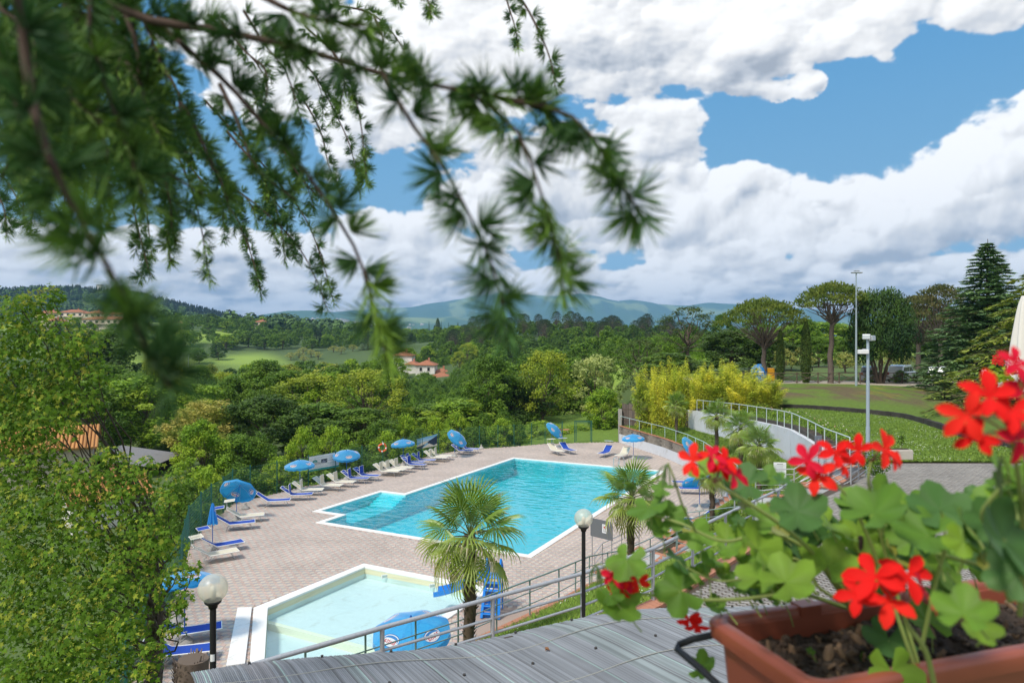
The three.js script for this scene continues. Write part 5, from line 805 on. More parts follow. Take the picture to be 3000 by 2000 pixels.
  far.forEach((l, k) => { const d = 1.35 + (k * 0.37 % 0.9); const c = bough(q(l), d + 0.1, d - 0.05, 0.0034, 0.02, false); if (k < 9 || k === 17 || k === 18) for (let j = 0; j < 4; j++) { const t = rr(0.25, 0.85), p = cr2(c.getPointAt(t)), e = [p[0] + rr(-8, 45), p[1] + rr(50, 130)], m = [lerp(p[0], e[0], 0.5) + rr(0, 20), lerp(p[1], e[1], 0.45)]; bough([p, m, e], d + 0.03, d, 0.0018, 0.021, false); } });
  function cr2(v) { const w = v.clone().add(O); const d = -w.z; return [w.x / d * 2000 + 1500, 1000 - (w.y - EYE) / d * 2000]; }
  seed(541);
  for (let k = 0; k < 26; k++) { const x = rr(-60, 640) * (1 - 0.25 * rand()), y = rr(-60, 260), d = rr(0.85, 1.7); bough(q([[x, y], [x + rr(20, 70), y + rr(50, 90)], [x + rr(60, 140), y + rr(120, 200)], [x + rr(80, 190), y + rr(200, 300)]]), d, d * 0.97, 0.003, 0.02, false); }
  for (let k = 0; k < 34; k++) { const x = rr(-80, 300), y = rr(-90, 190), d = rr(0.75, 1.3); bough(q([[x, y], [x + rr(10, 50), y + rr(60, 100)], [x + rr(20, 80), y + rr(140, 220)], [x + rr(30, 110), y + rr(230, 340)]]), d, d * 0.97, 0.0034, 0.017, false); }
}

// ------------------------------------------------------------ wire fence round the deck
{
  const line = [[-10.9, 18], [-11.6, 20.5], [-12.35, 23.1], [-13.1, 25.7], [-14.1, 29], [-15.2, 31.7], [-16.3, 34.4], [-17.1, 37.5], [-17.5, 39.7], [-17.7, 41.8], [-18.1, 44.2], [-17.5, 45.6], [-16.3, 47.3], [-14.8, 49.6], [-13.4, 51.8], [-11.9, 54.1], [-10.7, 56.5], [-9.4, 59], [-8.1, 61.6], [-6.9, 64.1], [-5, 65.6], [-3.2, 66.9], [-1.4, 67.6], [0.2, 68.3], [2.0, 69.3], [3.4, 70.1], [5.2, 70.4]];
  const f = thing('wire_fence', 'dark green welded wire fence along the back of the pool deck', 'fence'); const H = 2.15;
  line.forEach(([x, d], k) => { const p = new MB(); p.rbox(x, H / 2 + 0.02, -d, 0.06, H + 0.12, 0.06, 0.006); const m = p.mesh('post', M.fenceGreen, f); const c = new MB(); c.box(x, H + 0.09, -d, 0.066, 0.02, 0.066); c.mesh('cap', M.fenceGreen, m);
    if (k < line.length - 1) { const a = G3(x, d, 0), b = G3(...line[k + 1], 0), w = new MB(), n = Math.round(a.distanceTo(b) / 0.09); for (let r = 0; r < 13; r++) { const y = 0.08 + r * 0.168; w.bar(a.clone().setY(y), b.clone().setY(y), r % 3 === 0 ? 0.014 : 0.009); } for (let s = 1; s < n; s++) { const q = a.clone().lerp(b, s / n); w.bar(q.clone().setY(0.05), q.clone().setY(H), 0.0055); } w.mesh('mesh_panel', M.fenceGreen, f); } });
  const g = thing('fence_gate', 'green framed gate opening onto the back lawn', 'gate'); for (const [x0, x1, lab] of [[6.55, 8.3, 'gate_frame']]) { for (const x of [x0, x1]) { const p = new MB(); p.rbox(x, 1.1, -71, 0.09, 2.25, 0.09, 0.008); p.mesh('gate_post', M.fenceGreen, g); } const t = new MB(); t.rbox((x0 + x1) / 2, 2.2, -71, x1 - x0, 0.08, 0.07, 0.008); t.mesh('gate_bar', M.fenceGreen, g); const l = new MB(); l.bar(V(x0 + 0.15, 0.1, -70.95), V(x0 + 0.15, 2.08, -70.95), 0.05); l.bar(V(x1 - 0.15, 0.1, -70.95), V(x1 - 0.15, 2.08, -70.95), 0.05); l.bar(V(x0 + 0.15, 2.08, -70.95), V(x1 - 0.15, 2.08, -70.95), 0.05); for (let k = 1; k < 14; k++) l.bar(V(x0 + 0.15 + k * 0.105, 0.1, -70.95), V(x0 + 0.15 + k * 0.105, 2.05, -70.95), 0.006); l.mesh('gate_leaf', M.fenceGreen, g); }
  const p2 = thing('fence_post', 'single green post left of the gate', 'post'); const q = new MB(); q.rbox(5.2, 1.05, -70.8, 0.07, 2.2, 0.07, 0.006); q.mesh('post', M.fenceGreen, p2);
  const lawn = ruled([G3(1, 69.2, -0.1), G3(4, 70.4, -0.05), G3(8.9, 71.3, -0.05), G3(11.6, 71.6, 0)], [G3(-1, 86, -0.6), G3(4, 90, 0.6), G3(9, 90, 1.0), G3(12.5, 86, 1.6)], 8, 5, 0.2); structure(part(scene, 'back_lawn', lawn, M.grass), 'sunny grass beyond the back gate', 'lawn');
  const tr = thing('stone_trough', 'low stone trough on the back lawn', 'trough', V(5.7, 0.12, -77)); const tb = new MB(); tb.rbox(0, 0.2, 0, 1.5, 0.45, 0.7, 0.04); tb.mesh('basin', M.concrete, tr); const tl = new MB(); tl.rbox(0, 0.44, 0, 1.6, 0.05, 0.8, 0.02); tl.mesh('rim', M.terracotta, tr);
  const cp = thing('concrete_pillar', 'weathered concrete pillar at the end of the curved wall', 'pillar', V(11.35, 0, -71.6)); const cb = new MB(); cb.rbox(0, 1.7, 0, 0.36, 3.4, 0.36, 0.02); cb.mesh('shaft', M.concrete, cp);
  const reed = thing('reed_fence', 'grey weathered reed fence behind the first palms', 'fence'); seed(611); const R = [[11.6, 71.8], [13.4, 70.6], [15.0, 68.6], [16.1, 66.6], [16.6, 63.4]]; const rm = [0.75, 0.95, 1.15].map((t) => std([0.20 * t, 0.165 * t, 0.14 * t], 0.95, { map: rep(barkTex, 1, 1) })); const bg = new THREE.BoxGeometry(0.12, 2.5, 0.03);
  for (let k = 0; k < R.length - 1; k++) { const a = G3(...R[k], 1.6), b = G3(...R[k + 1], 1.6), n = Math.round(a.distanceTo(b) / 0.125), ang = Math.atan2(-(b.z - a.z), b.x - a.x); for (let s = 0; s < n; s++) { const p = a.clone().lerp(b, (s + 0.5) / n), m = part(reed, 'slat', bg, pick(rm)); m.position.set(p.x, p.y + 1.15 + rr(-0.08, 0.08), p.z); m.rotation.y = ang + rr(-0.08, 0.08); } const rl = new MB(); for (const y of [2.2, 3.4]) rl.bar(a.clone().setY(y).add(V(0, 0, 0.03)), b.clone().setY(y).add(V(0, 0, 0.03)), 0.03, 0.06); rl.mesh('wire_rail', M.bark, reed); }
}
// ------------------------------------------------------------ printed cloths and parasols
const canvas = (w, h, draw) => { const c = document.createElement('canvas'); c.width = w; c.height = h; draw(c.getContext('2d'), w, h); const t = new THREE.CanvasTexture(c); t.colorSpace = THREE.SRGBColorSpace; t.magFilter = THREE.LinearFilter; return t; };
function oval(x, s, w) { x.save(); x.scale(s, s); x.fillStyle = '#1b6fc0'; x.beginPath(); x.ellipse(0, -6, 128, 74, 0, 0, 7); x.fill(); x.fillStyle = '#f4f6f8'; x.beginPath(); x.ellipse(0, -6, 120, 66, 0, 0, 7); x.fill(); x.fillStyle = '#2a86cf'; x.beginPath(); x.ellipse(0, -6, 108, 55, 0, 0, 7); x.fill(); x.fillStyle = '#f4f6f8'; x.beginPath(); x.ellipse(0, 8, 104, 40, 0, 0, 7); x.fill(); x.fillStyle = '#d3202c'; x.font = 'bold 62px sans-serif'; x.textAlign = 'center'; x.textBaseline = 'middle'; x.fillText(w, 0, 10); x.restore(); }
const clothTex = canvas(1024, 1024, (x, w, h) => {
  x.fillStyle = '#28b0f0'; x.fillRect(0, 0, w, h); seed(620);
  for (let k = 0; k < 900; k++) { const a = rr(0, w), b = rr(0, h); x.strokeStyle = rand() < 0.5 ? 'rgba(90,200,245,0.45)' : 'rgba(10,125,215,0.45)'; x.lineWidth = rr(1.5, 5); x.beginPath(); x.moveTo(a, b); x.bezierCurveTo(a + rr(-30, 30), b + rr(-30, 30), a + rr(-50, 50), b + rr(-30, 30), a + rr(-60, 60), b + rr(-50, 50)); x.stroke(); }
  for (let k = 0; k < 4; k++) { x.save(); x.translate(w / 2, h / 2); x.rotate(k * Math.PI / 2 + Math.PI / 8); x.translate(0, 330); oval(x, 0.92, 'Motta'); x.restore(); }
});
const clothMat = phys([1, 1, 1], 0.75, { map: clothTex, side: THREE.DoubleSide, transmission: 0.6, thickness: 0 });
const canopyGeo = (() => { const mb = new MB(), n = 8, R = 1.02, hub = 0.36; const P = (r, a) => { const c = 1 - 0.035 * Math.sin(n * a / 2) ** 2 * r; const y = hub * (1 - Math.pow(r, 1.7)) - 0.035 * Math.abs(Math.sin(n * a / 2)) * r; return V(Math.cos(a) * R * r * c, y, Math.sin(a) * R * r * c); };
  const rings = 7, seg = 48, idx = []; for (let j = 0; j <= rings; j++) for (let k = 0; k <= seg; k++) { const p = P(j / rings, k / seg * Math.PI * 2); idx.push(mb.v(p.x, p.y, p.z, p.x * 0.5, 1, p.z * 0.5, 0.5 + p.x / 2.3, 0.5 + p.z / 2.3)); }
  for (let j = 0; j < rings; j++) for (let k = 0; k < seg; k++) { const a = j * (seg + 1) + k, b = a + seg + 1; mb.i.push(a, a + 1, b, a + 1, b + 1, b); } const g = mb.geometry(); g.computeVertexNormals(); return g; })();
const valanceGeo = (() => { const mb = new MB(), n = 8, R = 1.02, seg = 96; for (let k = 0; k <= seg; k++) { const a = k / seg * Math.PI * 2, c = 1 - 0.035 * Math.sin(n * a / 2) ** 2, y = -0.035 * Math.abs(Math.sin(n * a / 2)), drop = 0.13 + 0.035 * Math.abs(Math.sin(n * a)) * 1; const x = Math.cos(a) * R * c, z = Math.sin(a) * R * c; mb.v(x, y, z, Math.cos(a), 0, Math.sin(a), 0.5 + x / 2.3, 0.5 + z / 2.3); mb.v(x * 1.015, y - drop, z * 1.015, Math.cos(a), 0, Math.sin(a), 0.5 + x * 0.9 / 2.3, 0.5 + z * 0.9 / 2.3); } for (let k = 0; k < seg; k++) { const a = k * 2; mb.i.push(a, a + 2, a + 1, a + 2, a + 3, a + 1); } return mb.geometry(); })();
const poleGeo = (() => { const m = new MB(); m.tube([V(0, 0.05, 0), V(0, 1.45, 0)], 0.02, 8); return m.geometry(); })(), poleTopGeo = (() => { const m = new MB(); m.tube([V(0, 0, 0), V(0, 0.78, 0)], 0.016, 8); return m.geometry(); })();
const baseGeo = (() => { const m = new MB(); m.lathe([[0, 0], [0.25, 0], [0.27, 0.03], [0.25, 0.09], [0.19, 0.12], [0.17, 0.17], [0.09, 0.21], [0.075, 0.30], [0.085, 0.36], [0.03, 0.37], [0, 0.37]], 0, 0, 0, 18); return m.geometry(); })();
const ribGeo = (() => { const m = new MB(); m.tube([V(0.02, 0.33, 0), V(0.5, 0.25, 0), V(1.0, -0.02, 0)], 0.006, 4, false); return m.geometry(); })(), hubGeo = (() => { const m = new MB(); m.lathe([[0, 0], [0.035, 0], [0.035, 0.05], [0.015, 0.09], [0, 0.1]], 0, 0.35, 0, 8); return m.geometry(); })();
function parasol(label, x, d, tilt = 0, toward = 0, spin = 0, sc = 1) {
  const g = thing('parasol', label, 'parasol', V(x, 0.0, -d), 0, 'blue parasols on the pool deck'); g.scale.set(sc, sc, sc); part(g, 'base', baseGeo, M.concrete); part(g, 'pole', poleGeo, M.bluePole);
  const cn = part(g, 'canopy', canopyGeo, clothMat); const ax = V(Math.cos(toward), 0, Math.sin(toward)); const qn = new THREE.Quaternion().setFromAxisAngle(ax, tilt); const up = V(0, 0.46, 0).applyQuaternion(qn);
  cn.position.copy(V(0, 1.42, 0).add(up)); cn.quaternion.copy(qn).multiply(new THREE.Quaternion().setFromAxisAngle(V(0, 1, 0), spin)); part(cn, 'valance', valanceGeo, clothMat); part(cn, 'hub', hubGeo, M.bluePole); for (let k = 0; k < 8; k++) { const r = part(cn, 'rib', ribGeo, M.alu); r.rotation.y = (k + 0) * Math.PI / 4; r.position.y = -0.015; }
  const pt = part(g, 'upper_pole', poleTopGeo, M.bluePole); pt.position.set(0, 1.42, 0); pt.quaternion.copy(qn); return g;
}
const dk = (px, py, h = 0) => { const p = deck(px, py, h); return [p.x, -p.z]; };
parasol('tilted open blue parasol half hidden by the maple, by the bottom loungers', ...dk(540, 1885), 0.35, 2.6, 0.4, 1.12);
parasol('open blue parasol tipped towards the viewer beside the left fence corner', ...dk(692, 1524), 0.85, 3.1, 0.2);
parasol('upright open blue parasol in front of the white banner', ...dk(878, 1441), 0.06, 0.5, 0.9);
parasol('open blue parasol seen edge-on beside the right end of the white banner', ...dk(1015, 1404), -0.22, 3.0, 0.1);
parasol('upright open blue parasol right of the lifebuoy', ...dk(1181, 1364), 0.08, 1.2, 0.5);
parasol('steeply tilted blue parasol right of the picture banner', ...dk(1332, 1338), 0.75, -1.1, 0.2);
parasol('steeply tilted blue parasol in front of the back lawn', ...dk(1617, 1310), 0.8, -1.15, 0.7);
parasol('upright open blue parasol by the pale back wall', ...dk(1856, 1345), 0.05, 1, 0.3);
parasol('tilted blue parasol leaning beside the curved wall, behind the geranium', ...dk(2012, 1368), 1.0, -1.0, 0.1);
parasol('low blue parasol beside the grey garden steps', ...dk(2050, 1494), 0.5, 2.9, 0.5);
parasol('second low blue parasol right behind the first by the garden steps', ...dk(2096, 1480), 0.35, 2.4, 1.1);
parasol('blue parasol by the near edge of the paddling pool, above the roof line', -2.9, 19.9, 0.16, 0.2, 0.55, 1.12);
{ const [x, d] = dk(622, 1610); const g = thing('closed_parasol', 'closed blue parasol standing between blue and cream loungers', 'parasol', V(x, 0, -d)); part(g, 'base', baseGeo, M.concrete); part(g, 'pole', poleGeo, M.bluePole); const mb = new MB(), seg = 64, rows = 10; for (let j = 0; j <= rows; j++) for (let k = 0; k <= seg; k++) { const a = k / seg * Math.PI * 2, t = j / rows, r = lerp(0.03, 0.21, Math.pow(t, 0.8)) * (1 + 0.28 * Math.sin(a * 8 + t)); mb.v(Math.cos(a) * r, 2.35 - t * 1.05 - (j === rows ? 0.03 * Math.sin(a * 8) : 0), Math.sin(a) * r, Math.cos(a), 0.2, Math.sin(a), 0.5 + (k / seg - 0.5) * 0.5, 0.5 + t * 0.5); } for (let j = 0; j < rows; j++) for (let k = 0; k < seg; k++) { const a = j * (seg + 1) + k, b = a + seg + 1; mb.i.push(a, a + 1, b, a + 1, b + 1, b); } const ge = mb.geometry(); ge.computeVertexNormals(); part(g, 'canopy', ge, clothMat); }
for (const [px, py, l] of [[718, 1490, 'empty parasol base near the fence corner'], [1410, 1314, 'empty parasol base by the back fence'], [516, 1822, 'empty parasol base behind the bottom loungers']]) { const [x, d] = dk(px, py); const g = thing('concrete_stand', l, 'parasol stand', V(x, 0, -d), 0, 'empty parasol bases'); part(g, 'foot', baseGeo, M.concrete); const c = new MB(); c.tube([V(0, 0.35, 0), V(0, 0.42, 0)], 0.03, 8); c.mesh('socket', M.alu, g); }
// ------------------------------------------------------------ sun loungers
const LG = {}; {
  const W2 = 0.31; const mk = (f) => { const m = new MB(); f(m); return m.geometry(); };
  const backAng = 0.62, bl = 0.78, hx = -0.25 - Math.cos(backAng) * bl, hy = 0.37 + Math.sin(backAng) * bl;
  LG.frame = mk((m) => { for (const s of [-1, 1]) m.tube([V(-0.27, 0.36, s * W2), V(0.4, 0.365, s * W2), V(0.95, 0.37, s * W2)], 0.017, 6); m.tube([V(0.95, 0.37, -W2), V(0.95, 0.37, W2)], 0.017, 6); m.tube([V(-0.27, 0.36, -W2), V(-0.27, 0.36, W2)], 0.014, 6); });
  LG.back = mk((m) => { for (const s of [-1, 1]) m.tube([V(-0.25, 0.37, s * W2), V(hx, hy, s * W2)], 0.017, 6); m.tube([V(hx, hy, -W2), V(hx, hy, W2)], 0.017, 6); });
  const sling = (a, b, sag) => mk((m) => { const n = 8; for (let k = 0; k < n; k++) { const t0 = k / n, t1 = (k + 1) / n, p = (t, z) => { const q = a.clone().lerp(b, t); q.z = z; q.y -= Math.sin(Math.PI * t) * sag * (1 - (z / W2) ** 2 * 0.2); return q; }; m.quad(p(t0, W2 - 0.015), p(t1, W2 - 0.015), p(t1, -W2 + 0.015), p(t0, -W2 + 0.015), [t0, 0, t1, 0, t1, 0.5, t0, 0.5]); } });
  LG.seat = sling(V(-0.25, 0.378, 0), V(0.94, 0.384, 0), 0.03); LG.rest = sling(V(hx + 0.01, hy + 0.006, 0), V(-0.25, 0.382, 0), 0.03);
  LG.footLeg = mk((m) => m.tube([V(0.62, 0.36, -W2 + 0.02), V(0.8, 0.02, -W2 + 0.03), V(0.8, 0.02, W2 - 0.03), V(0.62, 0.36, W2 - 0.02)], 0.014, 6)); LG.headLeg = mk((m) => m.tube([V(-0.15, 0.36, -W2 + 0.02), V(-0.42, 0.02, -W2 + 0.03), V(-0.42, 0.02, W2 - 0.03), V(-0.15, 0.36, W2 - 0.02)], 0.014, 6));
  LG.strut = mk((m) => { for (const s of [-1, 1]) m.tube([V(0.02, 0.36, s * (W2 - 0.02)), V(-0.28, 0.12, s * (W2 - 0.02)), V(-0.55, hy * 0.6 + 0.02, s * (W2 - 0.02))], 0.008, 5); });
  const hood = (P, Q) => [mk((m) => { const s = sling(P, Q, 0.0); m.geo(s); }), mk((m) => { for (const s of [-1, 1]) m.tube([P.clone().setZ(s * (W2 - 0.02)), Q.clone().setZ(s * (W2 - 0.02))], 0.012, 5); m.tube([P.clone().setZ(-W2 + 0.02), P.clone().setZ(W2 - 0.02)], 0.012, 5); m.tube([Q.clone().setZ(-W2 + 0.02), Q.clone().setZ(W2 - 0.02)], 0.012, 5); }), null];
  const arm = (c) => mk((m) => { for (const s of [-1, 1]) m.tube([V(hx, hy, s * W2), c.clone().setZ(s * W2)], 0.010, 5); });
  const h1 = V(hx - 0.12, hy + 0.36, 0), h2 = V(hx + 0.38, hy + 0.40, 0); LG.up = [...hood(h1, h2).slice(0, 2), arm(V(hx - 0.02, hy + 0.365, 0))];
  const f1 = V(-0.36, 0.44, 0), f2 = V(-0.40, 0.98, 0); LG.fold = [...hood(f1, f2).slice(0, 2), arm(V(-0.38, 0.72, 0))];
  const b1 = V(hx - 0.5, hy - 0.04, 0), b2 = V(hx - 0.06, hy + 0.06, 0); LG.back2 = [...hood(b1, b2).slice(0, 2), arm(V(hx - 0.2, hy - 0.0, 0))];
}
function lounger(label, B, F, blue, hoodKind) {
  const p = deck(B[0], B[1], 0.37), q = deck(F[0], F[1], 0.37), dir = q.clone().sub(p); const turn = Math.atan2(-dir.z, dir.x); dir.setY(0).normalize(); const o = q.clone().addScaledVector(dir, -0.95).setY(0);
  const g = thing('sun_lounger', label, 'sun lounger', o, turn, 'sun loungers round the pools'); g.scale.setScalar(1.1); const fab = blue ? M.blueFabric : M.creamFabric;
  part(g, 'frame', LG.frame, M.white); part(g, 'seat', LG.seat, fab); const bk = part(g, 'backrest', LG.rest, fab); part(bk, 'back_frame', LG.back, M.white); part(g, 'leg', LG.footLeg, M.alu); part(g, 'leg', LG.headLeg, M.alu); part(g, 'strut', LG.strut, M.alu);
  if (hoodKind) { const h = LG[hoodKind]; const c = part(g, 'sunshade', h[0], fab); part(c, 'shade_frame', h[1], M.white); part(c, 'shade_arm', h[2], M.alu); } return g;
}
for (const [l, B, F, blue, h] of [
  ['blue lounger lowest in view, half under the maple leaves', [470, 1912], [612, 1898], 1, ''], ['blue lounger just above the lowest one, behind the lamp post', [499, 1856], [640, 1834], 1, ''],
  ['cream lounger with raised shade nearest the closed parasol', [596, 1628], [690, 1612], 0, 'up'], ['blue lounger with raised shade behind the closed parasol pole', [620, 1600], [705, 1586], 1, 'up'],
  ['blue lounger with raised shade under the tipped parasol', [654, 1536], [741, 1528], 1, 'up'], ['cream lounger with raised shade under the tipped parasol', [692, 1513], [768, 1507], 0, 'up'],
  ['blue lounger with its shade thrown back past the headrest', [774, 1467], [845, 1464], 1, 'back2'], ['blue lounger with upright shade left of the banner parasol pole', [844, 1449], [911, 1447], 1, 'fold'],
  ['cream lounger with upright shade behind the banner parasol pole', [877, 1435], [942, 1434], 0, 'fold'], ['cream lounger with upright shade under the left end of the white banner', [933, 1420], [997, 1422], 0, 'fold'],
  ['cream lounger with upright shade under the middle of the white banner', [974, 1410], [1035, 1412], 0, 'fold'], ['blue lounger with upright shade at the edge-on parasol pole', [1022, 1400], [1076, 1401], 1, 'fold'],
  ['blue lounger with upright shade right of the edge-on parasol', [1053, 1391], [1107, 1394], 1, 'fold'], ['nearest of three cream loungers below the lifebuoy', [1109, 1379], [1165, 1381], 0, 'fold'],
  ['middle one of three cream loungers below the lifebuoy', [1127, 1373.5], [1183, 1376], 0, 'fold'], ['farthest of three cream loungers below the lifebuoy', [1151, 1367], [1206, 1370], 0, 'fold'],
  ['front one of two blue loungers at the lifebuoy parasol', [1188, 1359], [1243, 1362], 1, 'fold'], ['rear one of two blue loungers at the lifebuoy parasol', [1186, 1352], [1239, 1354], 1, 'fold'],
  ['single blue lounger left of the picture banner', [1225, 1347], [1272, 1348], 1, 'fold'], ['nearer cream lounger below the picture banner', [1257, 1339], [1306, 1340.5], 0, 'fold'],
  ['farther cream lounger below the picture banner', [1275, 1334], [1320, 1335], 0, 'fold'], ['nearer blue lounger at the steep parasol by the back fence', [1339, 1319], [1383, 1320], 1, 'fold'],
  ['farther blue lounger at the steep parasol by the back fence', [1359, 1313.5], [1401, 1315.5], 1, 'fold'], ['cream lounger with raised shade facing the pool ladder', [1622, 1317], [1644, 1323], 0, 'up'],
  ['blue lounger with raised shade facing the pool ladder', [1652, 1313], [1680, 1320], 1, 'up'], ['blue lounger with raised shade alone before the back gate', [1781, 1322], [1760, 1329], 1, 'up'],
  ['cream lounger with raised shade beside the pale back wall', [1837, 1326], [1813, 1335], 0, 'up'], ['blue lounger at the right side of the pool, farther of two', [2022, 1412], [1974, 1412], 1, ''],
  ['blue lounger at the right side of the pool, nearer of two', [2041, 1431], [1994, 1430], 1, ''], ['blue lounger with a child sitting on it by the lower steps', [1975, 1557], [1925, 1560], 1, ''], ['blue lounger behind the seated child', [2035, 1522], [1990, 1522], 1, '']]) lounger(l, B, F, blue, h);
// ------------------------------------------------------------ banners, lifebuoy, ladders, slide
function onFence(px0, py0, px1, py1, d0, d1, name, label, cat, tex) { const mb = new MB(); const a = at(px0, py0[1], d0), b = at(px1, py1[1], d1), c = at(px1, py1[0], d1), d = at(px0, py0[0], d0); const g = thing(name, label, cat); const n = 12; for (let k = 0; k < n; k++) { const t0 = k / n, t1 = (k + 1) / n, w = (t) => V(0.25, 0, 0.25).multiplyScalar(0.08 * Math.sin(t * 11)); mb.quad(a.clone().lerp(b, t0).add(w(t0)), a.clone().lerp(b, t1).add(w(t1)), d.clone().lerp(c, t1).add(w(t1 + 0.05)), d.clone().lerp(c, t0).add(w(t0 + 0.05)), [t0, 0, t1, 0, t1, 1, t0, 1]); } mb.mesh('printed_sheet', std([1, 1, 1], 0.6, { map: tex, side: THREE.DoubleSide }), g); for (const p of [a, b, c, d]) { const e = new MB(); e.geo(new THREE.TorusGeometry(0.03, 0.008, 5, 10), new THREE.Matrix4().makeTranslation(p.x, p.y, p.z + 0.03)); e.mesh('eyelet', M.steel, g); } return g; }
onFence(902, [1338, 1382], 993, [1323, 1366], 50.4, 52.3, 'banner', 'white printed banner with a teal emblem tied to the fence', 'banner', canvas(1024, 512, (x, w, h) => { x.fillStyle = '#e9e9ea'; x.fillRect(0, 0, w, h); x.fillStyle = '#2aa5a5'; x.fillRect(0, h * 0.88, w, h * 0.12); x.fillStyle = '#c9e2df'; x.fillRect(0, h * 0.85, w * 0.42, h * 0.03); x.fillStyle = '#1d8c84'; x.beginPath(); x.arc(220, 235, 90, Math.PI, 0); x.fill(); x.fillStyle = '#e9e9ea'; for (const [a, b] of [[190, 205], [220, 180], [250, 205]]) { x.beginPath(); x.moveTo(a - 16, b + 14); x.lineTo(a, b - 14); x.lineTo(a + 16, b + 14); x.fill(); } x.strokeStyle = '#1d8c84'; x.lineWidth = 6; x.beginPath(); x.moveTo(220, 70); x.lineTo(220, 150); x.stroke(); x.fillStyle = '#3b3b3b'; x.font = 'bold 58px sans-serif'; x.textAlign = 'center'; x.fillText('IL POGGETTO', 225, 305); x.fillStyle = '#33324a'; x.fillRect(430, 160, 190, 130); x.fillStyle = '#8f8fa6'; x.beginPath(); x.moveTo(440, 270); x.lineTo(500, 190); x.lineTo(560, 240); x.lineTo(610, 180); x.lineTo(612, 220); x.lineTo(540, 282); x.fill(); x.fillStyle = '#9a9aa2'; x.font = 'italic 60px serif'; x.textAlign = 'left'; x.fillText('Lu', 660, 235); x.fillStyle = '#2aa198'; x.fillRect(620, 330, 330, 6); x.fillStyle = '#e8f3f2'; for (let k = 0; k < 18; k++) x.fillRect((k < 9 ? 30 : 600) + (k % 9) * 44, 456 - (k % 3) * 4, 26, 12); }));
onFence(1221, [1286, 1316], 1281, [1271, 1305], 61.0, 63.2, 'banner', 'picture banner of blue sea and pale sand tied to the fence', 'banner', canvas(512, 320, (x, w, h) => { x.fillStyle = '#7fb4cf'; x.fillRect(0, 0, w, h); x.fillStyle = '#a9cbdc'; x.fillRect(0, 60, w, 60); x.fillStyle = '#26384f'; x.beginPath(); x.moveTo(250, 150); x.lineTo(512, 40); x.lineTo(512, 320); x.lineTo(330, 320); x.fill(); x.fillStyle = '#d9cfb8'; x.beginPath(); x.moveTo(0, 220); x.bezierCurveTo(120, 110, 220, 120, 300, 140); x.lineTo(200, 220); x.lineTo(0, 260); x.fill(); x.fillStyle = '#3a4550'; x.beginPath(); x.moveTo(0, 250); x.lineTo(210, 210); x.lineTo(120, 320); x.lineTo(0, 320); x.fill(); x.fillStyle = '#e3dac6'; x.beginPath(); x.moveTo(120, 320); x.lineTo(300, 210); x.lineTo(420, 290); x.lineTo(512, 260); x.lineTo(512, 320); x.fill(); }));
{ const p = at(1120, 1311, 55.2); const g = thing('lifebuoy', 'orange lifebuoy with white bands hung on the fence', 'lifebuoy', p, 0.5); for (let k = 0; k < 8; k++) { const t = new THREE.TorusGeometry(0.30, 0.065, 10, 10, Math.PI / 4 * (k % 2 ? 0.45 : 1.55) - 0.004); const m = part(g, k % 2 ? 'white_band' : 'ring_segment', t, k % 2 ? M.white : std([0.75, 0.12, 0.025], 0.5)); m.rotation.z = Math.floor(k / 2) * Math.PI / 2 + (k % 2 ? Math.PI / 4 * 1.55 : 0); m.scale.set(1, 1.1, 1); } const r = new MB(); r.tube([V(0, 0.33, 0), V(0.05, 0.42, -0.05), V(0, 0.5, -0.1)], 0.012, 5); r.mesh('rope', M.white, g); }
for (const [a, b, l] of [[3.1, 12.3, 'chrome pool ladder at the far end of the pool'], [6.75, 2.5, 'chrome pool ladder behind the second palm']]) { const o = pool(a, b); const g = thing('pool_ladder', l, 'ladder', V(o[0], 0, -o[1]), l.includes('far') ? poolTurn : poolTurn + Math.PI / 2, 'chrome pool ladders'); for (const s of [-1, 1]) { const m = new MB(); const pts = []; for (let k = 0; k <= 12; k++) { const t = k / 12 * Math.PI; pts.push(V(s * 0.3, 0.55 + 0.33 * Math.sin(t), -0.32 * Math.cos(t) - 0.02)); } pts.unshift(V(s * 0.3, 0.03, -0.34)); pts.push(V(s * 0.3, -0.2, 0.30), V(s * 0.3, -0.9, 0.28)); m.tube(pts, 0.022, 8); m.mesh('rail', M.chrome, g); } for (const y of [-0.3, -0.6]) { const m = new MB(); m.rbox(0, y, 0.29, 0.56, 0.03, 0.09, 0.01); m.mesh('tread', M.chrome, g); } }
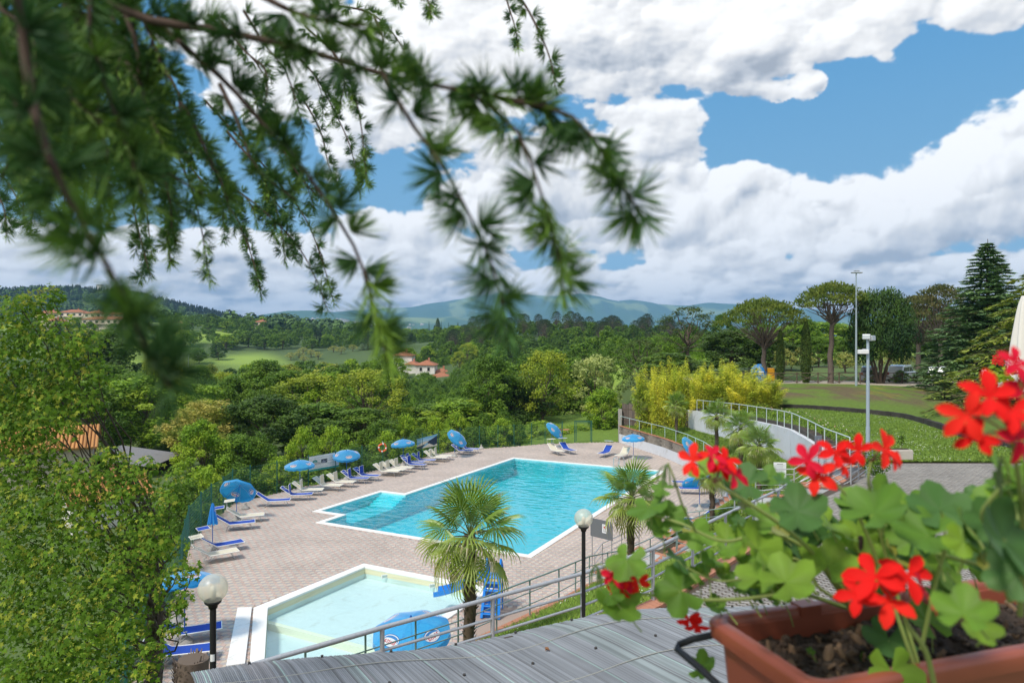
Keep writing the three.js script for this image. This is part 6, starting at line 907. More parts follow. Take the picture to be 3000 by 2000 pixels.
{ const g = thing('water_slide', 'blue plastic slide with ladder beside the paddling pool', 'slide', V(-0.75, 0, -26.3), -0.18);
  for (const s of [-1, 1]) { const m = new MB(); m.bar(V(s * 0.33, 0, 0.45), V(s * 0.27, 1.35, -0.1), 0.10, 0.12); m.mesh('side_rail', M.slide, g); const h = new MB(); h.tube([V(s * 0.27, 1.3, -0.08), V(s * 0.27, 1.7, -0.12), V(s * 0.27, 2.02, -0.3), V(s * 0.27, 1.75, -0.55), V(s * 0.27, 1.35, -0.65)], 0.05, 8); h.mesh('hand_grip', M.slide, g); }
  for (let k = 0; k < 5; k++) { const t = (k + 0.6) / 5.2, m = new MB(); m.rbox(0, 1.35 * t, lerp(0.45, -0.1, t), 0.56, 0.05, 0.17, 0.015); m.mesh('tread', M.slide, g); const rs = new MB(); rs.rbox(0, 1.35 * t - 0.12, lerp(0.45, -0.1, t) - 0.03, 0.54, 0.2, 0.03, 0.01); rs.mesh('riser', std([0.006, 0.15, 0.52], 0.35), g); }
  const pl = new MB(); pl.rbox(0, 1.36, -0.35, 0.6, 0.06, 0.6, 0.02); pl.mesh('platform', M.slide, g); const leg = new MB(); for (const s of [-1, 1]) leg.bar(V(s * 0.27, 0, -0.6), V(s * 0.27, 1.33, -0.6), 0.05); leg.mesh('support', M.slide, g);
  const ch = new MB(), n = 14, path = (t) => V(-0.25 - 2.3 * t, 1.36 - 1.15 * (t * 0.55 + 0.45 * Math.sin(t * Math.PI / 2)), -0.4 - 0.5 * t); for (let k = 0; k < n; k++) { const a = path(k / n), b = path((k + 1) / n), prof = [[0.34, 0.26], [0.30, 0.05], [0.2, 0], [-0.2, 0], [-0.30, 0.05], [-0.34, 0.26]]; for (let j = 0; j < 5; j++) { const P = (o, q) => V(o.x, o.y + q[1], o.z + q[0]); ch.quad(P(a, prof[j]), P(b, prof[j]), P(b, prof[j + 1]), P(a, prof[j + 1])); } } const cg = ch.geometry(); part(g, 'chute', cg, phys([0.008, 0.20, 0.66], 0.3, { side: THREE.DoubleSide, clearcoat: 0.3 })); }
// ------------------------------------------------------------ globe lamps, floodlight mast, signs, pots
function globeLamp(label, x, d, topY, groundY) { const g = thing('globe_lamp', label, 'street lamp', V(x, groundY, -d), 0, 'globe lamps on black posts'); const h = topY - groundY; const p = new MB(); p.tube([V(0, -0.05, 0), V(0, h - 0.13, 0)], 0.033, 12); p.mesh('post', M.black, g); const c = new MB(); c.lathe([[0, 0], [0.045, 0], [0.05, 0.03], [0.085, 0.06], [0.09, 0.085], [0.05, 0.09], [0, 0.09]], 0, h - 0.21, 0, 18); c.mesh('collar', M.black, g); const gl = part(g, 'globe', new THREE.SphereGeometry(0.152, 32, 24), phys([0.93, 0.91, 0.82], 0.38, { transmission: 0.72, thickness: 0, ior: 1.45 })); gl.position.y = h; const b = new MB(); b.lathe([[0, 0], [0.025, 0], [0.03, 0.05], [0.035, 0.1], [0.025, 0.14], [0, 0.15]], 0, h - 0.12, 0, 12); b.mesh('lamp_bulb', std([0.75, 0.72, 0.66], 0.4), gl.parent); return g; }
globeLamp('globe lamp on a black post beside the corner of the cane roof', -3.2, 7.3, 7.86, 5.45);
globeLamp('globe lamp on a black post at the handrail between the two palms', 1.175, 11.2, 7.6, 5.45);
{ const st = new MB(); const g = thing('sticker', 'small torn white sticker on the lamp post', 'sticker', V(-3.2, 0, -7.3)); st.geo(new THREE.CylinderGeometry(0.0345, 0.0345, 0.075, 8, 1, true, -0.5, 1.4), new THREE.Matrix4().makeTranslation(0, 7.13, 0)); st.mesh('sticker_face', M.white, g); }
{ const g = thing('floodlight_mast', 'galvanised mast with floodlights at the top of the forecourt steps', 'mast', V(13.15, 5.5, -25.2)); let y = -0.05; [[0.072, 1.9], [0.062, 1.7], [0.052, 1.55]].forEach(([r, h]) => { const m = new MB(); m.tube([V(0, y, 0), V(0, y + h, 0)], r, 12); m.mesh('mast_section', M.galv, g); y += h; }); const hd = (x, yy, ry) => { const m = new MB(); const q = new THREE.Matrix4().makeRotationY(ry); q.setPosition(x, yy, 0.05); m.geo(new RoundedBoxGeometry(0.28, 0.2, 0.14, 2, 0.03), q); const f = m.mesh('floodlight', M.steel, g); const gl = new MB(); const q2 = new THREE.Matrix4().makeRotationY(ry).multiply(new THREE.Matrix4().makeTranslation(0, 0, 0.073)); q2.setPosition(x + Math.sin(ry) * 0.075, yy, 0.05 + Math.cos(ry) * 0.075); gl.geo(new THREE.BoxGeometry(0.23, 0.15, 0.01), q2); gl.mesh('front_glass', std([0.55, 0.6, 0.62], 0.15), f); }; hd(-0.08, 5.17, -0.5); hd(0.12, 5.12, 0.6); const bx = new MB(); bx.rbox(-0.2, 4.62, 0.05, 0.34, 0.16, 0.2, 0.02); bx.mesh('loudspeaker', M.white, g); const br = new MB(); br.bar(V(-0.2, 4.72, 0), V(0.06, 4.72, 0), 0.03); br.mesh('bracket', M.steel, g); }
{ const g = thing('street_lamp', 'very tall thin lamp mast beside the umbrella pine', 'street lamp', V(32.3, 6.4, -64)); const m = new MB(); m.tube([V(0, -0.1, 0), V(0, 10.5, 0)], (t) => lerp(0.11, 0.06, t), 10); m.mesh('mast', M.galv, g); const h = new MB(); h.rbox(0.05, 10.55, 0, 1.0, 0.12, 0.35, 0.05); h.mesh('lamp_head', M.steel, g); const b = new MB(); b.rbox(0.05, 10.72, 0, 0.5, 0.08, 0.2, 0.03); b.mesh('cover', M.steel, g); }
{ const p = at(2285, 1380, 29.5); const g = thing('info_board', 'white printed information board on a post in the palm garden', 'sign', V(p.x, 3.4, -29.5), -0.15); const ps = new MB(); ps.tube([V(0, -0.3, 0), V(0, 1.75, 0)], 0.03, 8); ps.mesh('post', M.greenRail, g); const bd = new MB(); bd.rbox(0, 1.45, 0.04, 0.52, 0.86, 0.03, 0.008); const b = bd.mesh('board', M.white, g); const pr = new MB(); pr.quad(V(-0.24, 1.05, 0.058), V(0.24, 1.05, 0.058), V(0.24, 1.85, 0.058), V(-0.24, 1.85, 0.058)); pr.mesh('printed_notice', std([1, 1, 1], 0.6, { map: canvas(256, 420, (x, w, h) => { x.fillStyle = '#e4e6e6'; x.fillRect(0, 0, w, h); x.fillStyle = '#8b8f92'; for (let k = 0; k < 24; k++) x.fillRect(20, 40 + k * 15, 216 - ((k * 37) % 70), 4); x.fillStyle = '#5b6064'; x.fillRect(60, 16, 136, 12); }) }), b); }
{ const p = at(2398, 1300, 31); const g = thing('road_sign', 'back of a grey rectangular sign standing by the lawn railing', 'sign', V(p.x, 5.0, -31), 0.1); const bd = new MB(); bd.rbox(0, 0.86, 0, 0.34, 0.72, 0.02, 0.01); bd.mesh('panel', std([0.17, 0.19, 0.23], 0.55), g); const ps = new MB(); ps.tube([V(0, -0.6, 0.03), V(0, 1.1, 0.03)], 0.03, 8); ps.mesh('post', M.greenRail, g); }
{ const g = thing('pool_notice', 'dark grey notice panel with a white pictogram on the pool-side railing', 'sign', V(4.15, 0.4, -31.5), -0.75); for (const x of [-0.55, 0.55]) { const p = new MB(); p.tube([V(x, -0.4, 0), V(x, 2.0, 0)], 0.025, 8); p.mesh('post', M.steel, g); } const b = new MB(); b.rbox(0, 1.45, 0.03, 1.25, 0.85, 0.02, 0.008); const pn = b.mesh('panel', std([0.13, 0.14, 0.15], 0.5), g); const w = new MB(); w.quad(V(0.05, 1.3, 0.044), V(0.3, 1.3, 0.044), V(0.3, 1.7, 0.044), V(0.05, 1.7, 0.044)); w.mesh('pictogram', std([1, 1, 1], 0.6, { map: canvas(128, 200, (x) => { x.fillStyle = '#e8eaec'; x.fillRect(0, 0, 128, 200); x.strokeStyle = '#333'; x.lineWidth = 8; x.strokeRect(24, 30, 80, 80); x.fillStyle = '#b33'; x.beginPath(); x.arc(64, 70, 24, 0, 7); x.fill(); x.fillStyle = '#555'; for (let k = 0; k < 4; k++) x.fillRect(20, 130 + k * 14, 88, 6); }) }), pn); }
function leafyPot(g, cx, cy, cz, R, H, n, cols, size) { const mb = new MB(); for (let k = 0; k < n; k++) { const d = rdir(), q = Math.pow(rand(), 0.4), p = V(cx + d.x * R * q, cy + H * 0.5 + d.y * H * 0.5 * q, cz + d.z * R * q), w = rr(0.75, 1.3), c = pick(cols); mb.color([c[0] * w, c[1] * w, c[2] * w]); leafQuad(mb, p, d.clone().add(V(0, 0.6, 0)).add(rdir().multiplyScalar(0.6)).normalize(), rdir(), size * rr(0.7, 1.3), size * 0.55, 0.15); } mb.mesh('foliage', M.leaf, g); }
{ seed(640); const g = thing('stone_planter', 'pale concrete trough with two thin laurel shrubs at the edge of the lawn', 'planter', V(16.3, 5.5, -28.9)); const t = new MB(); t.rbox(0, 0.22, 0, 1.15, 0.44, 0.5, 0.04); const b = t.mesh('trough', std([0.52, 0.47, 0.41], 0.9, { map: rep(blotchTex, 0.8) }), g); const s = new MB(); s.box(0, 0.43, 0, 1.0, 0.03, 0.36); s.mesh('soil', std([0.06, 0.045, 0.03], 1), b); for (const x of [-0.32, 0.22]) { const st = new MB(); st.tube([V(x, 0.4, 0), V(x, 1.0, 0)], 0.012, 5); st.mesh('stem', M.bark, g); leafyPot(g, x, 0.55, 0, 0.17, 0.75, 150, GR.dark.concat(GR.mid), 0.085); } }
{ seed(641); const g = thing('potted_shrub', 'round leafy shrub in a pale pot at the side of the steps', 'potted plant', V(12.45, 5.52, -23.4)); const t = new MB(); t.lathe([[0, 0], [0.17, 0], [0.24, 0.36], [0.27, 0.38], [0.27, 0.42], [0.22, 0.42], [0.2, 0.36], [0, 0.36]], 0, 0, 0, 20); t.mesh('pot', M.concrete, g); leafyPot(g, 0, 0.38, 0, 0.55, 1.0, 900, GR.dark.concat(GR.mid), 0.09); }
{ seed(642); for (let k = 0; k < 13; k++) { const d = lerp(30.5, 52, k / 12), x = wallX(d) + 0.85, y = lawnY(x, d); const g = thing('rose_bush', k === 0 ? 'rose bush nearest the forecourt in the bed on the pale wall' : k === 12 ? 'rose bush nearest the bamboo in the bed on the pale wall' : `rose bush on the pale wall, ${nth(k + 1)} counted from the forecourt`, 'bush', V(x, y, -d), 0, 'rose bushes on the pale wall'); const st = new MB(); st.tube([V(0, 0, 0), V(0.03, 0.5, 0)], 0.015, 5); st.mesh('stem', M.bark, g); leafyPot(g, 0, 0.25, 0, rr(0.3, 0.5), rr(0.6, 1.05), 330, GR.dark.concat(GR.mid, GR.bright), 0.085); const fl = new MB(); for (let j = 0; j < 3; j++) { fl.color(pick([[0.75, 0.45, 0.35], [0.8, 0.7, 0.6], [0.7, 0.3, 0.3]])); fl.geo(new THREE.IcosahedronGeometry(0.03, 0), new THREE.Matrix4().makeTranslation(rr(-0.3, 0.3), rr(0.7, 1.15), rr(-0.2, 0.3))); } fl.mesh('blooms', M.vcol, g); } }
{ seed(643); const g = thing('boxwood_hedge', 'small clipped yellow-green hedge beside the lower steps', 'hedge', V(13.6, 1.9, -39.6)); leafyPot(g, 0, -0.1, 0, 1.1, 1.0, 1500, GR.bright, 0.10); const g2 = thing('boxwood_hedge', 'rounded dark green bush below the yellow-green hedge', 'hedge', V(13.0, 1.7, -38.2)); leafyPot(g2, 0, -0.1, 0, 0.8, 0.9, 900, GR.dark, 0.10); }
// ------------------------------------------------------------ car park: fence, cars, bottle bank
{ const g = thing('rustic_fence', 'dark rustic fence with crossed rails along the car park', 'fence'); const x0 = 19.5, x1 = 40, n = 10; for (let k = 0; k <= n; k++) { const x = lerp(x0, x1, k / n); const p = new MB(); p.tube([V(x, 6.3, -66.3), V(x, 7.5, -66.3)], 0.06, 7); p.mesh('post', M.bark, g); if (k < n) { const xb = lerp(x0, x1, (k + 1) / n); for (const [a, b] of [[7.42, 7.42], [6.55, 7.35], [7.35, 6.55]]) { const r = new MB(); r.tube([V(x, a, -66.3), V(xb, b, -66.3)], 0.04, 6); r.mesh('rail', M.bark, g); } } } const g2 = thing('rustic_fence', 'far rustic fence at the back of the car park', 'fence'); for (let k = 0; k <= 12; k++) { const x = 24 + k * 2.6; const p = new MB(); p.tube([V(x, 6.3, -84), V(x, 7.4, -84)], 0.06, 6); p.mesh('post', M.bark, g2); if (k < 12) for (const y of [7.3, 6.85]) { const r = new MB(); r.tube([V(x, y, -84), V(x + 2.6, y, -84)], 0.04, 5); r.mesh('rail', M.bark, g2); } } }
function car(label, x, d, turn, paint, { L = 4.2, Hc = 1.5, wagon = true }) {
  const g = thing('parked_car', label, 'car', V(x, 6.45, -d), turn); const s = new THREE.Shape(); const h = L / 2; const ex = (pts, depth, bev) => { const q = new THREE.Shape(pts.map((p) => new THREE.Vector2(...p))); const e = new THREE.ExtrudeGeometry(q, { depth, bevelEnabled: true, bevelSize: bev, bevelThickness: bev, bevelSegments: 3 }); e.translate(0, 0, -depth / 2); return e; };
  const body = ex([[-h, 0.32], [-h + 0.02, 0.72], [-h + 0.1, 0.92], [h - 1.25, 0.95], [h - 0.35, 0.82], [h - 0.04, 0.62], [h, 0.32]], 1.5, 0.10); part(g, 'body', body, paint);
  const back = wagon ? -h + 0.12 : -h + 0.35; const cab = ex([[back - 0.02, 0.95], [back + 0.28, Hc - 0.1], [back + 0.7, Hc], [0.35, Hc - 0.02], [1.15, 0.95]], 1.18, 0.09); part(g, 'cabin', cab, paint);
  for (const z of [-1, 1]) { const w = ex([[back + 0.2, 0.99], [back + 0.4, Hc - 0.16], [0.3, Hc - 0.13], [0.92, 0.99]], 0.01, 0.004); const m = part(g, 'side_window', w, M.darkGlass); m.position.z = z * 0.70; const pil = new MB(); pil.box(-0.4, 1.18, z * 0.713, 0.06, 0.42, 0.012); pil.mesh('door_pillar', paint, m); m.children[0].position.z = -z * 0.70; }
  const rw = new MB(); rw.quad(V(back - 0.06, 1.02, -0.56), V(back - 0.06, 1.02, 0.56), V(back + 0.17, Hc - 0.14, 0.5), V(back + 0.17, Hc - 0.14, -0.5)); rw.mesh('rear_window', M.darkGlass, g); const ws = new MB(); ws.quad(V(1.22, 1.0, 0.56), V(1.22, 1.0, -0.56), V(0.50, Hc - 0.1, -0.52), V(0.50, Hc - 0.1, 0.52)); ws.mesh('windscreen', M.darkGlass, g);
  for (const [wx, wz] of [[-h + 0.75, 0.76], [-h + 0.75, -0.76], [h - 0.85, 0.76], [h - 0.85, -0.76]]) { const t = part(g, 'wheel', new THREE.TorusGeometry(0.25, 0.085, 10, 24), M.black); t.position.set(wx, 0.32, wz); const r = new MB(); r.geo(new THREE.CylinderGeometry(0.2, 0.2, 0.09, 16), new THREE.Matrix4().makeRotationX(Math.PI / 2)); r.mesh('rim', M.alu, t); }
  for (const z of [-0.62, 0.62]) { const m = new MB(); m.rbox(-h - 0.06, 0.86, z, 0.1, 0.26, 0.2, 0.03); m.mesh('tail_light', std([0.35, 0.02, 0.015], 0.3), g); const f = new MB(); f.rbox(h - 0.1, 0.74, z, 0.26, 0.13, 0.26, 0.04); f.mesh('headlight', std([0.7, 0.72, 0.74], 0.2), g); }
  const bp = new MB(); bp.rbox(-h - 0.03, 0.42, 0, 0.14, 0.22, 1.6, 0.04); bp.mesh('bumper', paint, g); const pl = new MB(); pl.box(-h - 0.115, 0.62, 0, 0.01, 0.11, 0.5); pl.mesh('number_plate', M.white, g); return g;
}
const paint = (c) => phys(c, 0.3, { metalness: 0.3, clearcoat: 0.8, clearcoatRoughness: 0.08 });
car('grey hatchback parked with its tail to the bank', 36.3, 69.2, 1.05, paint([0.30, 0.31, 0.33]), { L: 4.0, wagon: false });
car('white estate car parked beside the grey hatchback', 39.9, 69.6, 0.75, paint([0.80, 0.80, 0.80]), { L: 4.7, Hc: 1.62 });
car('pale silver car behind the bushes at the end of the fence', 42.6, 68.2, 0.9, paint([0.72, 0.74, 0.76]), { L: 4.2, wagon: false });
{ const g = thing('bottle_bank', 'blue recycling bell with a yellow side behind the leaning pine', 'recycling bin', V(25.2, 6.45, -69.5)); const m = new MB(); m.lathe([[0.7, 0], [0.78, 0.2], [0.82, 0.9], [0.75, 1.3], [0.5, 1.62], [0.2, 1.75], [0, 1.77]], 0, 0, 0, 24); m.mesh('bell', std([0.02, 0.22, 0.62], 0.45), g); const h = new MB(); h.rbox(-0.45, 1.25, 0.62, 0.3, 0.22, 0.12, 0.04); h.mesh('slot', M.black, g); const y = new MB(); y.rbox(0.95, 0.7, 0.1, 0.9, 1.3, 0.8, 0.08); y.mesh('yellow_bin', std([0.75, 0.36, 0.02], 0.5), g); const l = new MB(); l.rbox(-0.1, 0.9, 0.79, 0.5, 0.3, 0.04, 0.01); l.mesh('label_plate', M.white, g); }
// ------------------------------------------------------------ buildings across the valley
function hipRoof(mb, x0, x1, z0, z1, y, h, eave = 0.5, gable = false) { x0 -= eave; x1 += eave; z0 -= eave; z1 += eave; const w = x1 - x0, dd = z1 - z0, alongX = w >= dd, s = gable ? 0 : Math.min(w, dd) / 2; const a = alongX ? V(x0 + s, y + h, (z0 + z1) / 2) : V((x0 + x1) / 2, y + h, z0 + s), b = alongX ? V(x1 - s, y + h, (z0 + z1) / 2) : V((x0 + x1) / 2, y + h, z1 - s); const A = V(x0, y, z0), B = V(x1, y, z0), C = V(x1, y, z1), D = V(x0, y, z1); if (alongX) { mb.quad(D, C, b, a); mb.quad(B, A, a, b); mb.tri(C, B, b); mb.tri(A, D, a); } else { mb.quad(C, B, a, b); mb.quad(A, D, b, a); mb.tri(B, A, a); mb.tri(D, C, b); } mb.box((x0 + x1) / 2, y - 0.08, (z0 + z1) / 2, w, 0.14, dd); }
function houseBlock(g, x0, x1, d0, d1, y0, y1, roofH, wall, wins = [], gable = false) { const m = new MB(); m.box((x0 + x1) / 2, (y0 + y1) / 2, -(d0 + d1) / 2, x1 - x0, y1 - y0, d1 - d0); m.mesh('wall', wall, g); const r = new MB(); hipRoof(r, x0, x1, -d1, -d0, y1 + 0.08, roofH, 0.55, gable); const ro = r.mesh('roof', M.roofTile, g); const ch = new MB(); ch.box(lerp(x0, x1, 0.62), y1 + roofH + 0.2, -(d0 + d1) / 2, 0.7, 1.6, 0.7); ch.mesh('chimney', M.terracotta, ro); for (const [x, y, w, h] of wins) { const f = new MB(); f.box(x, y, -d0 + 0.04, w + 0.3, h + 0.3, 0.1); const q = f.mesh('window', std([0.5, 0.46, 0.42], 0.8), g); const p = new MB(); p.box(x, y, -d0 + 0.10, w, h, 0.05); p.mesh('pane', M.darkGlass, q); } }
{ const g = thing('farmhouse', 'white farmhouse of stacked blocks with tiled roofs in the valley', 'house'); houseBlock(g, -33.4, -22.2, 262, 272, -14, -3.8, 2.1, M.houseWall, [[-31.2, -4.9, 0.9, 1.0], [-25.2, -5.1, 0.9, 1.0], [-25.2, -7.6, 0.9, 1.5], [-31.2, -7.6, 0.9, 1.5]]); houseBlock(g, -38.6, -31.0, 273, 284, -14, 1.0, 1.9, M.houseWall, [[-36.5, -0.6, 0.9, 1.3], [-33.4, -0.6, 0.9, 1.3]]); houseBlock(g, -50.2, -42.3, 288, 298, -14, 4.5, 1.7, M.houseWall, [[-47.5, 2.6, 0.9, 1.2]]); houseBlock(g, -33, -25, 276, 284, -14, -2.3, 1.8, M.houseWall); houseBlock(g, -44, -39, 280, 290, -14, 1.0, 1.4, M.houseWall); const an = new MB(); an.box(-31, -11.6, -259.5, 4.5, 3, 4); an.mesh('annexe', M.houseWall, g); }
{ const w = std([0.62, 0.50, 0.38], 0.9), g = thing('hilltop_villa', 'ochre villa with a small roof turret on the hilltop', 'villa'); houseBlock(g, -110, -89, 868, 882, -2, 14.2, 2.6, w, [-107, -103, -99, -95, -91.5].map((x) => [x, 10.5, 1.2, 2.0])); houseBlock(g, -103, -95.5, 871, 879, 15, 18.6, 1.4, w, [[-101, 17.4, 0.8, 1], [-98, 17.4, 0.8, 1]]); }
{ const w = std([0.66, 0.57, 0.46], 0.9), row = (label, px0, px1, d, top, h, n) => { const g = thing('terrace_block', label, 'apartment block'); const x0 = (px0 - 1500) / 2000 * d, x1 = (px1 - 1500) / 2000 * d, y = EYE - (top - 1000) / 2000 * d - 2.2; const wins = []; for (let k = 0; k < n; k++) wins.push([lerp(x0, x1, (k + 0.5) / n), y - 1.7, (x1 - x0) / n * 0.42, 1.5]); houseBlock(g, x0, x1, d, d + 11, y - h, y, 2.2, w, wins); const b = new MB(); b.box((x0 + x1) / 2, y - 3.1, -d + 0.6, x1 - x0, 0.9, 1.2); b.mesh('balcony', w, g); }; row('red-roofed terrace at the left end of the upper row', 97, 170, 520, 909, 9, 4); row('red-roofed terrace second in the upper row', 172, 242, 516, 906, 9, 4); row('red-roofed terrace third in the upper row', 244, 296, 514, 909, 9, 3); row('red-roofed terrace at the right end of the upper row', 298, 350, 512, 912, 9, 3); row('red-roofed terrace in the middle of the lower row', 238, 362, 478, 926, 8, 7); row('small red-roofed block before the left terraces', 135, 166, 470, 930, 7, 2); row('red-roofed block right of the hanging bough', 485, 548, 560, 941, 7, 3); row('distant red-roofed house among the slope trees', 745, 775, 640, 936, 8, 2); }
{ const g = thing('hill_tower', 'old pale tower on top of the wooded ridge', 'tower'); const p = at(292, 845, 1390); const m = new MB(); m.box(p.x, p.y - 12, p.z, 9, 36, 9); m.mesh('shaft', M.houseWall, g); const t = new MB(); t.box(p.x, p.y + 6.5, p.z, 10, 2, 10); t.mesh('parapet', M.concrete, g); }
{ const stone = std([0.46, 0.40, 0.32], 0.95, { map: rep(blotchTex, 0.5), bumpMap: rep(bumpTex, 0.8), bumpScale: 0.08 }); const g = thing('stone_barn', 'old stone barn with orange tiled roof behind the maple', 'barn', V(-40.2, -2.4, -59.5), 0.5); const w = new MB(); w.box(0, 2.0, 0, 6.5, 4, 6); w.tri(V(3.25, 4, 3), V(3.25, 4, -3), V(3.25, 5.3, 0)); w.tri(V(-3.25, 4, -3), V(-3.25, 4, 3), V(-3.25, 5.3, 0)); w.mesh('wall', stone, g); const r = new MB(); const tile = [0.50, 0.235, 0.075]; seed(661); for (const s of [-1, 1]) for (let k = 0; k < 26; k++) { const x = -3.6 + k * 0.285, t = rr(0.8, 1.2); r.color([tile[0] * t, tile[1] * t, tile[2] * t]); r.tube([V(x, 5.42, 0), V(x, 3.86, s * 3.5)], 0.13, 6, true); } r.mesh('roof', M.vcolGrain, g); const wd = new MB(); wd.box(3.26, 3.1, 0.2, 0.08, 0.9, 1.1); const f = wd.mesh('arched_window', M.terracotta, g); const pn = new MB(); pn.box(3.31, 3.05, 0.2, 0.04, 0.75, 0.9); pn.mesh('pane', M.darkGlass, f);
  const sh = thing('open_shed', 'dark open shed with brick pillar and rusty metal roof', 'shed', V(-33.2, -2.7, -60), -0.1); sh.scale.setScalar(0.85); const rf = new MB(); rf.quad(V(-3.6, 3.9, 2.5), V(3.4, 3.05, 2.5), V(3.4, 3.5, -3), V(-3.6, 4.3, -3)); rf.mesh('metal_roof', std([0.24, 0.23, 0.23], 0.7, { metalness: 0.3, map: rep(blotchTex, 2), side: THREE.DoubleSide }), sh); const pl = new MB(); pl.box(-0.7, 1.7, 2.2, 0.5, 3.4, 0.5); const pi = pl.mesh('brick_pillar', M.terracotta, sh); const cp = new MB(); cp.box(-0.7, 3.5, 2.2, 0.8, 0.25, 0.8); cp.mesh('pillar_cap', M.concrete, pi); const bw = new MB(); bw.box(0, 1.6, -2.9, 7, 3.4, 0.2); bw.box(-3.5, 1.6, -0.3, 0.2, 3.4, 5.4); bw.mesh('back_wall', std([0.05, 0.042, 0.035], 0.95), sh); const rl = new MB(); for (const y of [0.7, 1.1]) rl.bar(V(-0.4, y, 2.3), V(3.2, y, 2.3), 0.06); rl.mesh('rail', M.concrete, sh);
  const g3 = thing('farm_outhouse', 'low outhouse with orange tiled roof just below the maple gap', 'outhouse', V(-25.4, -1.9, -42.5), 0.75); g3.scale.setScalar(0.86); const w3 = new MB(); w3.box(0, 1.7, 0, 4.6, 3.4, 3.6); w3.mesh('wall', M.houseWall, g3); const r3 = new MB(); for (const s of [-1, 1]) for (let k = 0; k < 20; k++) { const x = -2.6 + k * 0.275, t = rr(0.8, 1.2); r3.color([tile[0] * t, tile[1] * t, tile[2] * t]); r3.tube([V(x, 4.55, 0), V(x, 3.35, s * 2.3)], 0.13, 6, true); } r3.mesh('roof', M.vcolGrain, g3); }
{ const g = thing('valley_lamp', 'thin pale lamp post beside the meadow road', 'street lamp', at(551, 1085, 300)); const m = new MB(); m.tube([V(0, -1, 0), V(0, 8, 0)], 0.14, 6); m.mesh('post', M.galv, g); const h = new MB(); h.rbox(0.2, 8, 0, 0.9, 0.2, 0.3, 0.05); h.mesh('lamp_head', M.white, g); const st = thing('roadside_wall', 'low stone wall below the meadow', 'wall'); const a = at(560, 1097, 330), b = at(900, 1118, 300); const w = new MB(); const n = 30; for (let k = 0; k < n; k++) { const q = a.clone().lerp(b, (k + 0.5) / n), y = land(q.x, -q.z); w.box(q.x, y + 0.3, q.z, a.distanceTo(b) / n - 0.1, 1.7, 0.5, Math.atan2(-(b.z - a.z), b.x - a.x)); } w.mesh('stonework', M.concrete, st); }
{ seed(670); const im = new THREE.InstancedMesh(new THREE.BoxGeometry(16, 12, 12), std([1, 1, 1], 0.9), 150), m4 = new THREE.Matrix4(), c = new THREE.Color(); for (let k = 0; k < 150; k++) { const px = k < 95 ? rr(985, 1110) : rr(690, 1240), d = rr(5000, 5650), x = (px - 1500) / 2000 * d; m4.makeRotationY(rr(0, 3)); m4.setPosition(x, land(x, d) + 4, -d); im.setMatrixAt(k, m4); const t = rr(0.6, 1); im.setColorAt(k, c.setRGB(0.75 * t, 0.66 * t, 0.58 * t)); } im.name = 'distant_town'; tag(im, 'pale distant town at the foot of the mountains', 'town', null, 'stuff'); shade(im); scene.add(im); }

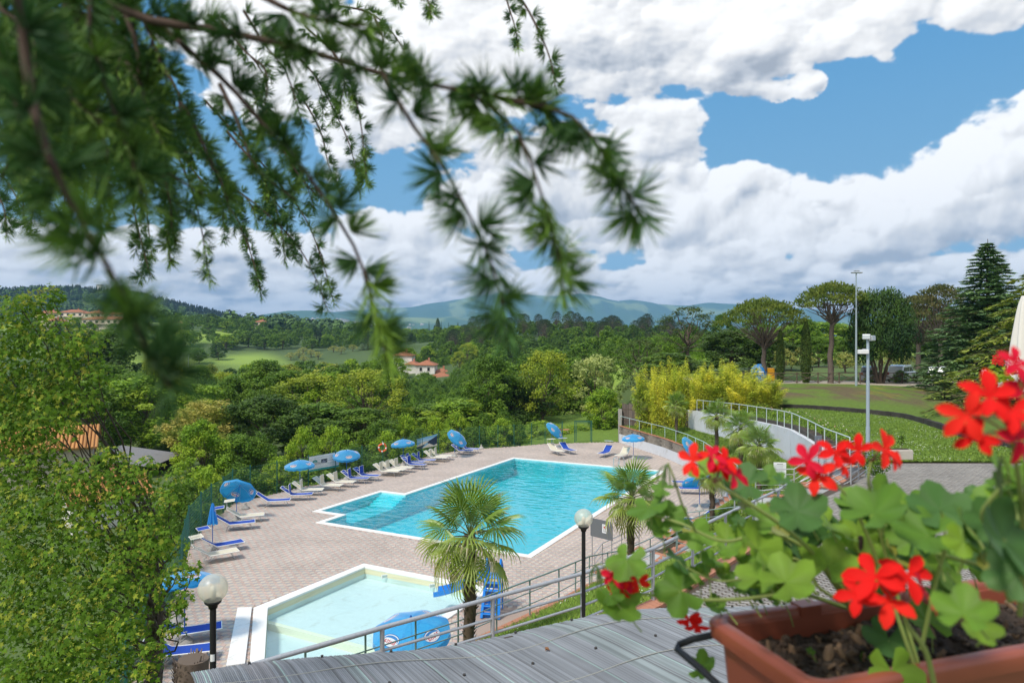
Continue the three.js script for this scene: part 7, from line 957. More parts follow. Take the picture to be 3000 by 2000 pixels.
// ------------------------------------------------------------ the cane-matted roof below the balcony
{
  const g = thing('cane_roof', 'grey plastic-cane matting over the terrace below the balcony', 'roof'); seed(700);
  const edgeP = [[-2.36, 5.02], [-0.8, 5.46], [0.87, 6.08], [2.6, 6.45], [4.2, 6.7]]; const cv = new THREE.CatmullRomCurve3(edgeP.map(([x, d]) => V(x, 0, -d))); const len = cv.getLength(), pitch = 0.0135, n = Math.floor(len / pitch); const dir = V(0.5, 0, 0.866);
  const H = (s, t) => 8.1 + 0.075 * t + 0.03 * Math.sin(s * 2.1 + 0.5) * (1 - t / 4) + 0.014 * fbm(s * 1.2, t * 1.3, 3, 3) - 0.05 * Math.exp(-t * 6);
  const strips = 12, per = Math.ceil(n / strips), rows = 13, L = 2.6;
  for (let st = 0; st < strips; st++) {
    const mb = new MB();
    for (let k = st * per; k < Math.min(n, (st + 1) * per); k++) {
      const s = k / n, p0 = cv.getPointAt(clamp(s)); const band = fbm(k * 0.045, 1, 2, 3), stripe = fbm(k * 0.021 + 9, 4, 2, 2), w = rr(0.72, 1.2); let c = [0.225, 0.24, 0.26]; if (stripe > 0.16) c = [0.225, 0.26, 0.265]; if (band > 0.2) c = [0.24, 0.24, 0.255]; if (k % 37 === 5 || rand() < 0.012) c = [0.30, 0.40, 0.38]; if (rand() < 0.07) c = [0.15, 0.155, 0.165];
      const r = pitch * 0.5, jig = rr(-0.02, 0.02); const base = mb.k;
      for (let j = 0; j <= rows; j++) { const t = j / rows * L + (j === 0 ? jig : 0), dust = 0.9 + 0.35 * fbm(k * 0.05, t * 2.2, 6, 3), q = p0.clone().addScaledVector(dir, t), y = H(s * len, t); mb.color([c[0] * w * dust, c[1] * w * dust, c[2] * w * dust]); for (let e = 0; e <= 4; e++) { const a = Math.PI * e / 4, ox = -Math.cos(a) * r, oy = Math.sin(a) * r; mb.v(q.x + ox * 0.866, y + oy, q.z - ox * 0.5, -Math.cos(a) * 0.866, Math.sin(a), Math.cos(a) * 0.5); } }
      for (let j = 0; j < rows; j++) for (let e = 0; e < 4; e++) { const a = base + j * 5 + e, b = a + 5; mb.i.push(a, b, a + 1, a + 1, b, b + 1); }
    }
    mb.mesh('cane_mat', std([1, 1, 1], 0.75, { vertexColors: true }), g);
  }
  for (const t of [0.42, 1.12, 1.85]) { const m = new MB(); const pts = []; for (let k = 0; k <= 60; k++) { const s = k / 60, p = cv.getPointAt(s).addScaledVector(dir, t + 0.05 * Math.sin(k * 0.4)); p.y = H(s * len, t) + 0.0085; pts.push(p); } m.color([0.30, 0.30, 0.27]); m.tube(pts, 0.0042, 5, false); m.mesh('binding_wire', M.vcol, g); }
  const scr = new MB(); for (let k = 0; k < 26; k++) { const s = (k + 0.5) / 26, t = k % 2 ? 0.05 : 0.78, p = cv.getPointAt(s).addScaledVector(dir, t); scr.color([0.05, 0.045, 0.04]); scr.geo(new THREE.CylinderGeometry(0.011, 0.011, 0.014, 8), new THREE.Matrix4().makeTranslation(p.x, H(s * len, t) + 0.012, p.z)); } scr.mesh('fixing_screws', M.vcol, g);
  const lf = new MB(); for (const [s, t] of [[0.36, 0.62], [0.58, 1.0], [0.30, 1.35], [0.72, 0.3]]) { const p = cv.getPointAt(s).addScaledVector(dir, t); lf.color([0.22, 0.10, 0.04]); for (let e = 0; e < 3; e++) leafQuad(lf, V(p.x + rr(-0.02, 0.02), H(s * len, t) + 0.02, p.z + rr(-0.02, 0.02)), V(rr(-0.5, 0.5), 1, rr(-0.5, 0.5)).normalize(), rdir(), 0.05, 0.03, 0.3); } lf.mesh('dry_leaves', M.vcol, g);
  const fr = new MB(); for (const s of [0.03, 0.35, 0.66, 0.97]) { const p = cv.getPointAt(s); fr.bar(p.clone().addScaledVector(dir, 0.12).setY(8.02), p.clone().addScaledVector(dir, 3.2).setY(8.25), 0.08, 0.1); fr.bar(p.clone().addScaledVector(dir, 0.2).setY(5.4), p.clone().addScaledVector(dir, 0.2).setY(8.0), 0.1, 0.1); } fr.mesh('timber_frame', M.bark, g);
}
{ seed(705); const g = thing('tree_stump', 'cut-off trunk with flaking bark beside the cane roof', 'stump', V(-3.95, 4.6, -8.35)); const mb = new MB(); mb.color([0.15, 0.11, 0.08]); mb.tube(wander(V(0, -0.4, 0), V(0.05, 2.02, 0), 8, 0.03), (t) => 0.17 + 0.02 * Math.sin(t * 9), 12); for (let k = 0; k < 900; k++) { const a = rr(0, 6.28), y = rr(0, 2.0), o = V(Math.cos(a), 0, Math.sin(a)), s = V(-o.z, 0, o.x).multiplyScalar(rr(0.008, 0.02)), p = o.clone().multiplyScalar(0.165).setY(y), w = rr(0.5, 1.9); mb.color([0.19 * w, 0.14 * w, 0.105 * w]); const e = o.clone().multiplyScalar(rr(0.182, 0.215)).setY(y + rr(0.04, 0.12)); mb.quad(p.clone().sub(s), p.clone().add(s), e.clone().add(s.clone().multiplyScalar(0.6)), e.clone().sub(s.clone().multiplyScalar(0.6))); } mb.mesh('bark', M.vcolGrain, g); }
// ------------------------------------------------------------ the flower box on the balcony
const BX = V(0.316, 10.05, -1.118), bu = V(0.955, 0, -0.296), bv = V(0.296, 0, 0.955), box3 = (a, b, y) => BX.clone().addScaledVector(bu, a).addScaledVector(bv, b).setY(10.05 + y);
{
  const g = thing('flower_box', 'brown-red plastic flower box of dark soil on the balcony', 'planter'); const Lb = 1.0, Wb = 0.25, pm = phys([0.34, 0.085, 0.045], 0.42, { map: rep(grainTex, 2), clearcoat: 0.1 });
  const rp = (inset, drop, y) => [[inset, inset], [Lb - inset, inset], [Lb - inset, Wb - inset], [inset, Wb - inset]].map(([a, b]) => box3(a, b, y)); const round = (inset, r, y) => { const o = []; const cs = [[inset + r, inset + r, Math.PI], [Lb - inset - r, inset + r, 1.5 * Math.PI], [Lb - inset - r, Wb - inset - r, 0], [inset + r, Wb - inset - r, 0.5 * Math.PI]]; for (const [a, b, s] of cs) for (let k = 0; k <= 6; k++) { const t = s + k / 6 * Math.PI / 2; o.push(box3(a + Math.cos(t) * r, b + Math.sin(t) * r, y)); } return o; };
  const loft = (rings) => { const m = new MB(); const base = m.k; rings.forEach((rg) => { rg.concat([rg[0]]).forEach((p, k) => m.v(p.x, p.y, p.z, 0, 1, 0)); }); const w = rings[0].length + 1; for (let j = 0; j < rings.length - 1; j++) for (let k = 0; k < w - 1; k++) { const a = base + j * w + k, b = a + w; m.i.push(a, b, a + 1, a + 1, b, b + 1); } const ge = m.geometry(); ge.computeVertexNormals(); return ge; };
  part(g, 'outer_wall', loft([round(0.028, 0.02, -0.2), round(0.014, 0.022, -0.03), round(0.0, 0.026, -0.026)]), pm);
  part(g, 'rim', loft([round(0.0, 0.026, -0.026), round(-0.003, 0.027, -0.006), round(0.001, 0.026, 0.001), round(0.006, 0.024, 0.003), round(0.017, 0.02, 0.003), round(0.021, 0.018, 0.0), round(0.023, 0.018, -0.012)]), pm);
  part(g, 'inner_wall', loft([round(0.023, 0.018, -0.012), round(0.026, 0.018, -0.012), round(0.030, 0.016, -0.18)]), pm);
  for (const a of [0.17, 0.62]) { const m = new MB(); const p = box3(a, 0.0, -0.012), q = box3(a + 0.04, 0.0, -0.012); m.bar(p.clone().addScaledVector(bv, 0.012), q.clone().addScaledVector(bv, 0.012), 0.028, 0.034); m.mesh('rim_clip', pm, g); }
  seed(710); const so = new MB(), na = 90, nb = 26; const hs = (a, b) => -0.042 + 0.018 * fbm(a * 14, b * 14, 3, 4) + 0.012 * fbm(a * 50, b * 50, 7, 3); const idx0 = so.k; for (let j = 0; j <= nb; j++) for (let i = 0; i <= na; i++) { const a = lerp(0.026, Lb - 0.026, i / na), b = lerp(0.026, Wb - 0.026, j / nb), p = box3(a, b, hs(a, b)), t = 1 + 1.1 * fbm(a * 60, b * 60, 9, 3); so.color([0.046 * t, 0.030 * t, 0.020 * t]); so.v(p.x, p.y, p.z, 0, 1, 0, a * 4, b * 4); } for (let j = 0; j < nb; j++) for (let i = 0; i < na; i++) { const a = idx0 + j * (na + 1) + i, b = a + na + 1; so.i.push(a, b, a + 1, a + 1, b, b + 1); } const sg = so.geometry(); sg.computeVertexNormals(); part(g, 'soil', sg, std([1, 1, 1], 1, { vertexColors: true, bumpMap: rep(bumpTex, 3), bumpScale: 0.004 }));
  const cl = new MB(); for (let k = 0; k < 2600; k++) { const a = rr(0.03, Lb - 0.03), b = rr(0.03, Wb - 0.03), r = Math.pow(rand(), 3) * 0.007 + 0.0018, p = box3(a, b, hs(a, b) + r * 0.3), t = rr(0.5, 1.7), chip = rand() < 0.16; cl.color(chip ? [0.13 * t, 0.08 * t, 0.045 * t] : [0.05 * t, 0.033 * t, 0.022 * t]); const m = new THREE.Matrix4().compose(p, new THREE.Quaternion().setFromEuler(new THREE.Euler(rr(0, 6), rr(0, 6), rr(0, 6))), V(r * (chip ? 2.6 : rr(0.8, 1.4)), r * rr(0.5, 1), r * rr(0.6, 1.2))); cl.geo(new THREE.IcosahedronGeometry(1, 0), m); } cl.mesh('clods', M.vcol, g).userData.kind = 'stuff';
  const br = thing('box_bracket', 'black iron bracket holding the flower box', 'bracket'); const bm = new MB(); bm.tube([at(2150, 1848, 1.10), at(2095, 1858, 1.12), at(2030, 1872, 1.13), at(1990, 1888, 1.13), at(1985, 1902, 1.12), at(2005, 1918, 1.10), at(2060, 1965, 1.05), at(2130, 2030, 1.0)], 0.0058, 8); bm.mesh('hoop', M.iron, br); const b2 = new MB(); b2.tube([at(2130, 2030, 1.0), at(2300, 2200, 0.95), V(0.62, 9.6, -0.82)], 0.0058, 8); b2.tube([at(2150, 1848, 1.10), box3(0.3, 0.1, -0.215), box3(0.5, 0.1, -0.215)], 0.0058, 8); b2.mesh('arm', M.iron, br);
  const led = thing('balcony_parapet', 'balcony wall under the flower box', 'wall'); const lm = new MB(); lm.bar(box3(-0.1, 0.14, -0.36), box3(1.6, 0.14, -0.36), 0.2, 0.26); lm.mesh('ledge', M.plaster, led);
}
// ------------------------------------------------------------ ivy-leaved geraniums
const gLeaf = [0, 1, 2].map((v) => { seed(720 + v); const mb = new MB(); const lob = 5, N = 40, rings = 4; const out = (a) => { const f = a / Math.PI; const e = Math.abs(f); const l = Math.abs(Math.cos(a * lob / 2 * 0.98)); return (0.60 + 0.40 * Math.pow(l, 0.55)) * (1 - 0.30 * Math.pow(e, 3)) * (1 + 0.03 * Math.sin(a * 17 + v)); }; const cup = [0.28, -0.18, 0.5][v]; const rows = []; for (let j = 0; j <= rings; j++) { const row = []; for (let k = 0; k <= N; k++) { const a = (k / N - 0.5) * 2 * 2.75, r = out(a) * j / rings; const x = Math.sin(a) * r, z = Math.cos(a) * r - 0.08; const y = cup * r * r * 0.5 + 0.05 * Math.sin(a * 5 + v) * r + 0.03 * Math.cos(a * lob) * r * r; const w = 1 + 0.16 * Math.cos(a * lob * 0.98) * (j / rings) + rr(-0.03, 0.03); mb.color([w, w, w]); row.push(mb.v(x, y, z, 0, 1, 0)); } rows.push(row); } for (let j = 0; j < rings; j++) for (let k = 0; k < N; k++) { const a = rows[j][k], b = rows[j + 1][k]; mb.i.push(a, b, a + 1, a + 1, b, b + 1); } const g = mb.geometry(); g.computeVertexNormals(); return g; });
const petalGeo = (() => { const mb = new MB(), n = 6, m = 4, id = []; for (let j = 0; j <= n; j++) for (let k = 0; k <= m; k++) { const t = j / n, u = k / m * 2 - 1, w = 0.235 * Math.pow(Math.sin(Math.PI * Math.min(1, Math.pow(t, 1.25) * 0.84 + 0.02)), 0.8), t2 = 1 + 0.10 * u * u; mb.color([1, 1, 1]); id.push(mb.v(u * w, 0.10 * Math.sin(t * 2.4) - 0.16 * t * t + 0.08 * u * u * t, t - (Math.abs(u) > 0.9 && j === n ? 0.06 : 0) - 0.05 * u * u * t, 0, 1, 0)); } for (let j = 0; j < n; j++) for (let k = 0; k < m; k++) { const a = id[j * (m + 1) + k], b = id[(j + 1) * (m + 1) + k]; mb.i.push(a, b, a + 1, a + 1, b, b + 1); } const g = mb.geometry(); g.computeVertexNormals(); return g; })();
{
  const greens = [[0.105, 0.22, 0.02], [0.14, 0.27, 0.025], [0.20, 0.335, 0.03], [0.07, 0.165, 0.035]].map((c) => phys(c, 0.55, { vertexColors: true, specularIntensity: 0.4, transmission: 0.35, thickness: 0, side: THREE.DoubleSide })), yell = phys([0.30, 0.30, 0.035], 0.5, { vertexColors: true, transmission: 0.35, thickness: 0, side: THREE.DoubleSide });
  const reds = [[0.78, 0.010, 0.008], [0.85, 0.022, 0.012], [0.68, 0.008, 0.035]].map((c) => phys(c, 0.75, { vertexColors: true, specularIntensity: 0.25, transmission: 0.25, thickness: 0, side: THREE.DoubleSide })), stemM = std([0.24, 0.30, 0.075], 0.6), redStem = std([0.20, 0.06, 0.05], 0.6), budM = std([0.10, 0.16, 0.05], 0.7);
  const plantG = { L: thing('geranium', 'trailing geranium with red flower heads spilling left over the box', 'geranium', null, 0, 'geraniums in the balcony box'), M: thing('geranium', 'geranium in the middle of the box with upright red flower heads', 'geranium', null, 0, 'geraniums in the balcony box'), R: thing('geranium', 'large geranium at the right edge with the nearest red flowers', 'geranium', null, 0, 'geraniums in the balcony box') };
  const stem = (g, pts, r0, r1, mat = stemM) => { const c = new THREE.CatmullRomCurve3(pts.map(([x, y, d]) => at(x, y, d))); const m = new MB(); m.tube(c.getPoints(pts.length * 6), (t) => lerp(r0, r1, t), 7); m.mesh('stem', mat, g); return c; };
  seed(730);
  const leaf = (g, px, py, size, d0, look) => { const d = d0 ?? clamp(130 / size, 0.56, 1.12), s = size / 2000 * d * 0.62; const p = at(px, py, d); const m = part(g, 'leaf', pick(gLeaf), look || (rand() < 0.06 ? yell : pick(greens))); m.position.copy(p); const n = V(rr(-0.6, 0.6), rr(0.4, 1), rr(0.15, 0.9)).normalize(); const q = new THREE.Quaternion().setFromUnitVectors(V(0, 1, 0), n); m.quaternion.copy(q).multiply(new THREE.Quaternion().setFromAxisAngle(V(0, 1, 0), rr(0, 6.28))); m.scale.set(s, s, s); const e = p.clone().add(V(rr(0.0, 0.035), -rr(0.02, 0.05), rr(-0.01, 0.02))), mb = new MB(); mb.tube([p.clone(), p.clone().lerp(e, 0.5).add(V(0.004, -0.004, 0)), e], 0.0012, 5, false); mb.mesh('petiole', stemM, g); };
  const C = (x, y) => [2000 + x / 2.24, 1300 + y / 2.24];
  for (const [x, y, s] of [[200, 150, 170], [420, 262, 240], [80, 200, 120], [570, 225, 160], [770, 440, 300], [850, 525, 240], [400, 400, 120], [310, 640, 210], [510, 690, 290], [700, 650, 210], [700, 900, 310], [600, 820, 190], [1010, 540, 130], [400, 965, 130], [490, 985, 110], [220, 1060, 130], [130, 1460, 170], [60, 600, 110], [180, 760, 150], [100, 860, 120], [640, 480, 150], [560, 560, 180], [880, 700, 180], [940, 590, 150], [460, 800, 160], [760, 760, 190], [350, 520, 130], [20, 900, 110], [270, 850, 130], [650, 1000, 150]]) { leaf(plantG.L, ...C(x, y), s / 2.24 * 1.08); if (rand() < 0.7 && x > 150) leaf(plantG.L, ...C(x + rr(-60, 110), y + rr(-30, 110)), s / 2.24 * rr(0.6, 1), 1.08); }
  for (const [x, y, s] of [[1270, 440, 360], [1480, 470, 170], [1330, 590, 240], [1600, 600, 340], [1150, 430, 200], [1380, 400, 190], [1120, 620, 190], [1690, 420, 330], [1500, 600, 220], [1100, 760, 160], [1720, 880, 270], [1600, 1150, 260], [1350, 1290, 270], [1150, 1440, 170], [1380, 1510, 300], [1220, 700, 200], [1400, 720, 200], [1560, 760, 220], [1700, 1020, 200], [1330, 880, 190], [1480, 960, 170], [1010, 700, 150], [780, 1330, 60], [950, 1480, 90]]) { leaf(plantG.M, ...C(x, y), s / 2.24 * 1.05); if (rand() < 0.5) leaf(plantG.M, ...C(x + rr(-110, 110), y + rr(-20, 80)), s / 2.24 * rr(0.6, 0.9), 1.05); }
  for (const [x, y, s] of [[1850, 520, 220], [2090, 180, 250], [2150, 320, 220], [2100, 620, 460], [2190, 840, 330], [1850, 1100, 310], [1950, 1210, 220], [2010, 500, 260], [2220, 420, 240], [1920, 620, 220], [1830, 640, 200], [2060, 760, 260], [2180, 560, 300], [2120, 250, 190], [2190, 200, 200]]) leaf(plantG.R, ...C(x, y), s / 2.24 * 1.05, s > 300 ? 0.62 : 0.72);
  for (let k = 0; k < 46; k++) { const x = rr(2180, 2960), y = lerp(1460, 1690, Math.pow(rand(), 0.8)) + (x > 2800 ? -20 : 0); leaf(x < 2420 ? plantG.L : x < 2780 ? plantG.M : plantG.R, x, y, rr(80, 150), rr(0.92, 1.15)); }
  for (const [x, y, s] of [[1900, 1490, 110], [1965, 1510, 90], [1835, 1645, 115], [1810, 1770, 130], [1990, 1730, 130], [2040, 1560, 100], [1790, 1745, 70], [1930, 1545, 70], [1985, 1640, 80], [1940, 1430, 60]]) leaf(plantG.L, x, y, s, 1.05);
  stem(plantG.L, [[2500, 1800, 1.08], [2440, 1690, 1.0], [2330, 1570, 0.95], [2220, 1490, 0.93], [2095, 1415, 0.92]], 0.0036, 0.0026); stem(plantG.L, [[2500, 1790, 1.08], [2350, 1600, 1.02], [2250, 1560, 1.02], [2120, 1585, 1.02], [2000, 1535, 1.03], [1905, 1505, 1.05]], 0.0032, 0.0018); stem(plantG.L, [[2480, 1780, 1.09], [2340, 1740, 1.06], [2160, 1755, 1.06], [1990, 1755, 1.06], [1880, 1740, 1.07], [1800, 1745, 1.07]], 0.0034, 0.002); stem(plantG.L, [[2500, 1780, 1.06], [2400, 1720, 1.04], [2340, 1640, 1.03], [2240, 1640, 1.03]], 0.0028, 0.0016); stem(plantG.L, [[2400, 1740, 1.05], [2260, 1690, 1.06], [2100, 1700, 1.06], [1990, 1650, 1.06]], 0.0024, 0.0014);
  stem(plantG.M, [[2680, 1950, 0.95], [2600, 1720, 0.95], [2530, 1540, 0.93], [2480, 1450, 0.9], [2432, 1398, 0.9]], 0.003, 0.0018); stem(plantG.M, [[2690, 1940, 0.95], [2600, 1640, 0.95], [2560, 1480, 0.92], [2545, 1400, 0.9], [2552, 1352, 0.9]], 0.0028, 0.0016); stem(plantG.M, [[2740, 2010, 0.8], [2710, 1900, 0.78], [2660, 1830, 0.77], [2640, 1760, 0.76]], 0.0034, 0.0022); stem(plantG.M, [[2700, 1900, 0.95], [2760, 1640, 0.9], [2800, 1560, 0.86], [2860, 1520, 0.84]], 0.003, 0.002); stem(plantG.M, [[2600, 1700, 1.0], [2700, 1620, 0.95], [2820, 1640, 0.9], [2930, 1670, 0.86]], 0.0034, 0.0026);
  stem(plantG.R, [[2990, 1800, 0.75], [3000, 1560, 0.66], [2985, 1400, 0.6], [2960, 1260, 0.58]], 0.0032, 0.002); stem(plantG.R, [[2960, 1760, 0.76], [2900, 1560, 0.7], [2880, 1500, 0.68], [2940, 1420, 0.66]], 0.003, 0.0018); stem(plantG.R, [[3010, 1500, 0.62], [3005, 1250, 0.6], [2990, 1120, 0.6]], 0.002, 0.0014);
  { const m = new MB(); m.tube([at(2525, 1660, 0.98), at(2522, 1570, 0.98)], 0.0032, 7); m.mesh('cut_stem', std([0.05, 0.03, 0.025], 0.8), plantG.M); }
  // flower heads: a centre, and florets set round it
  function head(g, cx, cy, d, florets, R) { const c = at(cx, cy, d); const h = new THREE.Group(); h.name = 'flower_head'; g.add(h);
    for (const [fx, fy, fs, dz] of florets) { const p = at(fx, fy, d + (dz || 0)); const mb = new MB(); mb.tube([c.clone(), c.clone().lerp(p, 0.55).add(V(0, 0.003, 0)), p.clone()], 0.0009, 5, false); mb.mesh('pedicel', redStem, h); const s = fs / 2000 * d * 0.60; const n = p.clone().sub(c).setZ(Math.abs(p.z - c.z) + rr(0.01, 0.03)).normalize().add(V(rr(-0.3, 0.3), rr(-0.1, 0.5), rr(0.2, 0.9))).normalize(); const q0 = new THREE.Quaternion().setFromUnitVectors(V(0, 1, 0), n); const fl = new THREE.Group(); fl.position.copy(p); fl.quaternion.copy(q0); const mat = pick(reds); const spin = rr(0, 6.28); [[-0.38, 0.92], [0.38, 0.92], [2.05, 1.0], [3.14, 1.06], [-2.05, 1.0]].forEach(([a, k]) => { const pt = part(h, 'petal', petalGeo, mat); const e = new THREE.Matrix4().compose(p, q0, V(1, 1, 1)).multiply(new THREE.Matrix4().makeRotationY(a + spin)).multiply(new THREE.Matrix4().makeRotationX(rr(-0.35, 0.15))).multiply(new THREE.Matrix4().makeScale(s * k, s * k, s * k)); pt.applyMatrix4(e); }); } }
  head(plantG.L, 2095, 1415, 0.92, [[2030, 1350, 92], [2085, 1335, 82], [2125, 1350, 80], [2148, 1388, 108], [2110, 1372, 70]]);
  head(plantG.M, 2432, 1398, 0.9, [[2370, 1350, 98], [2393, 1390, 105], [2447, 1325, 95], [2466, 1356, 88]]);
  head(plantG.M, 2552, 1352, 0.9, [[2514, 1320, 82], [2590, 1313, 108], [2612, 1338, 78]]);
  head(plantG.R, 2960, 1270, 0.58, [[2835, 1215, 135], [2900, 1165, 145], [2962, 1205, 130], [2862, 1280, 110], [2985, 1290, 130]]);
  head(plantG.R, 2990, 1120, 0.6, [[2975, 1065, 100], [3005, 1130, 105]]);
  head(plantG.M, 2640, 1790, 0.76, [[2565, 1690, 150], [2662, 1685, 140], [2520, 1740, 115], [2605, 1755, 135], [2702, 1735, 125]]);
  head(plantG.L, 1862, 1715, 1.07, [[1800, 1685, 78], [1838, 1692, 80], [1812, 1722, 72], [1868, 1705, 70], [1848, 1745, 50]]);
  head(plantG.L, 2045, 1790, 1.1, [[2018, 1815, 72], [2042, 1830, 72]]);
  for (const [x, y, d, n] of [[1955, 1360, 0.95, 7], [1747, 1655, 1.08, 6], [2935, 1340, 0.62, 2]]) { const c = at(x, y, d), h = new MB(); for (let k = 0; k < n; k++) { const e = c.clone().add(V(rr(-0.012, 0.012), -rr(0.012, 0.026), rr(-0.01, 0.01))); h.tube([c.clone(), c.clone().lerp(e, 0.5).add(V(0, 0.003, 0)), e, e.clone().add(V(0, -0.012, 0))], (t) => 0.0009 + 0.0022 * Math.max(0, t - 0.55) * (1 - t) * 8, 6); } h.mesh('bud_cluster', budM, plantG.L); if (x === 1955) stem(plantG.L, [[2040, 1560, 1.0], [2000, 1480, 0.97], [1975, 1400, 0.95], [1957, 1356, 0.95]], 0.0018, 0.0014); if (x === 1747) stem(plantG.L, [[1830, 1745, 1.07], [1790, 1690, 1.08], [1765, 1655, 1.08], [1748, 1652, 1.08]], 0.0013, 0.001); if (x === 2935) stem(plantG.R, [[2960, 1420, 0.62], [2950, 1360, 0.62], [2936, 1338, 0.62]], 0.001, 0.0008); }
}
// ------------------------------------------------------------ closed white parasol and flower basket at the right edge
{ const x = 6.2, d = 8.2; const g = thing('folded_parasol', 'closed white parasol at the right edge above the forecourt', 'parasol', V(x, 5.5, -d)); const p = new MB(); p.rbox(0.02, 2.4, 0, 0.09, 4.9, 0.09, 0.01); p.mesh('pole', std([0.36, 0.31, 0.27], 0.8, { map: rep(barkTex, 1, 1) }), g); const mb = new MB(), seg = 48, rows = 12; for (let j = 0; j <= rows; j++) for (let k = 0; k <= seg; k++) { const a = k / seg * Math.PI * 2, t = j / rows, r = lerp(0.05, 0.20, Math.pow(t, 0.7)) * (1 + 0.2 * Math.sin(a * 7 + t * 2)) * (t > 0.9 ? lerp(1, 0.72, (t - 0.9) * 10) : 1); mb.v(Math.cos(a) * r, 5.55 - t * 1.15, Math.sin(a) * r, Math.cos(a), 0, Math.sin(a)); } for (let j = 0; j < rows; j++) for (let k = 0; k < seg; k++) { const a = j * (seg + 1) + k, b = a + seg + 1; mb.i.push(a, a + 1, b, a + 1, b + 1, b); } const ge = mb.geometry(); ge.computeVertexNormals(); part(g, 'canopy', ge, std([0.72, 0.69, 0.63], 0.9, { side: THREE.DoubleSide })); }
{ seed(741); const p = at(2940, 1095, 3.1); const g = thing('flower_basket', 'hanging bunch of red and white petunias on the parasol pole side', 'flowers', p); leafyPot(g, 0, -0.09, 0, 0.10, 0.16, 160, GR.bright, 0.03); const f = new MB(); for (let k = 0; k < 46; k++) { const d = rdir(); d.z = Math.abs(d.z); const c = V(d.x * 0.105, d.y * 0.08, d.z * 0.1); f.color(c.x < 0.0 && rand() < 0.6 ? [0.75, 0.03, 0.03] : pick([[0.8, 0.78, 0.76], [0.75, 0.25, 0.35], [0.78, 0.04, 0.03]])); for (let e = 0; e < 5; e++) { const a = e * 1.257; leafQuad(f, c.clone().add(V(Math.cos(a) * 0.009, Math.sin(a) * 0.009, 0)), V(d.x * 0.4, d.y * 0.4, 1).normalize(), V(Math.cos(a), Math.sin(a), 0.2).normalize(), 0.016, 0.012, 0.1); } } f.mesh('blooms', M.leaf, g); const h = new MB(); h.tube([V(0.05, 0, 0), V(0.18, 0.02, 0), V(0.4, -0.05, 0)], 0.004, 5); h.mesh('hook', M.iron, g); }
// ------------------------------------------------------------ the child on the lounger by the lower steps
{
  const p = deck(1956, 1562, 0.38); const g = thing('person', 'child in a yellow top sitting on a lounger by the lower steps', 'person', V(p.x, 0, p.z), 0.4); const S = 1.3, field = (bones, res, size, cy) => { const mc = new MarchingCubes(res, new THREE.MeshBasicMaterial(), false, false, 60000); mc.isolation = 0; const f = mc.field, h = res / 2; for (let z = 0; z < res; z++) for (let y = 0; y < res; y++) for (let x = 0; x < res; x++) { const q = V((x - h) / h * size, (y - h) / h * size + cy, (z - h) / h * size); let dmin = 9; for (const [a, b, ra, rb] of bones) { const ab = b.clone().sub(a), t = clamp(q.clone().sub(a).dot(ab) / ab.lengthSq()), dd = q.distanceTo(a.clone().addScaledVector(ab, t)) - lerp(ra, rb, t); const k = 0.035, hh = clamp(0.5 + 0.5 * (dmin - dd) / k); dmin = lerp(dmin, dd, hh) - k * hh * (1 - hh); } f[x + y * res + z * res * res] = -dmin; } mc.update(); const n = mc.count, ge = new THREE.BufferGeometry(), P = new Float32Array(n * 3), N = new Float32Array(n * 3); for (let k = 0; k < n * 3; k++) { P[k] = mc.positionArray[k] * size + (k % 3 === 1 ? cy : 0); N[k] = mc.normalArray[k]; } ge.setAttribute('position', new THREE.BufferAttribute(P, 3)); ge.setAttribute('normal', new THREE.BufferAttribute(N, 3)); return ge; };
  const skin = std([0.52, 0.33, 0.24], 0.6); const body = [[V(0, 0.50, 0), V(0, 0.85, 0.02), 0.11, 0.10], [V(0, 0.85, 0.02), V(0, 0.98, 0.03), 0.06, 0.045], [V(0, 1.06, 0.04), V(0, 1.11, 0.03), 0.085, 0.09]]; for (const s of [-1, 1]) { body.push([V(s * 0.08, 0.48, 0), V(s * 0.10, 0.46, 0.36), 0.075, 0.055], [V(s * 0.10, 0.46, 0.36), V(s * 0.11, 0.10, 0.42), 0.052, 0.036], [V(s * 0.11, 0.08, 0.40), V(s * 0.12, 0.05, 0.54), 0.036, 0.03], [V(s * 0.13, 0.86, 0.01), V(s * 0.19, 0.64, 0.05), 0.042, 0.034], [V(s * 0.19, 0.64, 0.05), V(s * 0.13, 0.56, 0.24), 0.033, 0.025], [V(s * 0.13, 0.56, 0.24), V(s * 0.11, 0.55, 0.31), 0.026, 0.02]); }
  part(g, 'body', field(body, 72, 0.66, 0.6), skin); part(g, 'shirt', field([[V(0, 0.55, 0), V(0, 0.85, 0.02), 0.125, 0.113], [V(-0.12, 0.86, 0.01), V(-0.17, 0.72, 0.03), 0.058, 0.052], [V(0.12, 0.86, 0.01), V(0.17, 0.72, 0.03), 0.058, 0.052]], 48, 0.36, 0.7), std([0.72, 0.62, 0.12], 0.85)); part(g, 'shorts', field([[V(-0.06, 0.48, 0), V(0.06, 0.48, 0), 0.115, 0.115], [V(-0.08, 0.48, 0.02), V(-0.1, 0.465, 0.24), 0.088, 0.076], [V(0.08, 0.48, 0.02), V(0.1, 0.465, 0.24), 0.088, 0.076]], 44, 0.36, 0.48), std([0.55, 0.57, 0.60], 0.85)); part(g, 'hair', field([[V(0, 1.11, 0.015), V(0, 1.13, 0.0), 0.098, 0.098], [V(0, 1.06, -0.03), V(0, 1.02, -0.04), 0.075, 0.06]], 36, 0.2, 1.1), std([0.05, 0.03, 0.02], 0.7));
}
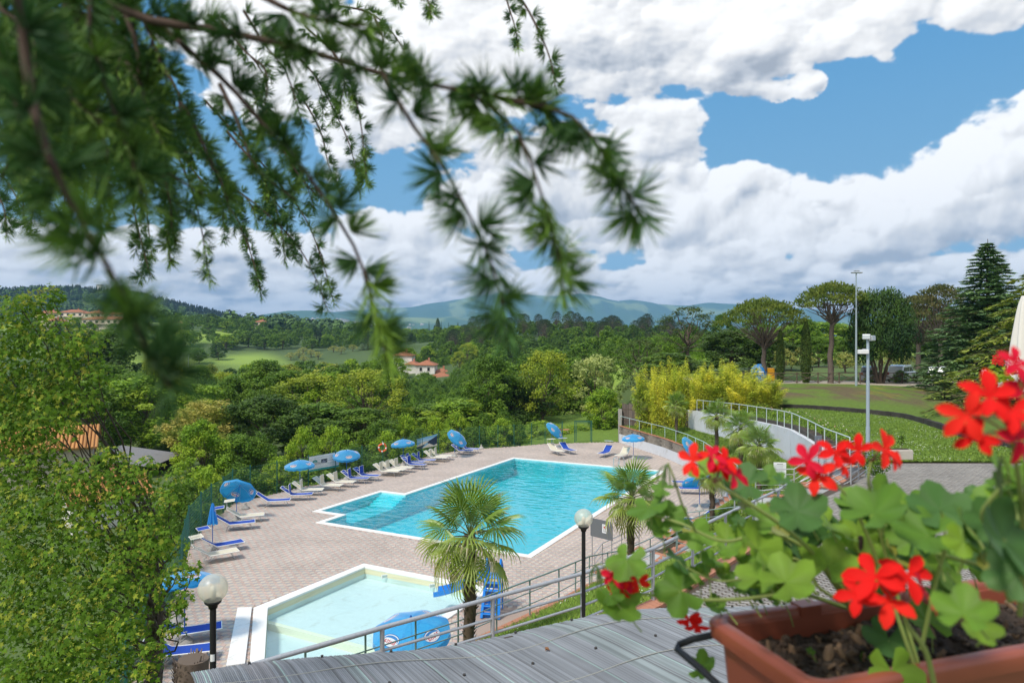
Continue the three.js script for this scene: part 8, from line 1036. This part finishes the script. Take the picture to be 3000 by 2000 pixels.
// ------------------------------------------------------------ grass and daisies
{
  seed(760); const tuftG = (() => { const mb = new MB(); for (let k = 0; k < 9; k++) { const a = rr(0, 6.28), o = V(Math.cos(a) * rr(0, 0.05), 0, Math.sin(a) * rr(0, 0.05)), L = rr(0.05, 0.11), t = rr(0.7, 1.35), e = o.clone().add(V(Math.cos(a) * L * 0.7, L, Math.sin(a) * L * 0.7)), s = V(-Math.sin(a), 0, Math.cos(a)).multiplyScalar(0.006); mb.color([t, t, t]); mb.tri(o.clone().sub(s), o.clone().add(s), e); } return mb.geometry(); })();
  const strip = (A, B) => () => { const k = Math.floor(rr(0, A.length - 1)), s = rand(), t = rr(0.02, 0.98), a = V(...A[k]).lerp(V(...A[k + 1]), s), b = V(...B[k]).lerp(V(...B[k + 1]), s); return a.lerp(b, t); };
  const gs = strip(lowerLine.map(([x, d, y]) => [x, y, -d]), upperLine.map(([x, d, y]) => [x, y, -d])); const put = (name, label, geo, mat, n, src, cols, sc, up) => { const im = new THREE.InstancedMesh(geo, mat, n), m4 = new THREE.Matrix4(), c = new THREE.Color(); for (let k = 0; k < n; k++) { const p = src(), s = rr(...sc); m4.makeRotationY(rr(0, 6.3)); m4.scale(V(s, s, s)); m4.setPosition(p.x, p.y + up, p.z); im.setMatrixAt(k, m4); const q = pick(cols), t = rr(0.8, 1.2); im.setColorAt(k, c.setRGB(q[0] * t, q[1] * t, q[2] * t)); } im.name = numbered(name); tag(im, label, /daisies/.test(name) ? 'flowers' : 'grass', null, 'stuff'); shade(im); scene.add(im); };
  const lw = () => { const d = 28.4 + Math.pow(rand(), 1.4) * 30, x0 = wallX(d) + 1.3; let x1 = 26; for (let k = 1; k < kerbLine.length; k++) if (d <= kerbLine[k - 1][1] && d >= kerbLine[k][1]) x1 = lerp(kerbLine[k - 1][0], kerbLine[k][0], (kerbLine[k - 1][1] - d) / (kerbLine[k - 1][1] - kerbLine[k][1])); const x = lerp(x0, x1 - 0.2, rand()); return V(x, lawnY(x, d), -d); };
  const gc = [[0.17, 0.27, 0.03], [0.21, 0.31, 0.035], [0.14, 0.24, 0.028]];
  put('garden_grass', 'short tufted grass of the palm garden', tuftG, M.vcol, 26000, gs, gc, [0.8, 1.7], 0.02); put('lawn_grass', 'short tufted grass of the upper lawn', tuftG, M.vcol, 20000, lw, gc, [0.6, 1.3], 0.0);
  const daisy = new THREE.CircleGeometry(0.0125, 6); daisy.rotateX(-Math.PI / 2 + 0.35); const wm = std([0.85, 0.84, 0.78], 0.8, { side: THREE.DoubleSide }); const patch = (src) => () => { for (let k = 0; k < 12; k++) { const p = src(); if (fbm(p.x * 0.35, p.z * 0.35, 8, 3) > 0.02) return p; } return src(); };
  put('garden_daisies', 'white daisies scattered in the palm garden grass', daisy, wm, 1800, patch(gs), [[1, 1, 1]], [0.7, 1.4], 0.12); put('lawn_daisies', 'white daisies scattered over the upper lawn', daisy, wm, 1800, patch(lw), [[1, 1, 1]], [0.7, 1.5], 0.08);
}

renderer.render(scene, camera);
